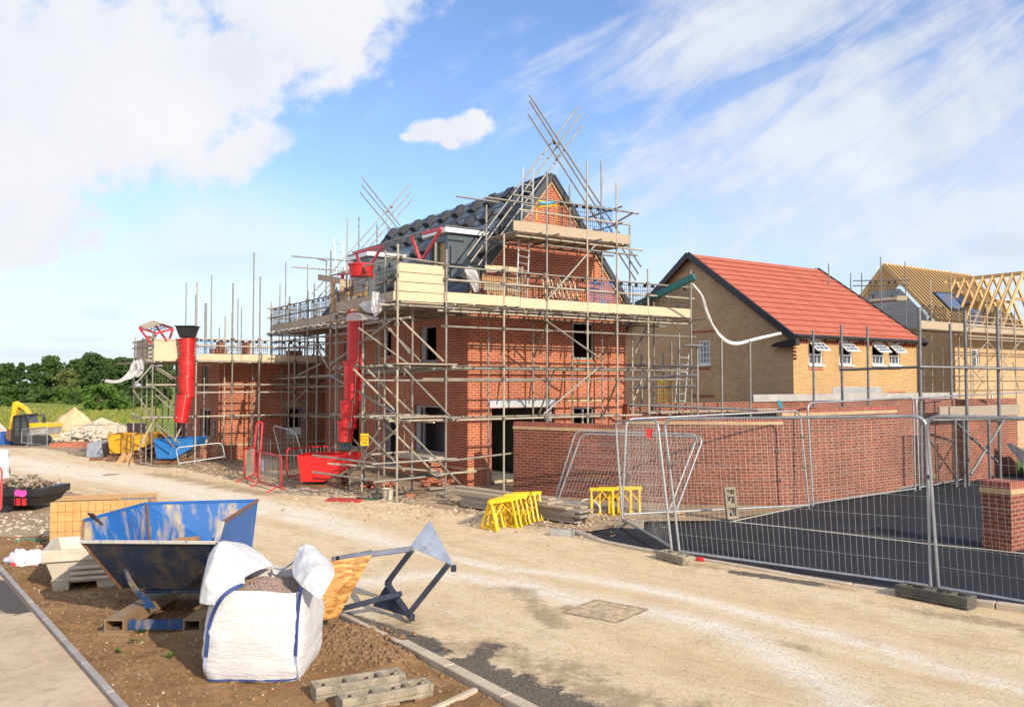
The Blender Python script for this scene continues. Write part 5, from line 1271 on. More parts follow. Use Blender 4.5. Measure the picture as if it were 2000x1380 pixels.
for (a, b), dz in zip(zip(jx, jx[1:]), (.01, -.005, .0)): toe(W(a + .005, VO + .03), W(b - .005, VO + .03), 4.605 + dz, 4.855 + dz, MT['board'])
toe(W(uA, VO + .03), W(uZ - .12, VO + .03), 6.535, 6.79, MT['boardw']); 
mb = MB(); mb.bar(W(uZ - .1, VO + .05, 6.66), W(uZ - .08, -.1, 6.66), .036, .24); mb.build('toe_board', MT['pined'], S.root)
for a, b in ((11.3, 8.0), (7.98, 5.0), (4.98, vB)): toe(W(UO + .03, a), W(UO + .03, b), 4.60, 4.83, MT['boardw'])
for a, b in ((vB, .6), (.58, VO + .12)): toe(W(UB + .03, a), W(UB + .03, b), 4.60, 4.84, MT['boardw'])
for i in range(4):
    mb = MB(); o = random.uniform(-.12, .02); z = 4.60 + i * .222
    mb.bar(W(UB - .02 + o, VO + .07, z + .11), W(u0_ - .02, VO + .07, z + .11), .036, .205); mb.build('hoarding_board', MT['board'], S.root)
    mb = MB(); mb.bar(W(UB + .1, vB + .02, z + .11), W(UB + .9, vB + .02, z + .11), .036, .205); mb.build('hoarding_board', MT['boardw'] if i % 2 else MT['pined'], S.root)
    mb = MB(); mb.bar(W(UB + .0, vB + .12, z + .11), W(UB + .02, vB + .38, z + .11), .036, .205); mb.build('hoarding_board', MT['pined'], S.root)
mb = MB(); mb.bar(D(622, 541, 26.0), D(668, 549, 24.5), .04, .18); mb.build('hoarding_board', MT['boardw'], S.root)
for px in gp:
    for z in (1.82, 3.06, 4.42, 5.17, 5.49, 2.8, 4.05): 
        if px < 1300: S.clip(W(gp[px], VO + .02, z), .9)
for px, t in list(lp.items()):
    for z in (1.6, 2.95, 4.45, 5.09, 5.42): S.clip(W(UO, t, z), .9)
for px, t in bp.items():
    for z in (1.84, 3.07, 4.45, 5.12): S.clip(W(UB, t, z), .9)
for i in range(26): S.clip(W(UB + .02, VO + i * .16, random.choice((1.86, 3.09))), .8)
for i in range(16): S.clip(W(u0_ + .3 + i * .5, VO + .02, random.choice((3.06, 1.82, 4.5))), .75)
S.done()
# ---- mesh brick guards hung on the guard rails ---------------------------------
def guard(label, a, b, h, mat, group, tabs=True, nrm=None):
    a, b = Vector(a), Vector(b); t = thing('mesh_guard', label, 'mesh guard', a, group); d = (b - a); L_ = d.length; dn = d / L_
    mb = MB(); q = lambda s, z: a + d * s + ZX * z
    for p0, p1 in ((q(0, 0), q(1, 0)), (q(1, 0), q(1, h)), (q(1, h), q(0, h)), (q(0, h), q(0, 0)), (q(0, h * .5), q(1, h * .5))): mb.tube(p0, p1, .009, 5)
    mb.build('frame', mat, t)
    mb = MB(); n = max(3, int(L_ / .065))
    for i in range(1, n): mb.tube(q(i / n, 0), q(i / n, h), .006, 4)
    m = max(2, int(h / .11))
    for i in range(1, m): mb.tube(q(0, h * i / m), q(1, h * i / m), .006, 4)
    mb.build('mesh', mat, t)
    for s in (.2, .8): mb = MB(); mb.bar(q(s, h - .03), q(s, h + .09), .03, .09, dn); mb.build('hook', mat, t)
    mb = MB(); mb.bar(q(.5, .06), q(.5, -.2), .02, .075, dn); mb.build('tab', mat, t)
    return t
def gset(px, z, h, v=None, u=None, labs=None, cols=None, grp=None):
    for i, (x0, x1) in enumerate(px):
        p, q = colpt(W, x0, u=u, v=v)[0], colpt(W, x1, u=u, v=v)[0]
        mt = MT['guardb'] if cols and cols[i] == 'b' else MT['guard']
        guard(labs[i], V3(p.x, p.y, z + random.uniform(-.02, .03)), V3(q.x, q.y, z + random.uniform(-.02, .03)), h, mt, grp)
gset([(936, 983), (986, 1022), (1024, 1064), (1070, 1104), (1106, 1146), (1153, 1204)], 4.87, .56, v=VO + .12, cols='kkkkkb', grp='mesh guards on the eaves platform before the gable', labs=['black mesh guard before the pale boards, beside the hanging polythene', 'black mesh guard at the foot of the ladder on the eaves platform', 'black mesh guard just before the leaning battens on the eaves platform', 'black mesh guard with pale battens leaning behind it', 'black mesh guard between the leaning battens and the blue guard', 'blue mesh guard on the eaves platform of the gable'])
gset([(1209, 1236), (1238, 1266), (1269, 1303), (1306, 1346)], 4.90, .52, v=VO + .12, grp='mesh guards beyond the gable corner', labs=['black mesh guard next to the gable corner, past the blue one', 'second black mesh guard past the gable corner', 'third black mesh guard past the gable corner, before the teal beam', 'black mesh guard at the outer end of the platform, under the teal beam'])
gset([(1091, 1120), (1122, 1146), (1150, 1174), (1176, 1197)], 6.80, .60, v=VO + .12, cols='kkkb', grp='mesh guards on the upper gable platform', labs=['black mesh guard on the upper gable platform beside the yellow frame', 'middle black mesh guard on the upper gable platform', 'black mesh guard on the upper gable platform touching the blue one', 'blue mesh guard at the end of the upper gable platform'])
gset([(681, 718), (733, 767)], 4.86, .60, u=UB + .08, grp='mesh guards on the loading bay', labs=['black mesh guard on the loading bay below the red tub', 'black mesh guard on the loading bay against the pale hoarding boards'])
gset([(533, 552), (555, 578), (581, 602), (606, 624), (627, 643)], 4.85, .50, u=UO + .08, grp='mesh guards along the long eaves platform', labs=['black mesh guard at the far corner of the long eaves platform', 'second black mesh guard along the long eaves platform from the far corner', 'third black mesh guard along the long eaves platform from the far corner', 'fourth black mesh guard along the long eaves platform from the far corner', 'black mesh guard of the long eaves platform beside the loading bay'])
# ---- things on the platforms ------------------------------------------------------
def ladder(label, a0, a1, b0, b1, mat, n):
    t = thing('ladder', label, 'ladder', a1); 
    for p, q in ((a0, a1), (b0, b1)): mb = MB(); mb.tube(p, q, .02, 6); mb.build('stile', mat, t)
    mb = MB()
    for i in range(n): k = (i + .5) / n; mb.tube(a0.lerp(a1, k), b0.lerp(b1, k), .013, 6)
    mb.build('rung', mat, t)
ov = lambda px, py, v: onp(px, py, W(0, v), VX)
MT['alu'] = M('aluminium', (.62, .62, .62), (.5, .5, .5), 6, .4, .6)
ladder('aluminium ladder between the eaves platform and the upper gable platform', ov(1015, 440, -.9), ov(1008, 585, -1.0), ov(1035, 444, -.9), ov(1029, 590, -1.0), MT['alu'], 11)
ladder('aluminium ladder rising from the upper platform to the gable peak', ov(1022, 327, -.55), ov(1018, 446, -.7), ov(1042, 330, -.55), ov(1039, 450, -.7), MT['alu'], 9)
ladder('short ladder standing at the far end of the roof', D(652, 466, 31), D(657, 530, 31), D(668, 470, 31), D(674, 530, 31), MT['alu'], 4)
ladder('ladder standing by the yellow mesh between the two houses', D(1326, 690, 27), D(1318, 790, 26.6), D(1345, 692, 27), D(1337, 790, 26.6), MT['alu'], 7)
for i in range(8):
    x = 1061 + i * 9 + random.uniform(-2, 2); mb = MB(); a = ov(x + 14, 590 + i, -.75); a.z = 4.62; b = ov(x - 4 + random.uniform(-3, 3), 541 + i * 1.2, -.36); mb.bar(a, b, .045, .025, VX)
    tag(mb.build('timber_batten', MT['board']), '%s pale batten from the ladder side among those leaning on the gable behind mesh guards' % ['first', 'second', 'third', 'fourth', 'fifth', 'sixth', 'seventh', 'eighth'][i], 'batten', 'battens leaning on the gable')
for i, (x0, x1, y) in enumerate(((947, 1021, 524), (941, 1022, 545), (944, 1018, 560), (950, 1020, 572))):
    mb = MB(); mb.bar(ov(x0, y, -.5), ov(x1, y + 4, -.5), .05, .17); tag(mb.build('timber_board', [MT['board'], MT['pined'], MT['boardw'], MT['pined']][i]), ['pale top', 'brown second', 'greyish third', 'brown lowest'][i] + ' plank of those stacked behind the black guards beside the roof verge', 'plank', 'planks on the eaves platform')
t = thing('yellow_frame', 'yellow tube frame with blue strap standing on the upper gable platform', 'frame', ov(1068, 440, -1.2))
mb = MB(); mb.path(rounded([ov(1048, 442, -1.2), ov(1048, 392, -1.2), ov(1087, 396, -1.2), ov(1087, 446, -1.2)], .12, 5, False), .018, 6); mb.tube(ov(1048, 438, -1.2), ov(1087, 442, -1.2), .018, 6); mb.path([ov(1050, 404, -1.2), ov(1066, 403, -1.2), ov(1086, 401, -1.2)], .02, 6); mb.build('frame', MT['yellow'], t, smooth=True, angle=50)
mb = MB(); mb.path([ov(1054, 397, -1.22), ov(1068, 397, -1.22), ov(1084, 394, -1.22)], .05, 8); mb.build('strap', M('cyan_strap', (.10, .42, .62)), t, smooth=True)
# red loading gates of the bay
gt_ = thing('loading_gate', 'red pivoting loading gate of the bay, two triangular frames on a long steel rail', 'gate', W(-1.8, 0, 5.5))
ou = lambda px, py, u: onp(px, py, W(u, 0), UX)
mb = MB(); mb.tube(ou(689, 493, -1.8), ou(836, 450, -1.8), .026, 8); mb.build('rail', MT['tube'], gt_, smooth=True, angle=50)
for pts in (((692, 494), (746, 481), (724, 518)), ((826, 456), (862, 446), (826, 505))):
    mb = MB(); a, b, c = [ou(*p, -1.8) for p in pts]
    for p, q in ((a, b), (b, c)): mb.bar(p, q, .06, .075)
    mb.build('triangle_frame', MT['redp'], gt_, bevel=.006)
for p, q in (((695, 494), (707, 524)), ((804, 462), (820, 507))): mb = MB(); mb.bar(ou(*p, -1.8), ou(*q, -1.8), .06, .075); mb.build('arm', MT['redp'], gt_, bevel=.006)
mb = MB(); mb.bar(ou(669, 536, -2.5), ou(670, 586, -2.5), .07, .09); mb.bar(ou(661, 536, -2.5), ou(684, 534, -2.5), .06, .06); mb.build('post', MT['reds'], gt_)
def bag_sheet(name, label, fn, nu, nv, mat=None, cat='sheet'):
    mb = MB(); mb.grid(fn, nu, nv); return tag(mb.build(name, mat or MT['poly'], smooth=True), label, cat)
def strip(label, pts, wds, name='plastic_sheet', up=V3(0, -1, .3), mat=None, cat='sheet'):
    """a limp ribbon of sheeting through 3-D points with widths, folded along its length"""
    pl = smooth_pl([Vector(p) for p in pts], 2); n = len(pl); ws = smooth_pl([V3(w_, 0, 0) for w_ in wds], 2)
    mb = MB(); m = 6
    for i, p in enumerate(pl):
        d = (pl[min(i + 1, n - 1)] - pl[max(i - 1, 0)]).normalized(); s = d.cross(up).normalized(); nn = s.cross(d)
        w_ = ws[min(i, len(ws) - 1)].x
        for k in range(m + 1):
            f = k / m - .5; mb.v.append(p + s * w_ * f + nn * (w_ * .22 * math.sin(k * 2.4 + i * .5) + .04 * w_ * noise.noise(V3(i * .4, k, 3))))
    for i in range(n - 1):
        for k in range(m): a = i * (m + 1) + k; mb.f.append((a, a + 1, a + m + 2, a + m + 1))
    return tag(mb.build(name, mat or MT['poly'], smooth=True), label, cat)
strip('crumpled clear polythene draped over the edge of the loading bay', [D(704, 592, 20.4), D(722, 600, 19.9), D(740, 594, 19.6), D(752, 588, 19.4)], [.1, .3, .28, .08])
strip('clear polythene wisp hanging down below the loading bay', [D(735, 570, 19.7), D(733, 588, 19.6), D(736, 604, 19.6), D(732, 617, 19.6)], [.16, .22, .26, .04])
strip('polythene sheet wrapped round the top of the red chute', [D(676, 622, 20.9), D(692, 617, 20.6), D(714, 619, 20.4), D(740, 622, 20.3)], [.12, .22, .16, .05])
strip('clear polythene caught on the roof verge beside the stacked boards', [ov(908, 527, -.5), ov(918, 530, -.5), ov(928, 545, -.5), ov(932, 570, -.5)], [.12, .34, .3, .14])
mb = MB(); mb.grid(lambda s, t: ou(724 + 13 * s + 2 * math.sin(t * 7), 534 + 34 * t, -2.4) + VX * .05 * math.sin(s * 9 + t * 4), 8, 8); tag(mb.build('plastic_sheet', MT['sheet'], smooth=True), 'white sheet hung between the two mesh guards of the loading bay', 'sheet')
mb = MB(); mb.grid(lambda s, t: ou(686 + 28 * s, 540 + 36 * t - 8 * s, -2.3) + VX * .05 * math.sin(s * 12 + t * 4), 10, 6); tag(mb.build('plastic_sheet', MT['sheet'], smooth=True), 'white wrapped pack behind the mesh guard below the red tub', 'sheet')
# chutes -------------------------------------------------------------------------------
def chute(label, secs, n=20):
    t = thing('rubbish_chute', label, 'chute', secs[-1][1])
    for a, b, r0, r1 in secs:
        ax = (b - a); L_ = ax.length; mb = MB()
        mb.lathe(a, [(r0, 0), (r0 * 1.06, .0), (r0 * 1.06, .05), (r0, .055), (r1, L_), (r1 * .95, L_)], n, cap0=False, cap1=False, axis=ax.normalized()); mb.build('chute_section', MT['red'], t, smooth=True, angle=40)
    mb = MB(); pts = []
    for a, b, r0, r1 in secs: pts += [a + V3(r0 * .5, -r0 * .95, 0), b + V3(r1 * .5, -r1 * 1.05, 0)]
    mb.path(pts, .008, 5); mb.build('chain', MT['tubel'], t)
    return t
Yc = 21.3
cs = [((697, 606), (694, 716), .235, .20), ((690, 706), (688, 792), .235, .20), ((683, 782), (681, 836), .24, .20), ((676, 822), (674, 862), .215, .17)]
ch = chute('red sectioned rubbish chute hanging through the loading bay above the red skip', [(D(*a, Yc), D(*b, Yc), r0, r1) for a, b, r0, r1 in cs])
c = D(705, 531, 21.4); mb = MB(); mb.lathe(c, [(.28, -.12), (.31, .15), (.335, .16), (.335, .2), (.28, .2), (.25, -.1)], 24, cap0=True, cap1=True)
tag(mb.build('red_tub', MT['red'], smooth=True, angle=35), 'big round red tub on the loading bay under the red gate', 'tub')
mb = MB(); c = D(676, 869, 21.6); mb.box(c, V3(.13, 0, 0), V3(0, .12, 0), V3(0, 0, .11)); o = tag(mb.build('meter_box', MT['zinc'], bevel=.01), 'small dark box standing under the red chute by the shaded window', 'box')
# loading bay notice
cc = D(712, 858, 18.9)
sg = thing('warning_sign', 'yellow loading bay notice hanging from the scaffolding beside the red chute', 'sign', cc)
rt = V3(.97, -.22, 0).normalized(); fr_ = rt.cross(ZX)
mb = MB(); mb.box(cc, rt * .095, fr_ * .006, ZX * .135); mb.build('board', M('sign_yellow', (.80, .45, .012), (.74, .40, .01), 3, .45), sg)
text_on(sg, ['LOADING BAY', 'MAX WEIGHT', 'TONNES'], cc + fr_ * .011, rt, ZX, .030, MT['ink'], 2.3)
# teal beam and white ribbon at the outer end
mb = MB(); a, b = D(1243, 596, 24.4), D(1356, 540, 23.2); mb.bar(a, b, .14, .17); tag(mb.build('teal_beam', M('teal_paint', (.02, .13, .14), (.015, .10, .11), 3, .5)), 'dark teal box beam poking off the platform towards the red roofed house', 'beam')
strip('long white plastic ribbon sagging from the platform to the red roofed house', [D(1353, 554, 23.2), D(1372, 575, 23.6), D(1382, 612, 24.2), D(1394, 640, 25), D(1412, 662, 26), D(1438, 672, 27.5), D(1470, 663, 28.8), D(1526, 650, 30.4)], [.05, .08, .11, .10, .14, .13, .10, .08], 'plastic_ribbon', cat='ribbon', mat=MT['sheet'])
# yellow mesh gate between the houses
guard('yellow mesh guard on the ground between the two houses by the ladder', D(1286, 790, 26.5), D(1316, 790, 26.2), .72, MT['yellow'], None, False)
# poles of the low scaffold between the houses and over the garage ------------------------------------------
S2 = Scaf('low scaffolding of loose standards behind the curved garden wall', g0 + UX * 2, .033)
for px, top, Y in ((1253, 690, 26), (1296, 690, 26.5), (1312, 668, 27), (1362, 672, 24.6), (1410, 660, 24.5), (1465, 664, 24.5), (1268, 700, 25), (1326, 650, 26)):
    p = D(px, 748, Y); S2.std(p, hz(p.x, p.y, top), 0, MT['tube'])
for px, top, Y, r in ((1589, 645, 23.8, .034), (1645, 634, 23.8, .036), (1696, 638, 23.8, .036), (1797, 600, 22.0, .046), (1858, 632, 24, .038), (1888, 605, 22.2, .042), (1950, 598, 22.4, .042)):
    p = D(px, 748, Y); S2.std(p, hz(p.x, p.y, top), 0, MT['tubed'], r=r)
def s2l(x0, y0, x1, y1, Y0, Y1, mat=None, r=.035): S2.pole('ledger', D(x0, y0, Y0), D(x1, y1, Y1), mat or MT['tubed'], r)
for q in ((1640, 722, 1808, 716, 23.7, 22.0), (1796, 716, 2060, 722, 21.9, 22.5), (1220, 738, 1362, 733, 25, 24.5), (1228, 757, 1360, 754, 25, 24.5), (1222, 712, 1362, 716, 25.5, 24.4), (1225, 790, 1480, 800, 24.3, 24), (1335, 674, 1372, 675, 24.5, 24.5), (1800, 820, 2000, 818, 21.8, 22.6)): s2l(*q)
for q in ((1862, 820, 1948, 902, 22, 22.6), (1896, 926, 1964, 814, 21.6, 22.4), (1240, 690, 1262, 640, 25, 25.5), (1230, 800, 1258, 730, 25, 25.5)): S2.pole('brace', D(q[0], q[1], q[4]), D(q[2], q[3], q[5]), MT['tube'] if q[0] < 1500 else MT['tubed'])
for px in (1864, 1880, 1930): p = D(px, 748, 21.9); S2.std(p, 1.75, 0, MT['tubed'])
S2.done()
mb = MB(); c = D(1524, 792, 24.0); mb.bar(c + V3(-.05, 0, .15), c + V3(.05, 0, -.15), .05, .09); tag(mb.build('level_staff', M('cyan_plastic', (.02, .28, .38))), 'short turquoise stake leaning on top of the garage brickwork', 'stake')
# ---- scaffold of the left house -----------------------------------------------------------
T = Scaf('steel scaffolding with tall bare standards round the roofless brick house', W2(-1, -1.3))
VO2 = -1.3
def cp2(px, u=None, v=None): return colpt(W2, px, u=u, v=v)
pc_, uc2 = cp2(298, v=VO2)
for px, top in ((298, 645), (382.5, 550), (453.5, 553), (506, 540), (575, 640), (620, 640)):
    p, t = cp2(px, v=VO2); T.std(p, hz(p.x, p.y, top))
for px, top in ((343, 660), (399, 592), (438, 618), (493, 492), (550, 650), (595, 650)):
    p, t = cp2(px, v=-.3); T.std(p, hz(p.x, p.y, top))
for px, top, u in ((262, 658, uc2), (277, 660, uc2), (287, 655, uc2), (361, 552, 1.0), (380, 575, 2), (411, 537, 3), (402, 592, 2.5), (452, 610, 4), (463, 583, 4.2), (493, 575, 5), (545, 553, 6), (556, 512, 6.3), (599, 516, 7.0), (427, 640, 3.2), (530, 600, 5.5), (470, 600, 4.6)):
    if u == uc2: p, t = cp2(px, u=u); T.std(p, hz(p.x, p.y, top))
    else:
        p, t = cp2(px, v=D2 + .8); T.std(p, hz(p.x, p.y, top), gz(p.x, p.y) + .0, plate=False, r=.024)
for px in (305, 318, 330, 345, 365):
    p, t = cp2(px, u=uc2 + 1.3); T.std(p, hz(p.x, p.y, 700))
zd2 = hz(cp2(382, v=VO2)[0].x, cp2(382, v=VO2)[0].y, 706)
ue2 = cp2(640, v=VO2)[1]
def l2(v, ua, ub, y, kind='ledger', mat=None):
    a = W2(0, v); z = hz(a.x, a.y, y); T.pole(kind, W2(ua, v + .05, z), W2(ub, v + .05, z), mat or MT['tubel'])
for y, a in ((812, uc2 - .3), (766, uc2 + 1.2), (751, uc2 - .2), (706, uc2 - .2), (663, uc2 + 1.3), (676, uc2 + 1.3), (667, uc2 - .1)): l2(VO2, a, ue2 + .3 if y != 667 else uc2 + 1.4, y)
for y in (812, 752, 708): l2(-.3, uc2, ue2, y)
def l2v(u, y, va, vb, kind='ledger'):
    a = W2(u, 2.0); z = hz(a.x, a.y, y); T.pole(kind, W2(u, va, z), W2(u, vb, z))
vend = cp2(258, u=uc2)[1]
for y in (812, 755, 710, 680, 668): l2v(uc2, y, VO2 - .2, vend)
for y in (812, 755, 712): l2v(uc2 + 1.3, y, VO2 - .2, vend)
for i in range(9): u = uc2 + .2 + i * .95; T.pole('transom', W2(u, VO2 - .3, zd2 - .02), W2(u, -.05, zd2 - .02), r=.022)
for i in range(7): u = uc2 + .2 + i * .5; a = W2(u, VO2); T.pole('transom', W2(u, VO2 - .25, hz(a.x, a.y, 814)), W2(u, -.05, hz(a.x, a.y, 814)), r=.022)
def b2_(x0, y0, x1, y1, v, v2=None): T.pole('brace', onp(x0, y0, W2(0, v), VX), onp(x1, y1, W2(0, v if v2 is None else v2), VX))
for q in ((301, 713, 385, 766), (301, 718, 350, 748), (302, 757, 372, 818), (303, 770, 365, 826), (260, 761, 298, 814), (262, 753, 298, 712), (303, 830, 340, 872), (270, 880, 300, 820), (358, 812, 382, 842), (340, 862, 356, 830), (303, 826, 352, 866)): b2_(*q, VO2 + random.uniform(-.05, .5))
for q in ((506, 722, 496, 742), (507, 768, 494, 812), (566, 768, 625, 812), (585, 728, 612, 708)): b2_(*q, VO2, -.3)
def tbox(name, a, b, w_, h_, mat): mb = MB(); mb.bar(a, b, w_, h_); mb.build(name, mat, T.root)
mb = MB(); mb.hexa([W2(uc2 + .05, VO2 + .05, zd2 + .02), W2(ue2, VO2 + .05, zd2 + .02), W2(ue2, -.1, zd2 + .02), W2(uc2 + .05, -.1, zd2 + .02)], [W2(uc2 + .05, VO2 + .05, zd2 + .06), W2(ue2, VO2 + .05, zd2 + .06), W2(ue2, -.1, zd2 + .06), W2(uc2 + .05, -.1, zd2 + .06)]); mb.build('deck', MT['boardg'], T.root)
mb = MB(); mb.hexa([W2(uc2 + .05, -.09, zd2 + .02), W2(-.15, -.09, zd2 + .02), W2(-.15, D2, zd2 + .02), W2(uc2 + .05, D2, zd2 + .02)], [W2(uc2 + .05, -.09, zd2 + .06), W2(-.15, -.09, zd2 + .06), W2(-.15, D2, zd2 + .06), W2(uc2 + .05, D2, zd2 + .06)]); mb.build('deck', MT['boardg'], T.root)
for x0, x1 in ((388, 470), (471, 560), (561, 650)): a, b = cp2(x0, v=VO2 + .03)[0], cp2(x1, v=VO2 + .03)[0]; tbox('toe_board', a + ZX * (zd2 + .16), b + ZX * (zd2 + .16), .036, .22, MT['board'])
for i in range(3):
    a, b = cp2(296, v=VO2 + .06)[0], cp2(351, v=VO2 + .06)[0]; tbox('hoarding_board', a + ZX * (zd2 + .14 + i * .235), b + ZX * (zd2 + .14 + i * .235), .036, .228, MT['board'])
    a, b = cp2(284, u=uc2 + .03)[0], cp2(266, u=uc2 + .03)[0]; tbox('hoarding_board', a + ZX * (zd2 + .14 + i * .235), b + ZX * (zd2 + .14 + i * .235), .036, .228, MT['boardw'])
a, b = cp2(294, u=uc2 + .03)[0], cp2(284, u=uc2 + .03)[0]
for i in range(6): tbox('hoarding_board', a + ZX * (zd2 + .1 + i * .14), b + ZX * (zd2 + .1 + i * .14), .05, .10, MT['pine'])
for px in (382.5, 453.5, 506, 575, 620):
    t = cp2(px, v=VO2)[1]; o = W2(t, VO2 + .02)
    for y in (812, 766, 751, 706, 676, 663): T.clip(V3(o.x, o.y, hz(o.x, o.y, y)))
T.done()
def gset2(px, cols):
    nm = ['first', 'second', 'third', 'fourth', 'fifth', 'sixth', 'seventh', 'eighth']
    for i, (x0, x1) in enumerate(px):
        p, q = cp2(x0, v=VO2 + .12)[0], cp2(x1, v=VO2 + .12)[0]; z = zd2 + .28
        guard('%s %s mesh guard from the red chute on the roofless house platform' % (nm[i], 'blue' if cols[i] == 'b' else 'black'), V3(p.x, p.y, z), V3(q.x, q.y, z), .42, MT['guardb'] if cols[i] == 'b' else MT['guard'], 'mesh guards on the roofless house platform')
gset2([(387, 412), (414, 436), (438, 466), (468, 492), (495, 522), (532, 558), (562, 590), (594, 628)], 'bkkkkbkb')
Yt = cp2(366, v=VO2 - .1)[0].y - .1
cs = [((365, 661), (366, 700), .245, .2), ((364, 697), (366, 738), .25, .2), ((363, 734), (366, 776), .245, .2), ((361, 771), (353, 824), .24, .2)]
chute('red sectioned rubbish chute with black hopper hanging above the blue skip', [(D(*a, Yt), D(*b, Yt), r0 * 1.08, r1 * 1.08) for a, b, r0, r1 in cs])
c = D(366, 660, Yt); mb = MB(); mb.hexa([c + V3(x * .19, y * .19, 0) for x, y in ((-1, -1), (1, -1), (1, 1), (-1, 1))], [c + V3(x * .30, y * .28, .36) for x, y in ((-1, -1), (1, -1), (1, 1), (-1, 1))]); mb.hexa([c + V3(x * .33, y * .31, .361) for x, y in ((-1, -1), (1, -1), (1, 1), (-1, 1))], [c + V3(x * .33, y * .31, .40) for x, y in ((-1, -1), (1, -1), (1, 1), (-1, 1))])
tag(mb.build('chute_hopper', MT['black'], bevel=.02), 'black plastic hopper on top of the red chute at the roofless house', 'hopper')
# red-framed loading gate lifted over the bay of the left house
gY = cp2(298, v=VO2)[0].y; g2 = thing('loading_gate', 'raised red loading gate with brown panel above the roofless house platform', 'gate', D(300, 670, gY))
P_ = {k: D(x, y, Y) for k, (x, y, Y) in dict(a=(272, 640, gY + .6), b=(299, 629, gY + 1.4), c=(338, 642, gY + .6), d=(305, 651, gY - .1), l1=(295, 671, gY), l2=(300, 664, gY + 1.0), l3=(325, 664, gY + .2), l4=(330, 664, gY + .6)).items()}
for p, q in (('a', 'd'), ('b', 'c'), ('d', 'c'), ('a', 'b'), ('a', 'l1'), ('d', 'l2'), ('b', 'l3'), ('c', 'l4')): mb = MB(); mb.bar(P_[p], P_[q], .05, .06); mb.build('bar', MT['redp'], g2)
mb = MB(); m_ = lambda s, t: P_['a'].lerp(P_['b'], s).lerp(P_['d'].lerp(P_['c'], s), t) + ZX * .05; mb.hexa([m_(0, 0), m_(1, 0), m_(1, .45), m_(0, .45)], [m_(0, 0) + ZX * .02, m_(1, 0) + ZX * .02, m_(1, .45) + ZX * .02, m_(0, .45) + ZX * .02]); mb.build('panel', MT['boardw'], g2)
mb = MB()
for k in range(6): mb.tube(m_(k / 5, .45), m_(k / 5, 1), .012, 5)
for k in (.6, .8): mb.tube(m_(0, k), m_(1, k), .012, 5)
mb.build('mesh', MT['black'], g2)
strip('torn clear polythene hanging off the roofless house scaffold', [D(268, 704, gY + .8), D(262, 716, gY + .6), D(256, 732, gY + .5), D(246, 738, gY + .4), D(230, 746, gY + .3), D(205, 743, gY + .3)], [.2, .34, .26, .16, .12, .1])
strip('bunched clear polythene tied to the corner of the roofless house scaffold', [D(272, 702, gY + .5), D(276, 714, gY + .4), D(270, 730, gY + .4), D(266, 736, gY + .4)], [.2, .28, .2, .05])
for lab, x0, x1, y0, y1 in (('orange brick stack with jagged top on the roofless house platform beside the chute', 414, 444, 693, 680), ('tall thin orange brick stack behind the first on the roofless house platform', 427, 437, 680, 667), ('orange brick stack at the middle of the roofless house platform', 478, 488, 690, 668), ('long orange brick stack towards the far side of the roofless house platform', 565, 590, 690, 684)):
    a = cp2(x0, v=.3)[0]; b = cp2(x1, v=.3)[0]; z0 = Z2 if y0 < 700 else Z2; z1 = hz(a.x, a.y, y1)
    mb = MB(); mb.hexa([a + ZX * (zd2 + .05), b + ZX * (zd2 + .05), b + VX * .4 + ZX * (zd2 + .05), a + VX * .4 + ZX * (zd2 + .05)], [a + ZX * z1, b + ZX * z1, b + VX * .4 + ZX * z1, a + VX * .4 + ZX * z1]); tag(mb.build('brick_stack', MT['brick']), lab, 'brick stack', 'brick stacks on the roofless house')
# ---- scaffold of the timber roof house --------------------------------------------------------
Q = Scaf('pale scaffolding in front of the house with bare pine rafters', W4(0, -1.3))
def cp4(px, v=None, u=None): return colpt(W4, px, u=u, v=v)
for px, top in ((1897, 600), (1930, 590), (1958, 600), (1985, 605), (2040, 560)):
    p, t = cp4(px, v=-1.3); Q.std(p, hz(p.x, p.y, top), 0, MT['tubel'])
for px, top in ((1821, 545), (1842, 680), (1860, 530), (1805, 600), (1875, 600)):
    p, t = cp4(px, u=-1.0); Q.std(p, hz(p.x, p.y, top), 0, MT['tubel'])
for px, top in ((1772, 511), (1723, 502), (1686, 533), (1665, 533), (1622, 515)):
    p, t = cp4(px, v=ve4); Q.std(p, hz(p.x, p.y, top), 0, MT['tubed'])
o4 = W4(2, -1.3)
for y in (716, 735, 665, 640, 660): a = hz(o4.x, o4.y, y); Q.pole('ledger', W4(-1.2, -1.25, a), W4(8, -1.25, a), MT['tubel'])
for y in (622, 632): a = hz(o4.x, o4.y, y); Q.pole('guard_rail', W4(-1.2, -1.25, a), W4(8, -1.25, a), MT['tubel'])
for y in (716, 735, 645): a = hz(C4.x, C4.y, y); Q.pole('ledger', W4(-1.0, -1.4, a), W4(-1.0, 5, a), MT['tubel'])
for q in ((1924, 660, 1974, 723), (1934, 770, 1970, 720), (1900, 700, 1930, 665), (1978, 706, 1990, 762), (1962, 700, 1995, 665), (1897, 760, 1925, 730)): Q.pole('brace', onp(q[0], q[1], W4(0, -1.2), VX), onp(q[2], q[3], W4(0, -1.2), VX), MT['tubel'])
a, b = cp4(1800, v=-1.2)[0], cp4(2060, v=-1.2)[0]; zq = hz(W4(1, -1.2).x, W4(1, -1.2).y, 651)
mb = MB(); mb.bar(a + ZX * (zq + .2), b + ZX * (zq + .2), .04, .34); mb.build('toe_board', MT['boardw'], Q.root)
mb = MB(); mb.hexa([a + ZX * zq, b + ZX * zq, b + VX * 1.1 + ZX * zq, a + VX * 1.1 + ZX * zq], [a + ZX * (zq + .04), b + ZX * (zq + .04), b + VX * 1.1 + ZX * (zq + .04), a + VX * 1.1 + ZX * (zq + .04)]); mb.build('deck', MT['boardg'], Q.root)
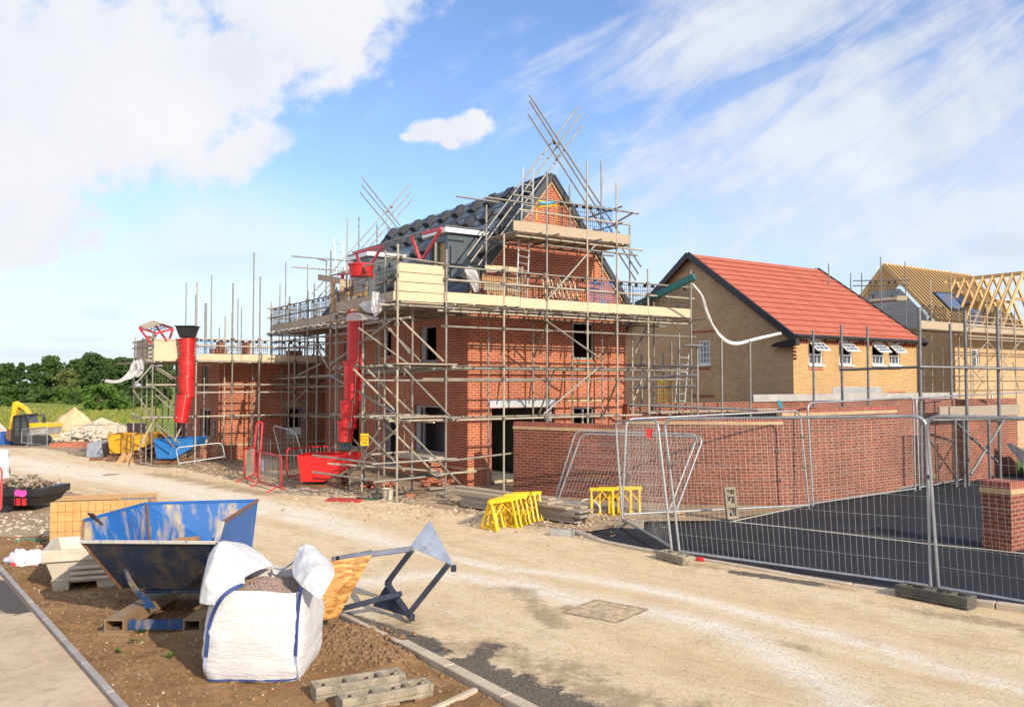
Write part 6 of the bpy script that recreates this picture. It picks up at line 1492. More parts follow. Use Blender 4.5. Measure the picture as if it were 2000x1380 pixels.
a, b = D(1700, 588, 41.5), D(1775, 582, 40.8); mb = MB(); mb.bar(a, b, .9, .12); mb.build('deck', MT['boardg'], Q.root)
mb = MB(); mb.bar(D(1752, 582, 40.4), D(1772, 582, 40.2), .05, .22); mb.build('toe_board', MT['board'], Q.root)
for y in (548, 558): Q.pole('guard_rail', D(1666, y, 42), D(1776, y - 1, 40.5), MT['tubed'])
Q.done()
for i, (x0, x1, c) in enumerate(((1802, 1822, 'k'), (1826, 1850, 'k'), (1860, 1884, 'k'), (1898, 1918, 'b'), (1922, 1950, 'k'), (1954, 1984, 'k'))):
    p, q = cp4(x0, v=-1.15)[0], cp4(x1, v=-1.15)[0]; guard('%s mesh guard from the red roof on the pine rafter house platform' % ['first black', 'second black', 'third black', 'only blue', 'fifth black', 'sixth black'][i], p + ZX * (zq + .38), q + ZX * (zq + .38), .62, MT['guardb'] if c == 'b' else MT['guard'], 'mesh guards on the pine rafter house platform')
for i, (x0, x1) in enumerate(((1696, 1715), (1733, 1752))): guard('%s mesh guard on the small gable platform beside the red roof ridge' % ['near edge', 'inner'][i], D(x0, 578, 41.2), D(x1, 577, 41), .62, MT['guard'], 'mesh guards by the red roof')
# ------------------------------------------------------------------ materials for the foreground
def painted(name, c1, c2, wear, rust, wl=.52, wh=.66, sc_=3.0, streak=True, rough=.5, met=0):
    m, nt, b, L = newmat(name); v = coord(nt)
    vs = coord(nt, 'Object', (1, 1, .28)) if streak else v
    c = ramp(nt, nz(nt, v, 2.5, 6), [(.3, c2), (.7, c1)])
    w_ = ramp(nt, nz(nt, vs, sc_, 10, .72), [(wl, (0, 0, 0)), (wh, (1, 1, 1))])
    c = mix(nt, w_, c, wear)
    r_ = ramp(nt, nz(nt, v, sc_ * 1.7, 10, .75, .4), [(.60, (0, 0, 0)), (.68, (1, 1, 1))])
    c = mix(nt, r_, c, rust)
    L.new(c, b.inputs['Base Color']); b.inputs['Roughness'].default_value = rough; b.inputs['Metallic'].default_value = met
    bump(nt, b, mth(nt, 'ADD', w_, nz(nt, v, 30, 6)), .25, .004); return m
MT['skipin'] = painted('worn_blue_paint_inside', (.012, .13, .42), (.010, .09, .31), (.42, .33, .20), (.15, .065, .032), .49, .60, 2.4)
MT['skipout'] = painted('blue_paint_outside', (.012, .125, .40), (.010, .10, .33), (.16, .20, .25), (.15, .07, .035), .60, .74, 3.5)
MT['skipdark'] = painted('dirty_shaded_blue_paint', (.008, .024, .062), (.006, .016, .04), (.075, .058, .038), (.05, .032, .02), .50, .66, 2.4)  # skip blue darkened to paint in the shade on front and floor, plus dirt
MT['skipbar'] = painted('worn_blue_bar', (.012, .065, .19), (.01, .045, .13), (.24, .19, .13), (.14, .07, .035), .50, .64, 6)
MT['dustrim'] = painted('dusty_rim', (.50, .47, .42), (.38, .36, .33), (.10, .16, .28), (.2, .1, .05), .55, .7, 8)
MT['rust'] = painted('rusty_steel', (.20, .10, .055), (.13, .06, .03), (.32, .24, .17), (.09, .04, .02), .55, .7, 6)
MT['rustfork'] = painted('muddy_fork_channel', (.30, .20, .11), (.22, .14, .075), (.06, .12, .26), (.16, .07, .035), .55, .68, 7)
MT['steelb'] = M('blue_grey_steel', (.075, .085, .125), (.045, .05, .075), 4, .38, .55, spots=[(7, (.16, .16, .18), .6, .75)])
MT['steelp'] = M('sky_glare_steel', (.46, .50, .60), (.24, .28, .38), 3, .35, .4, spots=[(7, (.16, .16, .19), .54, .7)], bmp=.15, bs=40)  # base colour lightened to paint sky glare on the upturned plate
def osb():
    m, nt, b, L = newmat('strand_board'); uv = coord(nt, 'UV')
    col = None
    for k, rot in enumerate((.3, -.5, 1.2)):
        mp = nt.nodes.new('ShaderNodeMapping'); L.new(uv, mp.inputs[0]); mp.inputs['Rotation'].default_value = (0, 0, rot); mp.inputs['Scale'].default_value = (10, 36, 1); mp.inputs['Location'].default_value = (k * 3.1, k * 7, 0)
        vo = nt.nodes.new('ShaderNodeTexVoronoi'); L.new(mp.outputs[0], vo.inputs['Vector']); vo.inputs['Scale'].default_value = 1.0
        sx = nt.nodes.new('ShaderNodeSeparateXYZ'); L.new(vo.outputs['Color'], sx.inputs[0])
        c = ramp(nt, sx.outputs[0], [(0, (.24, .095, .022)), (.5, (.42, .19, .045)), (1, (.58, .33, .10))])
        col = c if col is None else mix(nt, ramp(nt, sx.outputs[1], [(.45, (0, 0, 0)), (.5, (1, 1, 1))]), col, c)
    L.new(col, b.inputs['Base Color']); b.inputs['Roughness'].default_value = .7; return m
MT['osb'] = osb()
def bagmat():
    m, nt, b, L = newmat('white_woven_bag'); uv = coord(nt, 'UV'); v = coord(nt)
    c = ramp(nt, nz(nt, v, 2.5, 6), [(.3, (.60, .59, .61)), (.7, (.70, .70, .71))])
    c = mix(nt, ramp(nt, nz(nt, v, 3.5, 8, .7), [(.64, (0, 0, 0)), (.8, (.35,) * 3)]), c, (.55, .45, .34))
    L.new(c, b.inputs['Base Color']); b.inputs['Roughness'].default_value = .55; b.inputs['Specular IOR Level'].default_value = .3
    mp = nt.nodes.new('ShaderNodeMapping'); L.new(v, mp.inputs[0]); mp.inputs['Scale'].default_value = (1, 1, 3.2)
    h = mth(nt, 'ADD', mth(nt, 'MULTIPLY', nz(nt, mp.outputs[0], 6, 6, .6), 1.6), mth(nt, 'MULTIPLY', nz(nt, coord(nt, 'Object', (1, 1, 6)), 22, 4, .6), .6)); bump(nt, b, h, .55, .02)
    tr = nt.nodes.new('ShaderNodeBsdfTranslucent'); tr.inputs[0].default_value = (.8, .8, .8, 1); mx = nt.nodes.new('ShaderNodeMixShader'); mx.inputs[0].default_value = .12
    L.new(b.outputs[0], mx.inputs[1]); L.new(tr.outputs[0], mx.inputs[2]); L.new(mx.outputs[0], nt.nodes['Material Output'].inputs[0]); return m
MT['bag'] = bagmat()
MT['webb'] = M('blue_webbing', (.03, .065, .22), (.02, .04, .14), 60, .7)
MT['gravel'] = M('mixed_gravel', (.36, .26, .23), (.17, .12, .10), 30, .9)
def solid(o, th): m = o.modifiers.new('th', 'SOLIDIFY'); m.thickness = th; m.offset = 0; return o
# ------------------------------------------------------------------ big blue tipping skip
BL, BM, BR, ER = D(163, 1016, 9.3), D(284, 982.5, 10.6), D(503, 976.5, 10.93), D(435, 1019.5, 9.18)
FL, FR = D(160, 1057, 9.25), D(422, 1059, 9.1)
PL, PR = D(237, 1147, 9.65), D(395, 1147, 9.5)
QL, QR = V3(PL.x - .05, 10.55, PL.z - .02), V3(BR.x - .04, 10.75, PR.z - .02); PR = V3(PR.x + .12, PR.y, PR.z)
skp = thing('tipping_skip', 'large worn blue tipping skip on forks behind the white gravel bag', 'skip', V3(-4, 9.8, 0))
def plate(name, pts, mat, parent, th=.014, n=0):
    mb = MB(); mb.poly(*pts); o = mb.build(name, mat, parent); solid(o, th); return o
plate('back_panel', [BM, BR, QR, QL], MT['skipin'], skp)
plate('end_panel', [FL, PL, QL, BM, BL], MT['skipin'], skp)
plate('end_panel', [FR, ER, BR, QR, PR], MT['skipout'], skp)
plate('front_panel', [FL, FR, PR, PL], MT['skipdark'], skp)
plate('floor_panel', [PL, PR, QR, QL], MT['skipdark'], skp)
mb = MB(); mb.bar(FL + V3(-.02, 0, .0), FR, .045, .035); mb.build('front_rim', MT['dustrim'], skp, bevel=.005)
mb = MB(); mb.bar(FR + V3(.005, -.006, 0), ER + V3(0, -.006, .01), .05, .022); mb.build('edge_strip', MT['dustrim'], skp)
mb = MB(); mb.tube(BR, ER, .021, 8); mb.build('pipe_rim', MT['rust'], skp, smooth=True, angle=50)
mb = MB(); mb.bar(BL, BM, .03, .03); mb.bar(BM, BR + V3(.01, 0, 0), .035, .03); mb.build('back_rim', MT['skipout'], skp)
mb = MB(); mb.bar(FL, BL, .03, .02); mb.bar(BM + V3(.02, -.012, 0), QL + V3(.02, -.012, 0), .03, .012); mb.build('corner_strip', MT['rust'], skp)
mb = MB(); a = FL.lerp(PL, .0); mb.bar(FL + V3(0, -.012, 0), PL + V3(0, -.012, 0), .03, .016, V3(0, -1, 0)); mb.build('corner_weld', MT['rust'], skp)
for (x, w_) in ((-4.25, .21), (-3.42, .19)):
    mb = MB(); y0, y1, h_, t_ = 9.12, 10.7, .135, .016
    for z in (.045, .045 + h_ - t_): mb.hexa([V3(x - w_ / 2, y0, z), V3(x + w_ / 2, y0, z), V3(x + w_ / 2, y1, z), V3(x - w_ / 2, y1, z)], [V3(x - w_ / 2, y0, z + t_), V3(x + w_ / 2, y0, z + t_), V3(x + w_ / 2, y1, z + t_), V3(x - w_ / 2, y1, z + t_)])
    for sx in (-1, 1): xx = x + sx * (w_ / 2 - .008); mb.hexa([V3(xx - .008, y0, .0612), V3(xx + .008, y0, .0612), V3(xx + .008, y1, .0612), V3(xx - .008, y1, .0612)], [V3(xx - .008, y0, .1638), V3(xx + .008, y0, .1638), V3(xx + .008, y1, .1638), V3(xx - .008, y1, .1638)])
    mb.build('fork_channel', MT['rustfork'], skp)
mb = MB(); mb.abox(-4.14, -3.51, 9.20, 9.24, .05, .15); mb.build('cross_bar', MT['skipbar'], skp)
mb = MB(); mb.abox(-4.2, -3.5, 9.75, 9.79, .30, .345); mb.build('cross_bar', MT['skipbar'], skp)
for x in (-4.22, -3.46):
    mb = MB(); cv = smooth_pl([V3(x - .06, 9.44, .64), V3(x - .03, 9.50, .50), V3(x + .02, 9.56, .38), V3(x + .12, 9.6, .27), V3(x + .17, 9.62, .165)], 2)
    for k, (a, b) in enumerate(zip(cv, cv[1:])): w0_, w1_ = .025 + .075 * k / len(cv), .025 + .075 * (k + 1) / len(cv); mb.hexa([a - V3(w0_, 0, 0), a + V3(w0_ * .3, 0, 0), a + V3(w0_ * .3, .02, 0), a + V3(-w0_, .02, 0)], [b - V3(w1_, 0, 0), b + V3(w1_ * .3, 0, 0), b + V3(w1_ * .3, .02, 0), b + V3(-w1_, .02, 0)])
    mb.build('rocker_plate', MT['skipbar'], skp, recalc=True)
mb = MB(); mb.abox(-4.42, -4.08, 9.1, 9.35, -.01, .044); mb.abox(-3.56, -3.3, 9.1, 9.35, -.01, .044); mb.build('timber_pad', MT['rustfork'], skp)
mb = MB(); mb.bar(D(176, 1001, 9.35), D(196, 1024, 9.6), .07, .012, V3(0, -1, .4)); mb.bar(D(196, 1024, 9.6), D(222, 1046, 9.9), .03, .02, V3(0, -1, .4)); tag(mb.build('iron_bar', MT['rust']), 'rusty flat iron bar resting over the lip of the blue skip', 'bar')
mb = MB(); p = D(352, 1054, 9.9); mb.box(p + V3(.02, .15, -.05), V3(.13, 0, .01), V3(0, .06, 0), V3(0, 0, .05)); tag(mb.build('timber_offcut', MT['pined']), 'orange-brown timber offcut lying inside the blue skip', 'timber')
# ------------------------------------------------------------------ gravel bag
bag = thing('gravel_bag', 'open white builder bag of reddish gravel with blue webbing straps', 'bag', V3(-2.35, 8.2, 0))
bc = V3(-2.36, 8.17, 0)
def bagp(a, t):
    """a in 0..1 round, t in 0..1 up"""
    th = a * 2 * math.pi; ex = 2 / (7.0 - 3.0 * t); c, s = math.cos(th), math.sin(th)
    x = math.copysign(abs(c) ** ex, c); y = math.copysign(abs(s) ** ex, s)
    bul = 1 + .06 * math.sin(math.pi * min(1, t * 1.05)) - .03 * t
    wr = .020 * (.3 - abs(noise.noise(V3(x * 1.8, y * 1.8, t * 2.2)))) + .012 * (.3 - abs(noise.noise(V3(x * 3.5, y * 3.5, t * 7)))) + .005 * noise.noise(V3(x * 6, y * 6, t * 16))
    if t < .12: bul -= (.12 - t) * .35
    return V3(bc.x + x * (.455 + wr) * bul + .02 * t, bc.y + y * (.50 + wr) * bul, .02 + t * (.80 + .02 * math.sin(th * 3 + 1)))
mb = MB(); mb.grid(bagp, 96, 36); o = mb.build('bag_body', MT['bag'], bag, smooth=True)
mb = MB()
def gtop(a, t): p = bagp(a, .97); c = bc + V3(.02, 0, .76); q = c.lerp(p, t); q.z = .735 + .075 * (1 - t) ** 1.2 + .012 * noise.noise(q * 9); return q
mb.grid(gtop, 48, 10); mb.build('gravel', MT['gravel'], bag, smooth=True)
mb = MB()
for _ in range(1700):
    q = gtop(random.random(), math.sqrt(random.random()) * .96); mb.rock(q, random.uniform(.009, .02), .9)
o = mb.build('gravel_stones', MT['gravel'], bag); o['kind'] = 'stuff'
def flap(rows, name):
    """cloth through a grid of (px, py, Y) control points, finely subdivided and creased"""
    P_ = [[D(*p) for p in r] for r in rows]; nr, nc = len(P_), len(P_[0])
    def cr(p0, p1, p2, p3, t): return ((p1 * 2) + (p2 - p0) * t + (p0 * 2 - p1 * 5 + p2 * 4 - p3) * t * t + (p1 * 3 - p0 - p2 * 3 + p3) * t ** 3) * .5
    def along(l, t):
        n = len(l) - 1; i = min(int(t * n), n - 1); f = t * n - i; return cr(l[max(i - 1, 0)], l[i], l[i + 1], l[min(i + 2, n)], f).lerp(l[i].lerp(l[i + 1], f), .6)
        return cr(l[max(i - 1, 0)], l[i], l[i + 1], l[min(i + 2, n)], f)
    def fn(s, t):
        p = along([along(r, s) for r in P_], t); w_ = .045 * (.35 - abs(noise.noise(p * 3.6 + V3(4, 1, 7)))) + .03 * (.3 - abs(noise.noise(p * 7.5 + V3(2, 5, 1)))) + .010 * (.3 - abs(noise.noise(p * 17)))
        return p + V3(.25, -.9, .3) * w_
    mb = MB(); mb.grid(fn, 56, 48); o = mb.build(name, MT['bag'], bag, smooth=True); solid(o, .004)
flap([[(478, 1139, 7.86), (479, 1126, 8.0), (502, 1114, 8.25), (535, 1104, 8.6)], [(462, 1142, 7.80), (450, 1100, 7.95), (470, 1076, 8.3), (512, 1082, 8.68)], [(445, 1155, 7.70), (418, 1096, 7.86), (432, 1056, 8.25), (480, 1062, 8.75)], [(432, 1166, 7.66), (400, 1132, 7.8), (410, 1080, 8.2), (455, 1062, 8.8)], [(419, 1181, 7.62), (390, 1177, 7.78), (396, 1135, 8.2), (430, 1078, 8.85)]], 'flap')
flap([[(590, 1146, 7.80), (574, 1127, 7.95), (570, 1104, 8.25), (586, 1066, 8.55)], [(600, 1152, 7.74), (598, 1120, 7.86), (592, 1088, 8.2), (598, 1061, 8.55)], [(610, 1160, 7.70), (622, 1116, 7.82), (618, 1082, 8.22), (612, 1066, 8.6)], [(625, 1172, 7.74), (653, 1122, 7.9), (650, 1104, 8.3), (634, 1085, 8.7)]], 'flap')
mb = MB(); mb.grid(lambda s, t: D(534 + 52 * s, 1104 + 6 * math.sin(s * 3.1), 8.62).lerp(D(530 + 58 * s, 1128, 8.62), t) + V3(0, .02 * math.sin(s * 9), 0), 14, 5); o = mb.build('flap', MT['bag'], bag, smooth=True)
def webbing(pts, w_, name='strap', mat=None):
    mb = MB(); q = smooth_pl([Vector(p) for p in pts], 2)
    for a, b in zip(q, q[1:]): 
        d = (b - a).normalized(); mb.bar(a - d * .003, b + d * .003, w_, .004, V3(-.1, -1, .1))
    mb.build(name, mat or MT['webb'], bag)
def onbag(px, t, off=.010):
    best = None
    for k in range(600):
        a = .5 + .5 * k / 600; p = bagp(a, t); col = 1000 + F * p.x / (p.y * CP)
        if best is None or abs(col - px) < best[0]: best = (abs(col - px), p)
    return best[1] + V3(0, -off, 0)
webbing([D(474, 1141, 7.76), D(452, 1150, 7.66), D(432, 1166, 7.58)] + [onbag(px, t) for px, t in ((421, .74), (415, .62), (412, .45), (409, .28))], .036)
webbing([onbag(px, t) for px, t in ((409, .28), (407, .12), (405, .03))], .028, 'stitched_seam', M('blue_stitching', (.42, .47, .62), (.30, .34, .5), 50, .7))
webbing([D(588, 1146, 7.70)] + [onbag(px, t) for px, t in ((586, .82), (584, .6), (583, .42), (582, .30))], .034)
webbing([onbag(px, t) for px, t in ((582, .30), (584, .14), (586, .03))], .026, 'stitched_seam', M('blue_stitching', (.42, .47, .62), (.30, .34, .5), 50, .7))
webbing([onbag(px, .022, .008) for px in range(405, 590, 9)], .016, 'hem', MT['webb'])
mb = MB(); mb.path(smooth_pl([D(536, 1108, 8.55), D(548, 1112, 8.5), D(566, 1104, 8.45), D(582, 1086, 8.4), D(588, 1076, 8.4)], 2), .009, 6); mb.build('loop_strap', M('pale_blue_strap', (.30, .36, .52)), bag, smooth=True)
# ------------------------------------------------------------------ overturned steel trestle with a strand board
def gb(px, py, z=0): return G(px, py, z)
tr_ = thing('steel_trestle', 'overturned blue-grey steel trestle with triangular end plates on the road edge', 'trestle', gb(800, 1205))
apx = dict(T=D(840, 1015, 9.95), TL=D(801, 1068, 9.9), TR=D(888, 1106, 9.55), M=D(756, 1138, 9.95), B=D(804, 1207, 9.60), BL_=D(727, 1184, 10.0), E=D(648, 1092, 9.6), LE=D(662, 1190, 9.75), LM=D(785, 1158, 9.78))
k_ = apx
for p, q in ((k_['E'], D(806, 1071, 9.88)), (D(664, 1189, 9.75), k_['LM']), (D(805, 1073, 9.86), k_['M']), (D(876, 1101, 9.58), D(797, 1200, 9.62)), (k_['M'], k_['B'])):
    mb = MB(); mb.bar(p, q, .062, .062, V3(0, -1, .2)); mb.build('bar', MT['steelb'], tr_, bevel=.005)
mb = MB(); mb.bar(D(660, 1092, 9.55), D(725, 1080, 9.78), .075, .075, V3(0, -1, .2)); mb.build('sleeve', MT['steelb'], tr_, bevel=.004)
mb = MB(); n = (k_['TL'] - k_['T']).cross(k_['TR'] - k_['T']).normalized(); mb.ext([k_['T'], k_['TL'], k_['TR']], n * .014); mb.build('end_plate', MT['steelp'], tr_, recalc=True, bevel=.003)
mb = MB(); mb.ext([k_['M'] + V3(0, .03, 0), k_['BL_'] + V3(0, .03, 0), k_['B'] + V3(0, .03, 0)], V3(.004, .012, 0)); mb.build('end_plate', MT['steelb'], tr_, recalc=True)
for p in (D(886, 1109, 9.54), D(805, 1205, 9.58), D(760, 1140, 9.93)): mb = MB(); mb.box(p, V3(.03, 0, 0), V3(0, .03, 0), V3(0, 0, .035)); mb.build('lug', MT['steelb'], tr_, bevel=.004)
pts = [D(600, 1102, 9.30), D(727, 1083, 9.62), D(661, 1204, 9.35), D(600, 1216, 9.05)]
n = (pts[1] - pts[0]).cross(pts[3] - pts[0]).normalized()
mb = MB(); mb.ext(pts, n * .018); tag(mb.build('strand_board', MT['osb'], recalc=True), 'orange strand board panel leaning on the steel trestle behind the gravel bag', 'board')
# ------------------------------------------------------------------ dirty white plastic trough, pavers
w0, w1 = G(98, 1157), G(236, 1146); wd_ = (w1 - w0).normalized(); wn = V3(-wd_.y, wd_.x, 0)
tb_ = thing('plastic_trough', 'dirty white plastic mortar tub with ribbed side behind the blue skip', 'tub', w0)
lw_ = 1.28; q = lambda s, d, z: w0 + wd_ * s + wn * d + ZX * z
mb = MB(); lo = [q(.04, .05, .10), q(lw_ - .04, .05, .10), q(lw_ - .04, .85, .10), q(.04, .85, .10)]; hi = [q(-.06, -.04, .42), q(lw_ + .06, -.04, .42), q(lw_ + .06, .95, .42), q(-.06, .95, .42)]
mb.add(lo + hi, [(3, 2, 1, 0)] + [(i, (i + 1) % 4, 4 + (i + 1) % 4, 4 + i) for i in range(4)]); 
mb.build('body', MT['bin'], tb_)
mb = MB()
O = [(-.10, -.08), (lw_ + .10, -.08), (lw_ + .10, .99), (-.10, .99)]; I = [(-.03, -.01), (lw_ + .03, -.01), (lw_ + .03, .92), (-.03, .92)]
for i in range(4):
    a, b, c, d = O[i], O[(i + 1) % 4], I[(i + 1) % 4], I[i]; mb.hexa([q(*a, .40), q(*b, .40), q(*c, .40), q(*d, .40)], [q(*a, .55), q(*b, .55), q(*c, .55), q(*d, .55)])
mb.build('rim', MT['bin'], tb_, bevel=.012, seg=2)
mb = MB(); L0 = [q(.12, .15, .18), q(lw_ - .12, .15, .18), q(lw_ - .12, .75, .18), q(.12, .75, .18)]; H0 = [q(-.029, -.009, .548), q(lw_ + .029, -.009, .548), q(lw_ + .029, .919, .548), q(-.029, .919, .548)]
mb.add(L0 + H0, [(0, 1, 2, 3)] + [(i, 4 + i, 4 + (i + 1) % 4, (i + 1) % 4) for i in range(4)]); mb.build('basin', MT['bin'], tb_)
for z in (.16, .235, .31): mb = MB(); mb.bar(q(.22, .00 - (z - .1) * .25, z), q(lw_ - .2, -.00 - (z - .1) * .25, z), .05, .045); mb.build('rib', MT['bin'], tb_, bevel=.008)
for s0, s1 in ((-.0, .22), (.52, .78), (lw_ - .22, lw_)):
    mb = MB(); mb.hexa([q(s0 + .03, .03, 0), q(s1 - .01, .03, 0), q(s1 - .01, .8, 0), q(s0 + .03, .8, 0)], [q(s0, .0, .16), q(s1, .0, .16), q(s1, .85, .16), q(s0, .85, .16)]); mb.build('foot', MT['bin'], tb_, bevel=.01)
pk0, pk1 = G(96, 1078), G(238, 1072); pd = (pk1 - pk0).normalized(); pn = V3(-pd.y, pd.x, 0)
pk = thing('paver_pack', 'banded pack of tan block pavers standing behind the white tub', 'pavers', pk0)
for j in range(5):
    mb = MB(); n = 13
    for i in range(n):
        jx = random.uniform(-.004, .004); a = pk0 + pd * (i * .112) + pn * jx + ZX * (.0 + j * .158); mb.hexa([a, a + pd * .109, a + pd * .109 + pn * .9, a + pn * .9], [p + ZX * .155 for p in (a, a + pd * .109, a + pd * .109 + pn * .9, a + pn * .9)])
    mb.build('paver_layer', M('tan_paver_%d' % j, (.60, .345, .13), (.50, .27, .095), 5, .9, spots=[(9, (.42, .24, .1), .55, .7)]), pk, bevel=.006)
mb = MB(); a = pk0 + pd * .0 + ZX * .792; mb.path([a + pn * .1, a + pd * .5 + pn * .12, a + pd * 1.0 + pn * .1], .006, 5); mb.build('band', MT['black'], pk)
mb = MB()
for i in range(9): a = pk0 + pd * (1.05 + i * .06) + pn * .12 + ZX * .80; mb.box(a, pd * .02, pn * .03, ZX * .012)
mb.build('spacer_strip', M('blue_grey_plastic', (.16, .20, .28)), pk)
# litter beside it
mb = MB()
lc = G(52, 1100)
def blobp(s, t):
    th, ph = s * 2 * math.pi, t * math.pi / 2; d = V3(math.cos(th) * math.cos(ph) * .30, math.sin(th) * math.cos(ph) * .2, math.sin(ph) * .20)
    return lc + d * (1 + .55 * noise.noise(d * 9 + V3(3, 1, 2)) + .25 * noise.noise(d * 22))
mb.grid(blobp, 40, 16); t = tag(mb.build('plastic_bag', M('thin_white_plastic', (.70, .66, .72), (.55, .5, .58), 8, .3), smooth=True), 'crumpled white plastic bag of litter beside the footway edging', 'bag')
mb = MB(); mb.box(lc + V3(-.02, -.17, .03), V3(.09, .02, 0), V3(0, .04, 0), V3(0, .01, .03)); tag(mb.build('red_wrapper', MT['red'], bevel=.01), 'small red wrapper under the crumpled white plastic bag', 'wrapper')
mb = MB(); mb.path([G(27, 1060) + V3(0, 0, .02), G(50, 1055) + V3(0, 0, .03), G(75, 1058) + V3(0, 0, .02), G(92, 1056) + V3(0, 0, .02)], .014, 6); tag(mb.build('green_strap', M('green_plastic', (.05, .22, .14)), smooth=True), 'green plastic strap lying on the gravel near the pavers', 'strap')
for i, (px, py) in enumerate(((279, 1238), (264, 1258), (234, 1278), (331, 1288))):
    mb = MB(); c = G(px, py); c.z = soil_z(c.x, c.y)
    for k in range(14):
        a = random.random() * 6.28; r = random.uniform(.02, .06); d = V3(math.cos(a), math.sin(a), 0); s = V3(-d.y, d.x, 0) * .012; p = c + d * r + ZX * random.uniform(.01, .045); mb.poly(c + ZX * .01, p - s, p + d * .02, p + s)
    tag(mb.build('weed', leafmat('weed_leaf', (.07, .16, .03), (.045, .11, .02)) if i == 0 else bpy.data.materials['weed_leaf']), ['tiny green weed in the soil just before the skip fork', 'second tiny green weed before the skip fork, a step nearer', 'tiny green weed in the open soil near the footway edging', 'tiny green weed in the soil beside the white gravel bag'][i], 'weed', 'weeds in the soil bed')
# ------------------------------------------------------------------ left edge: black skip, barrier, sacks
k0 = G(-60, 1000); k1 = G(66, 1000); kd = V3(1, 0, 0); kq = lambda s, d, z: V3(k0.x + s, k0.y + d, z)
bk = thing('black_skip', 'black plastic rubble skip heaped with timber scraps beside the red barrier', 'skip', k0)
Lk = (k1 - k0).x
mb = MB(); mb.hexa([kq(.1, .1, .12), kq(Lk, .1, .12), kq(Lk, 1.0, .12), kq(.1, 1.0, .12)], [kq(0, 0, .34), kq(Lk + .13, 0, .34), kq(Lk + .13, 1.1, .34), kq(0, 1.1, .34)]); mb.build('body', MT['black'], bk, bevel=.015)
mb = MB(); mb.hexa([kq(-.03, -.03, .32), kq(Lk + .17, -.03, .32), kq(Lk + .17, 1.13, .32), kq(-.03, 1.13, .32)], [kq(-.03, -.03, .48), kq(Lk + .18, -.03, .48), kq(Lk + .18, 1.13, .48), kq(-.03, 1.13, .48)]); mb.build('rim', MT['black'], bk, bevel=.015)
mb = MB(); mb.abox(k0.x + .2, k0.x + Lk * .62, k0.y - .02, k0.y + .9, .0, .13); mb.build('base', MT['black'], bk)
mb = MB()
for i in range(3): s = Lk * .62 + .1 + i * .12; mb.abox(k0.x + s, k0.x + s + .03, k0.y + .02, k0.y + .08, .14, .32)
mb.build('rib', MT['black'], bk)
mb = MB(); a = D(26, 978, k0.y - .055); b = D(51, 959, k0.y - .055); mb.grid(lambda s, t: V3(a.x + (b.x - a.x) * (.5 + (s - .5) * (1 - .25 * (2 * t - 1) ** 2)), k0.y - .034, .335 + .135 * (t + .08 * math.sin(s * 7))), 10, 6); mb.build('pink_patch', M('pink_paint', (.75, .08, .42), (.62, .06, .34), 12, .6), bk)
mb = MB(); a = D(25, 996, k0.y - .02); b = D(50, 976, k0.y); mb.abox(a.x, a.x + .12, k0.y + .02, k0.y + .07, .14, .30); mb.abox(b.x - .12, b.x, k0.y + .02, k0.y + .07, .14, .30); mb.abox(a.x, b.x, k0.y + .025, k0.y + .075, .24, .31); mb.build('red_bracket', MT['red'], bk)
mb = MB()
for i in range(130):
    s, d = random.uniform(.05, Lk), random.uniform(.05, 1.0); z = .48 + .22 * max(0, 1 - abs(s - Lk * .55) / (Lk * .6)) * random.random(); p = kq(s, d, z); a = random.random() * 3.14
    mb.box(p, V3(math.cos(a), math.sin(a), random.uniform(-.4, .6)) * random.uniform(.04, .14), V3(-math.sin(a), math.cos(a), 0) * .02, V3(0, 0, .012))
o = mb.build('scrap_timber', M('scrap_mix', (.36, .26, .165), (.13, .08, .045), 3, .9, spots=[(5, (.42, .40, .38), .5, .6)])); stuff(o, 'scrap timber and rubble heaped in the black skip', 'rubble')
def barrier(label, a, b, h, group, mat=None, plate_=None, feet=True, legs=.28):
    t = thing('barrier', label, 'barrier', a, group); q = lambda s, z: a.lerp(b, s) + ZX * z; L_ = (b - a).length; n_ = (b - a).cross(ZX).normalized(); m = mat or MT['reds']
    mb = MB(); mb.path(rounded([q(0, .12), q(0, h), q(1, h), q(1, .12)], .12, 5, True), .021, 8, True); mb.build('frame', m, t, smooth=True, angle=50)
    mb = MB(); k = int(L_ / .115)
    for i in range(1, k): mb.tube(q(i / k, .13), q(i / k, h - .01), .008, 6)
    mb.build('bars', MT['tubel'] if mat is None else m, t)
    for s in (.14, .86): mb = MB(); mb.path([q(s, .13) + n_ * legs * -1 + ZX * -.12, q(s, .13), q(s, .13) + n_ * legs + ZX * -.12], .018, 6); mb.build('foot', m, t)
    if plate_:
        mb = MB(); c = q(plate_[0], plate_[1]); mb.box(c - n_ * .03 if n_.y > 0 else c + n_ * .03, (b - a).normalized() * plate_[2], n_ * .004, ZX * plate_[3]); mb.build('notice', plate_[4], t)
    return t
barrier('bright red barrier cut by the edge of the picture, before the black skip', G(-140, 1004) + V3(0, -.3, 0), G(19, 1006) + V3(0, -.3, 0), 1.02, 'red pedestrian barriers', mat=MT['redp'])
mb = MB(); c = G(-6, 962)
mb.grid(lambda s, t: c + V3(.32 * math.cos(s * 6.283) * (1 - .15 * t), .25 * math.sin(s * 6.283), 1.05 * t) + V3(1, 1, 0) * .04 * noise.noise(V3(s * 6, t * 5, 1)), 24, 16); tag(mb.build('rubble_sack', MT['bag'], smooth=True), 'tall white rubble sack standing behind the bright red barrier', 'sack')
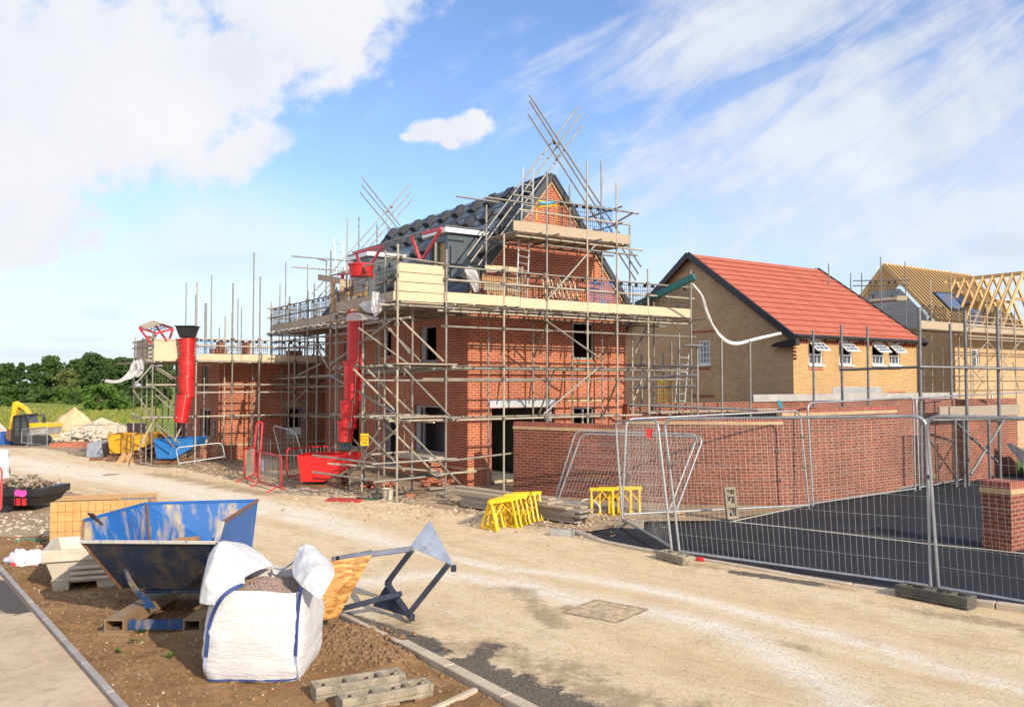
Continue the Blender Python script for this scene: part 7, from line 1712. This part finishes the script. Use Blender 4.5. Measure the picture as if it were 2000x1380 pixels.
# ------------------------------------------------------------------ skips under the chutes
def mini_skip(label, a, L_, h, dp, mat, ang, inner=None, z0=.16):
    t = thing('tipping_skip', label, 'skip', a, 'tipping skips under the scaffolds'); d = V3(math.cos(ang), math.sin(ang), 0); n = V3(-d.y, d.x, 0); q = lambda x, y, z: a + d * x + n * y + ZX * z
    pr = [(0, h), (.10, z0), (.46 * L_, z0), (.95 * L_, h * .74), (L_, h * 1.02)]
    for y in (0, dp): plate('side_panel', [q(x, y, z) for x, z in pr], mat, t, .012)
    for (x0, za), (x1, zb) in zip(pr[:-1], pr[1:-1]): plate('shell_panel', [q(x0, .006, za), q(x1, .006, zb), q(x1, dp - .006, zb), q(x0, dp - .006, za)], mat, t, .012)
    plate('lip', [q(pr[3][0], .006, pr[3][1]), q(pr[4][0], .006, pr[4][1]), q(pr[4][0], dp - .006, pr[4][1]), q(pr[3][0], dp - .006, pr[3][1])], mat, t, .012)
    mb = MB(); P4 = [q(0, 0, h), q(L_, 0, h * 1.02), q(L_, dp, h * 1.02), q(0, dp, h)]
    for i in (0, 2, 3): mb.bar(P4[i], P4[(i + 1) % 4], .045, .03)
    mb.build('rim', mat, t)
    for y in (.12, dp - .28): mb = MB(); mb.hexa([q(-.05, y, .02), q(L_ * .78, y, .02), q(L_ * .78, y + .17, .02), q(-.05, y + .17, .02)], [q(-.05, y, .13), q(L_ * .78, y, .13), q(L_ * .78, y + .17, .13), q(-.05, y + .17, .13)]); mb.build('fork_channel', MT['rust'], t)
    mb = MB(); mb.ext([q(.45 * L_, .1, .14), q(.75 * L_, .1, .14), q(.72 * L_, .1, h * .44)], n * .03); mb.ext([q(.45 * L_, dp - .1, .14), q(.75 * L_, dp - .1, .14), q(.72 * L_, dp - .1, h * .44)], n * -.03); mb.build('rocker_plate', MT['rust'], t, recalc=True)
    return t
mini_skip('bright red tipping skip under the red chute of the main scaffold', G(580, 957), 1.48, .86, 1.0, MT['redskip'], -.03, z0=.22)
mini_skip('scuffed blue tipping skip under the chute of the roofless house', G(300, 907), 1.42, .84, 1.0, painted('blue_skip_paint', (.012, .17, .48), (.01, .13, .40), (.30, .26, .2), (.14, .08, .04), .62, .74, 3), .05, z0=.20)
mini_skip('orange-yellow tipping skip beside the far corner of the roofless house', G(209, 896), 1.78, .86, 1.1, MT['orangey'], .05, z0=.2)
# red barriers and bits between the two houses
PB = 'red pedestrian barriers'
paper = M('paper_notice', (.62, .62, .66), (.20, .22, .55), 16, .6)
barrier('red barrier with a white and blue paper notice facing the road', G(503, 948), G(549, 962), .90, PB, plate_=(.28, .58, .10, .15, paper))
barrier('red barrier seen nearly edge on with an orange notice', G(477, 943), G(497, 934), .90, PB, plate_=(.45, .62, .12, .18, M('orange_notice', (.62, .2, .06), (.05, .05, .06), 6, .6)))
barrier('red barrier behind the notice barrier, near the red skip', G(560, 938), G(640, 930), .88, PB)
barrier('galvanised barrier behind the edge-on red barrier', G(490, 918), G(528, 914), .95, PB, mat=MT['galv'])
t = thing('trolley_frame', 'tall narrow red tube frame leaning up behind the red barriers', 'frame', G(500, 935))
mb = MB(); mb.path(rounded([D(492, 925, 24.2), D(502, 824, 24.4), D(513, 824, 24.4), D(505, 930, 24.0)], .08, 5, False), .03, 8); mb.build('tube', MT['reds'], t, smooth=True, angle=50)
mb = MB(); mb.tube(D(497, 880, 24.3), D(508, 882, 24.2), .02, 6); mb.build('cross_bar', MT['reds'], t)
panel('bent mesh panel lying tilted in front of the blue skip', D(350, 908, 27.2), D(343, 874, 27.4), D(433, 864, 28.2), D(440, 894, 28.0), None)
panel('mesh panel leaning askew before the roofless house window', D(548, 892, 26.4), D(533, 830, 26.6), D(577, 843, 26.2), D(592, 892, 25.8), None)
mb = MB(); c = G(668, 978); ax = V3(.9, -.2, 0).normalized()
for k in range(4): mb.bar(c - ax * .42 + V3(.05, .11 * k - .16, .03), c + ax * .42 + V3(.05, .11 * k - .16, .03), .085, .022)
for k in (-.38, 0, .38): mb.bar(c + ax * k + V3(.05, -.22, .012), c + ax * k + V3(.05, .24, .012), .07, .016)
tag(mb.build('red_pallet', M('red_timber', (.50, .06, .045), (.38, .04, .03), 5, .7)), 'flat red painted pallet lying on the dirt before the scaffold', 'pallet')
mb = MB(); mb.grid(lambda s, t: D(760 + 92 * s, 925 - 4 * t, 20.0).lerp(D(772 + 92 * s, 932, 19.6), t) + V3(0, 0, .03 * math.sin(s * 11)), 16, 4); solid(mb.build('net_sheet', MT['guard']), .02); tag(bpy.data.objects['net_sheet'], 'folded black net lying across the low scaffold tubes', 'net')
mb = MB(); mb.tube(G(737, 976), G(737, 976) + V3(0, .05, .42), .03, 6); mb.bar(G(737, 977) + V3(-.5, .1, .05), G(737, 977) + V3(0, 0, .03), .06, .04); tag(mb.build('green_stake', M('dark_green_paint', (.03, .08, .055))), 'short dark green stake standing at the scaffold corner', 'stake')
c = G(757, 975); mb = MB(); mb.lathe(c, [(.11, 0), (.14, .25), (.145, .26)], 16, cap1=False); solid(mb.build('bucket', MT['bin'], smooth=True, angle=40), .006); tag(bpy.data.objects['bucket'], 'pale plastic bucket on the dirt under the scaffold corner', 'bucket')
# ------------------------------------------------------------------ far left: excavator, fences, heaps
YE = 61.0; gE = gz(-30, YE)
E = lambda px, py, dy=0: D(px, py, YE + dy)
ex = thing('excavator', 'yellow tracked excavator parked beyond the far mesh fences', 'excavator', E(55, 868))
def slab(name, pts, y0, y1, mat, bevel=.03): mb = MB(); a = [E(*p, y0) for p in pts]; mb.ext(a, V3(0, y1 - y0, 0)); return mb.build(name, mat, ex, recalc=True, bevel=bevel)
MT['jcb'] = M('excavator_yellow', (.78, .44, .012), (.70, .38, .01), 2, .4)
slab('boom', [(31, 784), (40, 789), (50, 796), (58, 808), (62, 822), (62, 830), (58, 830), (57, 820), (53, 809), (46, 801), (38, 796), (30, 792)], -.2, .2, MT['jcb'])
slab('arm', [(24, 786), (31, 783), (35, 790), (29, 812), (26, 832), (22, 846), (15, 846), (18, 828), (22, 806)], -.28, .12, MT['jcb'])
slab('bucket', [(13, 838), (24, 838), (27, 852), (20, 862), (12, 858), (10, 846)], -.5, .4, MT['rust'])
slab('cab', [(27, 813), (50, 811), (55, 826), (55, 852), (26, 852)], -.9, .5, MT['glass'])
for a, b in (((27, 813), (26, 852)), ((50, 811), (55, 828)), ((40, 812), (39, 852)), ((27, 813), (50, 811)), ((55, 828), (55, 852))): mb = MB(); mb.bar(E(*a, -.93), E(*b, -.93), .12, .08, V3(0, -1, 0)); mb.build('cab_pillar', MT['black'], ex)
slab('cab_roof', [(26, 811), (51, 808), (52, 812), (26, 814)], -.95, .55, MT['black'])
slab('engine_cover', [(54, 826), (92, 827), (93, 835), (54, 837)], -.8, 1.2, MT['jcb'])
slab('counterweight', [(55, 837), (93, 835), (92, 848), (57, 850)], -.75, 1.15, M('pale_grey_paint', (.36, .35, .33), (.2, .19, .18), 1.2, .6))
slab('track_frame', [(24, 852), (90, 850), (95, 858), (90, 867), (26, 868), (20, 860)], -1.0, -.4, MT['black'], .06)
slab('track_frame', [(24, 852), (90, 850), (95, 858), (90, 867), (26, 868), (20, 860)], .5, 1.1, MT['black'], .06)
mb = MB(); mb.path([E(64, 826), E(64, 811), E(88, 811), E(88, 826)], .05, 6); mb.path([E(80, 812), E(82, 808), E(86, 814), E(84, 824)], .08, 6); mb.build('handrail', MT['black'], ex)
mb = MB(); mb.tube(E(36, 795), E(50, 802), .08, 8); mb.tube(E(48, 793), E(47, 800), .1, 6); mb.build('ram', MT['plate'], ex)
def gpan(label, x0, yb0, yt0, x1, yb1, yt1, Y0, Y1, sp=.2, grp='far mesh fences'): panel(label, D(x0, yb0, Y0), D(x0, yt0, Y0), D(x1, yt1, Y1), D(x1, yb1, Y1), grp, sp=sp, hs=.4)
gpan('far mesh fence panel in front of the yellow sand', 138, 884, 831, 230, 870, 828, 46, 50)
gpan('far mesh fence panel standing before the excavator, smallest one', 42, 866, 838, 92, 872, 833, 50, 47)
gpan('far mesh fence panel slanting away beside the purple board', 232, 868, 830, 246, 866, 828, 50, 56)
barrier('grey barrier beside the blue box before the excavator', G(30, 868), G(62, 871), 1.0, 'far barriers', mat=MT['galv'])
mb = MB(); c = G(17, 868); mb.box(c + ZX * .45, V3(.42, 0, 0), V3(0, .4, 0), V3(0, 0, .45)); mb.box(c + ZX * .93, V3(.45, 0, 0), V3(0, .43, 0), V3(0, 0, .03)); tag(mb.build('blue_box', M('blue_plastic', (.02, .10, .38)), bevel=.03), 'small blue plastic cabin box at the foot of the excavator', 'box')
MT['sand'] = M('yellow_sand', (.62, .44, .13), (.54, .37, .10), .8, .95, bmp=.4, bs=6)
mb = MB(); c0_, c1_, c2_, c3_ = G(92, 862), G(250, 860), G(262, 836), G(92, 836)
mb.grid(lambda s, t: (lambda p: V3(p.x, p.y, gz(p.x, p.y) + .05 + .25 * math.sin(math.pi * t) + .05 * noise.noise(p * .8)))(c0_.lerp(c1_, s).lerp(c3_.lerp(c2_, s), t)), 30, 12); stuff(mb.build('sand', MT['sand'], smooth=True), 'spread yellow sand in front of the rubble heap', 'sand')
def mound(name, label, px, pyb, pyt, wpx, Y, mat, asym=0.0, sharp=1.5):
    b = V3((px - 1000) / F * Y, Y, gz(0, Y)); h = hz(b.x, Y, pyt) - b.z; rw = wpx / 2 / F * Y; mb = MB()
    def fn(s, t):
        th = s * 2 * math.pi; r = t; d = V3(math.cos(th), math.sin(th), 0); rr = rw * (1 + .2 * noise.noise(d * 1.7 + V3(px, 0, 0)))
        z = h * max(0, 1 - r) ** sharp if sharp < 1 else h * (1 - r ** (1 / sharp) if sharp > 1.2 else 1 - r); z = h * (1 - r) ** sharp
        p = b + V3(d.x * rr * r + asym * (1 - r), d.y * rr * .8 * r, 0); return p + ZX * (z - .05 + (.30 * noise.noise(p * .7) + .16 * noise.noise(p * 1.9) + .09 * noise.noise(p * 4)) * (1 if t < .98 else 0) * min(1, 4 * t))
    mb.grid(fn, 60, 24); return tag(mb.build(name, mat, smooth=True), label, 'heap', 'heaps beyond the fences')
MT['heap'] = M('pale_spoil', (.62, .46, .28), (.48, .34, .19), 1.5, .95, bmp=.8, bs=4, bd=.1)
mound('spoil_heap', 'pointed pale brown spoil heap beyond the yellow sand', 147, 845, 793, 115, 76, MT['heap'], sharp=1.05)
mound('rubble_heap', 'low pale rubble heap spreading beside the pointed spoil heap', 200, 848, 814, 120, 73, M('rubble_mix', (.60, .48, .36), (.42, .31, .22), 1.2, .95, bmp=.8, bs=3, bd=.1), sharp=.8)
mound('rubble_heap', 'low pinkish rubble heap behind the excavator arm', 0, 860, 822, 70, 66, M('pink_rubble', (.62, .48, .42), (.48, .34, .28), 1.2, .95, bmp=.8, bs=3, bd=.1), sharp=.8)
def heap_spot():
    px = random.gauss(170, 38); Y = random.uniform(64, 70); x = (px - 1000) / F * Y; return V3(x, Y, gz(x, Y) + random.random() ** 2 * .9 * max(0, 1 - abs(px - 175) / 80))
scatter('broken_rubble', 'broken pale rubble lying at the foot of the far heaps', MT['stone'], 500, heap_spot, .08, .38, sq=.8, pw=2)
for i, (x0, x1, y0, y1, Y, lab) in enumerate(((97, 137, 873, 861, 44, 'low new brick footing wall behind the far mesh fence'), (137, 160, 866, 860, 46, 'short low brick footing beyond the far fence post'), (161, 182, 873, 861, 43, 'low square brick footing beside the grey wrapped bundle'))):
    a, b = D(x0, y0, Y), D(x1, y0 - 1, Y + .8); a.z = b.z = gz(0, Y); h = .24; mb = MB(); nn = V3(.2, 1, 0); mb.hexa([a, b, b + nn, a + nn], [p + ZX * h for p in (a, b, b + nn, a + nn)]); tag(mb.build('brick_footing', MT['brick']), lab, 'footing', 'brick footings')
c = G(192, 892); mb = MB(); mb.hexa([c + V3(-.32, -.3, 0), c + V3(.30, -.35, 0), c + V3(.36, .5, 0), c + V3(-.28, .5, 0)], [c + V3(-.30, -.28, .52), c + V3(.24, -.3, .62), c + V3(.3, .5, .60), c + V3(-.2, .5, .50)]); tag(mb.build('wrapped_bundle', M('grey_wrap', (.30, .33, .40), (.20, .22, .28), 6, .4), bevel=.05, seg=2), 'grey plastic wrapped bundle beside the orange skip', 'bundle')
for i, (px, w_) in enumerate(((240, 0), (252, 1))):
    t = thing('broom', ['tan broom standing by the orange skip', 'second tan broom standing nearer the blue skip'][i], 'broom', G(px, 903), 'brooms'); c = G(px, 903); mb = MB(); mb.tube(c + ZX * .25 + V3(.05, 0, 0), c + V3(.10 if i else -.02, .1, .78), .025, 6); mb.build('handle', MT['pined'], t)
    mb = MB(); mb.hexa([c + V3(-.19, -.12, 0), c + V3(.19, -.12, 0), c + V3(.19, .12, 0), c + V3(-.19, .12, 0)], [c + V3(0.0, -.04, .34), c + V3(.09, -.04, .34), c + V3(.09, .04, .34), c + V3(0.0, .04, .34)]); mb.build('head', M('broom_fibre', (.45, .28, .13), (.36, .2, .09), 20, .9), t)
mb = MB(); a, b = D(248, 853, 33), D(286, 853, 33); mb.hexa([a, b, b + V3(0, .06, 0), a + V3(0, .06, 0)], [D(248, 826, 33), D(286, 826, 33), D(286, 826, 33.06), D(248, 826, 33.06)]); tag(mb.build('purple_board', M('purple_grey_board', (.20, .13, .135), (.15, .1, .105), 3, .8)), 'purple-grey board standing behind the orange skip', 'board')
mb = MB(); c = G(205, 899); mb.bar(c + V3(-.5, 0, .06), c + V3(.9, .2, .06), .3, .1); tag(mb.build('timber_bearers', MT['rust']), 'reddish timber bearers on the dirt before the orange skip', 'timber')
mb = MB(); mb.bar(G(398, 893) + V3(-.15, 0, .06), G(398, 893) + V3(.9, -.1, .06), .14, .1); tag(mb.build('blue_pipe_box', M('light_blue_plastic', (.05, .2, .5)), bevel=.02), 'light blue plastic length lying at the roofless house corner', 'pipe')
# ------------------------------------------------------------------ trees and bushes
LEAF = [leafmat('leaf_dark', (.058, .105, .028), (.036, .072, .020)), leafmat('leaf_mid', (.080, .135, .034), (.052, .095, .025)), leafmat('leaf_pale', (.125, .16, .045), (.085, .12, .033)), leafmat('leaf_bright', (.095, .18, .028), (.065, .13, .022)), leafmat('leaf_bush', (.065, .12, .024), (.045, .088, .018))]
MT['bark'] = M('bark', (.10, .075, .05), (.06, .045, .03), 6, .9)
def tree(label, px, pyt, pyb, wpx, Y, leaf, name='tree', clumps=26, per=110, ls=.42, conical=False, seed=0):
    rnd = random.Random(seed + int(px * 7)); b = V3((px - 1000) / F * Y, Y, gz(0, Y)); top = hz(b.x, Y, pyt); h = top - b.z; rw = wpx / 2 / F * Y
    t = thing(name, label, 'bush' if name == 'bush' else 'tree', b, 'bushes along the meadow edge' if name == 'bush' else 'trees of the wood beyond the meadow')
    mb = MB(); lo = .10 if name == 'bush' else .06
    cl = []
    for i in range(clumps):
        z = lo + (1 - lo) * rnd.random() ** .8; 
        prof = (1 - z) ** .7 * 1.1 if conical else math.sqrt(max(.02, 1 - ((z - .45) / .56) ** 2)); r = rw * prof * math.sqrt(rnd.random()) * .95; a = rnd.random() * 6.283
        c = b + V3(r * math.cos(a), r * math.sin(a) * .8, 0) + ZX * (h * z * .93); s = rw * rnd.uniform(.20, .36) * (.6 if conical else 1); cl.append((c, s))
    for c, s in cl:
        for k in range(per):
            u = V3(rnd.gauss(0, 1), rnd.gauss(0, 1), rnd.gauss(0, 1)).normalized(); p = c + V3(u.x * s, u.y * s, u.z * s * .8) * (.55 + .5 * rnd.random() ** .6)
            if p.z > top: p.z = top - rnd.random() * .4
            if p.z < b.z + .05: continue
            n = (u + V3(rnd.gauss(0, .5), rnd.gauss(0, .5), rnd.gauss(.2, .5))).normalized(); x = n.orthogonal().normalized(); y = n.cross(x); q = ls * rnd.uniform(.6, 1.3)
            mb.add([p - x * q * .5, p - y * q * .32, p + x * q * .5, p + y * q * .32], [(0, 1, 2, 3)])
    mb.build('crown', leaf, t)
    mb = MB(); mb.tube(b - ZX * .2, b + ZX * h * .55, h * .022, 8, h * .012)
    for i in range(5):
        c, s = cl[i]; z = h * rnd.uniform(.2, .5); mb.tube(b + ZX * z, c, h * .009, 6, h * .004)
    mb.build('trunk', MT['bark'], t); return t
spec = [(-18, 706, 60, 'dark rounded tree at the outer edge of the wood'), (12, 708, 52, 'dark tree beside the gap at the edge of the wood'), (42, 704, 40, 'narrow pointed dark tree of the wood'), (68, 708, 40, 'small dark tree next to the narrow pointed one'), (100, 694, 62, 'broad dark tree above the excavator side of the wood'), (133, 718, 46, 'pale olive tree standing before the dark wood'), (150, 700, 50, 'mid green tree behind the pale olive one'), (176, 687, 74, 'tallest round crowned tree of the wood'), (212, 694, 60, 'dark tree right after the tallest one'), (240, 694, 50, 'dark tree above the bright round bush'), (262, 698, 50, 'dark tree partly hidden by the torn polythene'), (292, 704, 50, 'dark tree glimpsed through the roofless house scaffold'), (325, 708, 46, 'dark tree against the wall of the roofless house')]
for i, (px, pt, wp_, lab) in enumerate(spec):
    pal = px == 133; tree(lab, px, pt, 790, wp_, 214 if pal else 226 + (i % 3) * 8, LEAF[2] if pal else LEAF[(i * 2) % 2 if i % 4 else 1] , clumps=54, per=100, ls=.78, conical=px in (42,), seed=i)
bs = [(0, 776, 796, 44, 150, 4, 'low dull bush at the outer end of the meadow edge'), (14, 757, 785, 44, 195, 4, 'dark bush below the gap in the wood'), (45, 757, 785, 40, 197, 0, 'brownish green bush behind the excavator boom'), (72, 755, 784, 44, 193, 1, 'green bush above the excavator cab'), (104, 755, 785, 46, 190, 4, 'mid green bush before the broad tree'), (128, 756, 788, 44, 186, 3, 'brighter green bush above the spoil heap'), (152, 762, 793, 44, 176, 1, 'low bush between the spoil heap and the round bush'), (197, 749, 802, 80, 136, 3, 'big bright round bush behind the spoil heap'), (238, 776, 800, 50, 138, 3, 'low bright bush beside the big round one'), (225, 760, 795, 44, 170, 0, 'dark bush behind the big round bright one'), (270, 770, 800, 46, 150, 1, 'green bush seen through the roofless house scaffold'), (305, 772, 800, 46, 150, 3, 'green bush next to the roofless house wall')]
for i, (px, pt, pb, wp_, Y, l, lab) in enumerate(bs): tree(lab, px, pt, pb, wp_, Y, LEAF[l], 'bush', 24, 110, .55 if Y > 160 else .42, seed=50 + i)
# rough grass on the near edge of the meadow
mb = MB()
for _ in range(5000):
    Y = random.uniform(70, 150); x = random.uniform(-1010, -690) / F * Y; z = gz(x, Y); hgt = random.uniform(.15, .5); w_ = random.uniform(.08, .25); mb.add([(x - w_, Y, z), (x + w_, Y + .1, z), (x + random.uniform(-.2, .2), Y, z + hgt)], [(0, 1, 2)])
stuff(mb.build('meadow_grass', leafmat('meadow_blades', (.24, .26, .06), (.14, .20, .035), (.40, .36, .11))), 'rough meadow grass beyond the building site', 'grass')
# green strip seen past the brick wall on the far side of the drive
mb = MB(); c = wp(1990, 27)
for _ in range(1600): x, y = c.x + random.uniform(-1.2, 4), c.y + random.uniform(-2, 3); mb.add([(x - .03, y, 0), (x + .03, y, 0), (x + random.uniform(-.08, .08), y, random.uniform(.1, .5))], [(0, 1, 2)])
stuff(mb.build('verge_grass', leafmat('verge_blades', (.12, .22, .03), (.07, .15, .02))), 'bright green grass glimpsed past the end of the brick wall', 'grass')

# odds and ends lying on the dirt under the main scaffold
for i, (lab, x0, y0, x1, y1, w_, h_, m_) in enumerate((('grey plank lying on the dirt below the bay plinth', 836, 958, 905, 952, .2, .04, 'boardg'), ('brown plank propped low by the brick house corner', 905, 948, 932, 934, .16, .04, 'pined'), ('dark plank on the dirt in front of the garage opening', 860, 968, 884, 957, .12, .05, 'boardg'), ('pale plank laid across the garage threshold', 962, 944, 998, 941, .2, .05, 'board'), ('muddy board lying beside the red skip', 560, 962, 600, 956, .18, .04, 'boardg'))):
    a, b = G(x0, y0), G(x1, y1); mb = MB(); mb.bar(a + ZX * (.03 + h_ / 2), b + ZX * (.03 + h_ / 2), w_, h_); tag(mb.build('plank', MT[m_]), lab, 'plank', 'planks left on the dirt')
for i, (lab, px, py, n_) in enumerate((('low pile of loose red bricks under the scaffold before the shaded wall', 735, 952, 26), ('small pile of broken red bricks at the foot of the bay plinth', 850, 948, 18))):
    c = G(px, py); mb = MB()
    for k in range(n_):
        a = random.random() * 3.14; q_ = c + V3(random.gauss(0, .22), random.gauss(0, .15), .04 + .12 * random.random() ** 2); mb.box(q_, V3(math.cos(a), math.sin(a), random.uniform(-.2, .2)) * .1, V3(-math.sin(a), math.cos(a), 0) * .05, V3(0, 0, .032))
    stuff(mb.build('brick_rubble', MT['brick']), lab, 'rubble')
def under():
    return near_seg(*random.choice((((640, 960), (900, 975), .5), ((660, 945), (860, 955), .6), ((560, 958), (660, 962), .4))))()
mb = MB()
for _ in range(160):
    p_ = under(); a = random.random() * 3.14; l_ = random.uniform(.05, .22); mb.box(p_ + ZX * .02, V3(math.cos(a), math.sin(a), random.uniform(-.1, .1)) * l_, V3(-math.sin(a), math.cos(a), 0) * random.uniform(.01, .04), V3(0, 0, .01))
stuff(mb.build('timber_debris', MT['boardg']), 'splintered timber debris strewn on the dirt under the scaffold', 'debris')
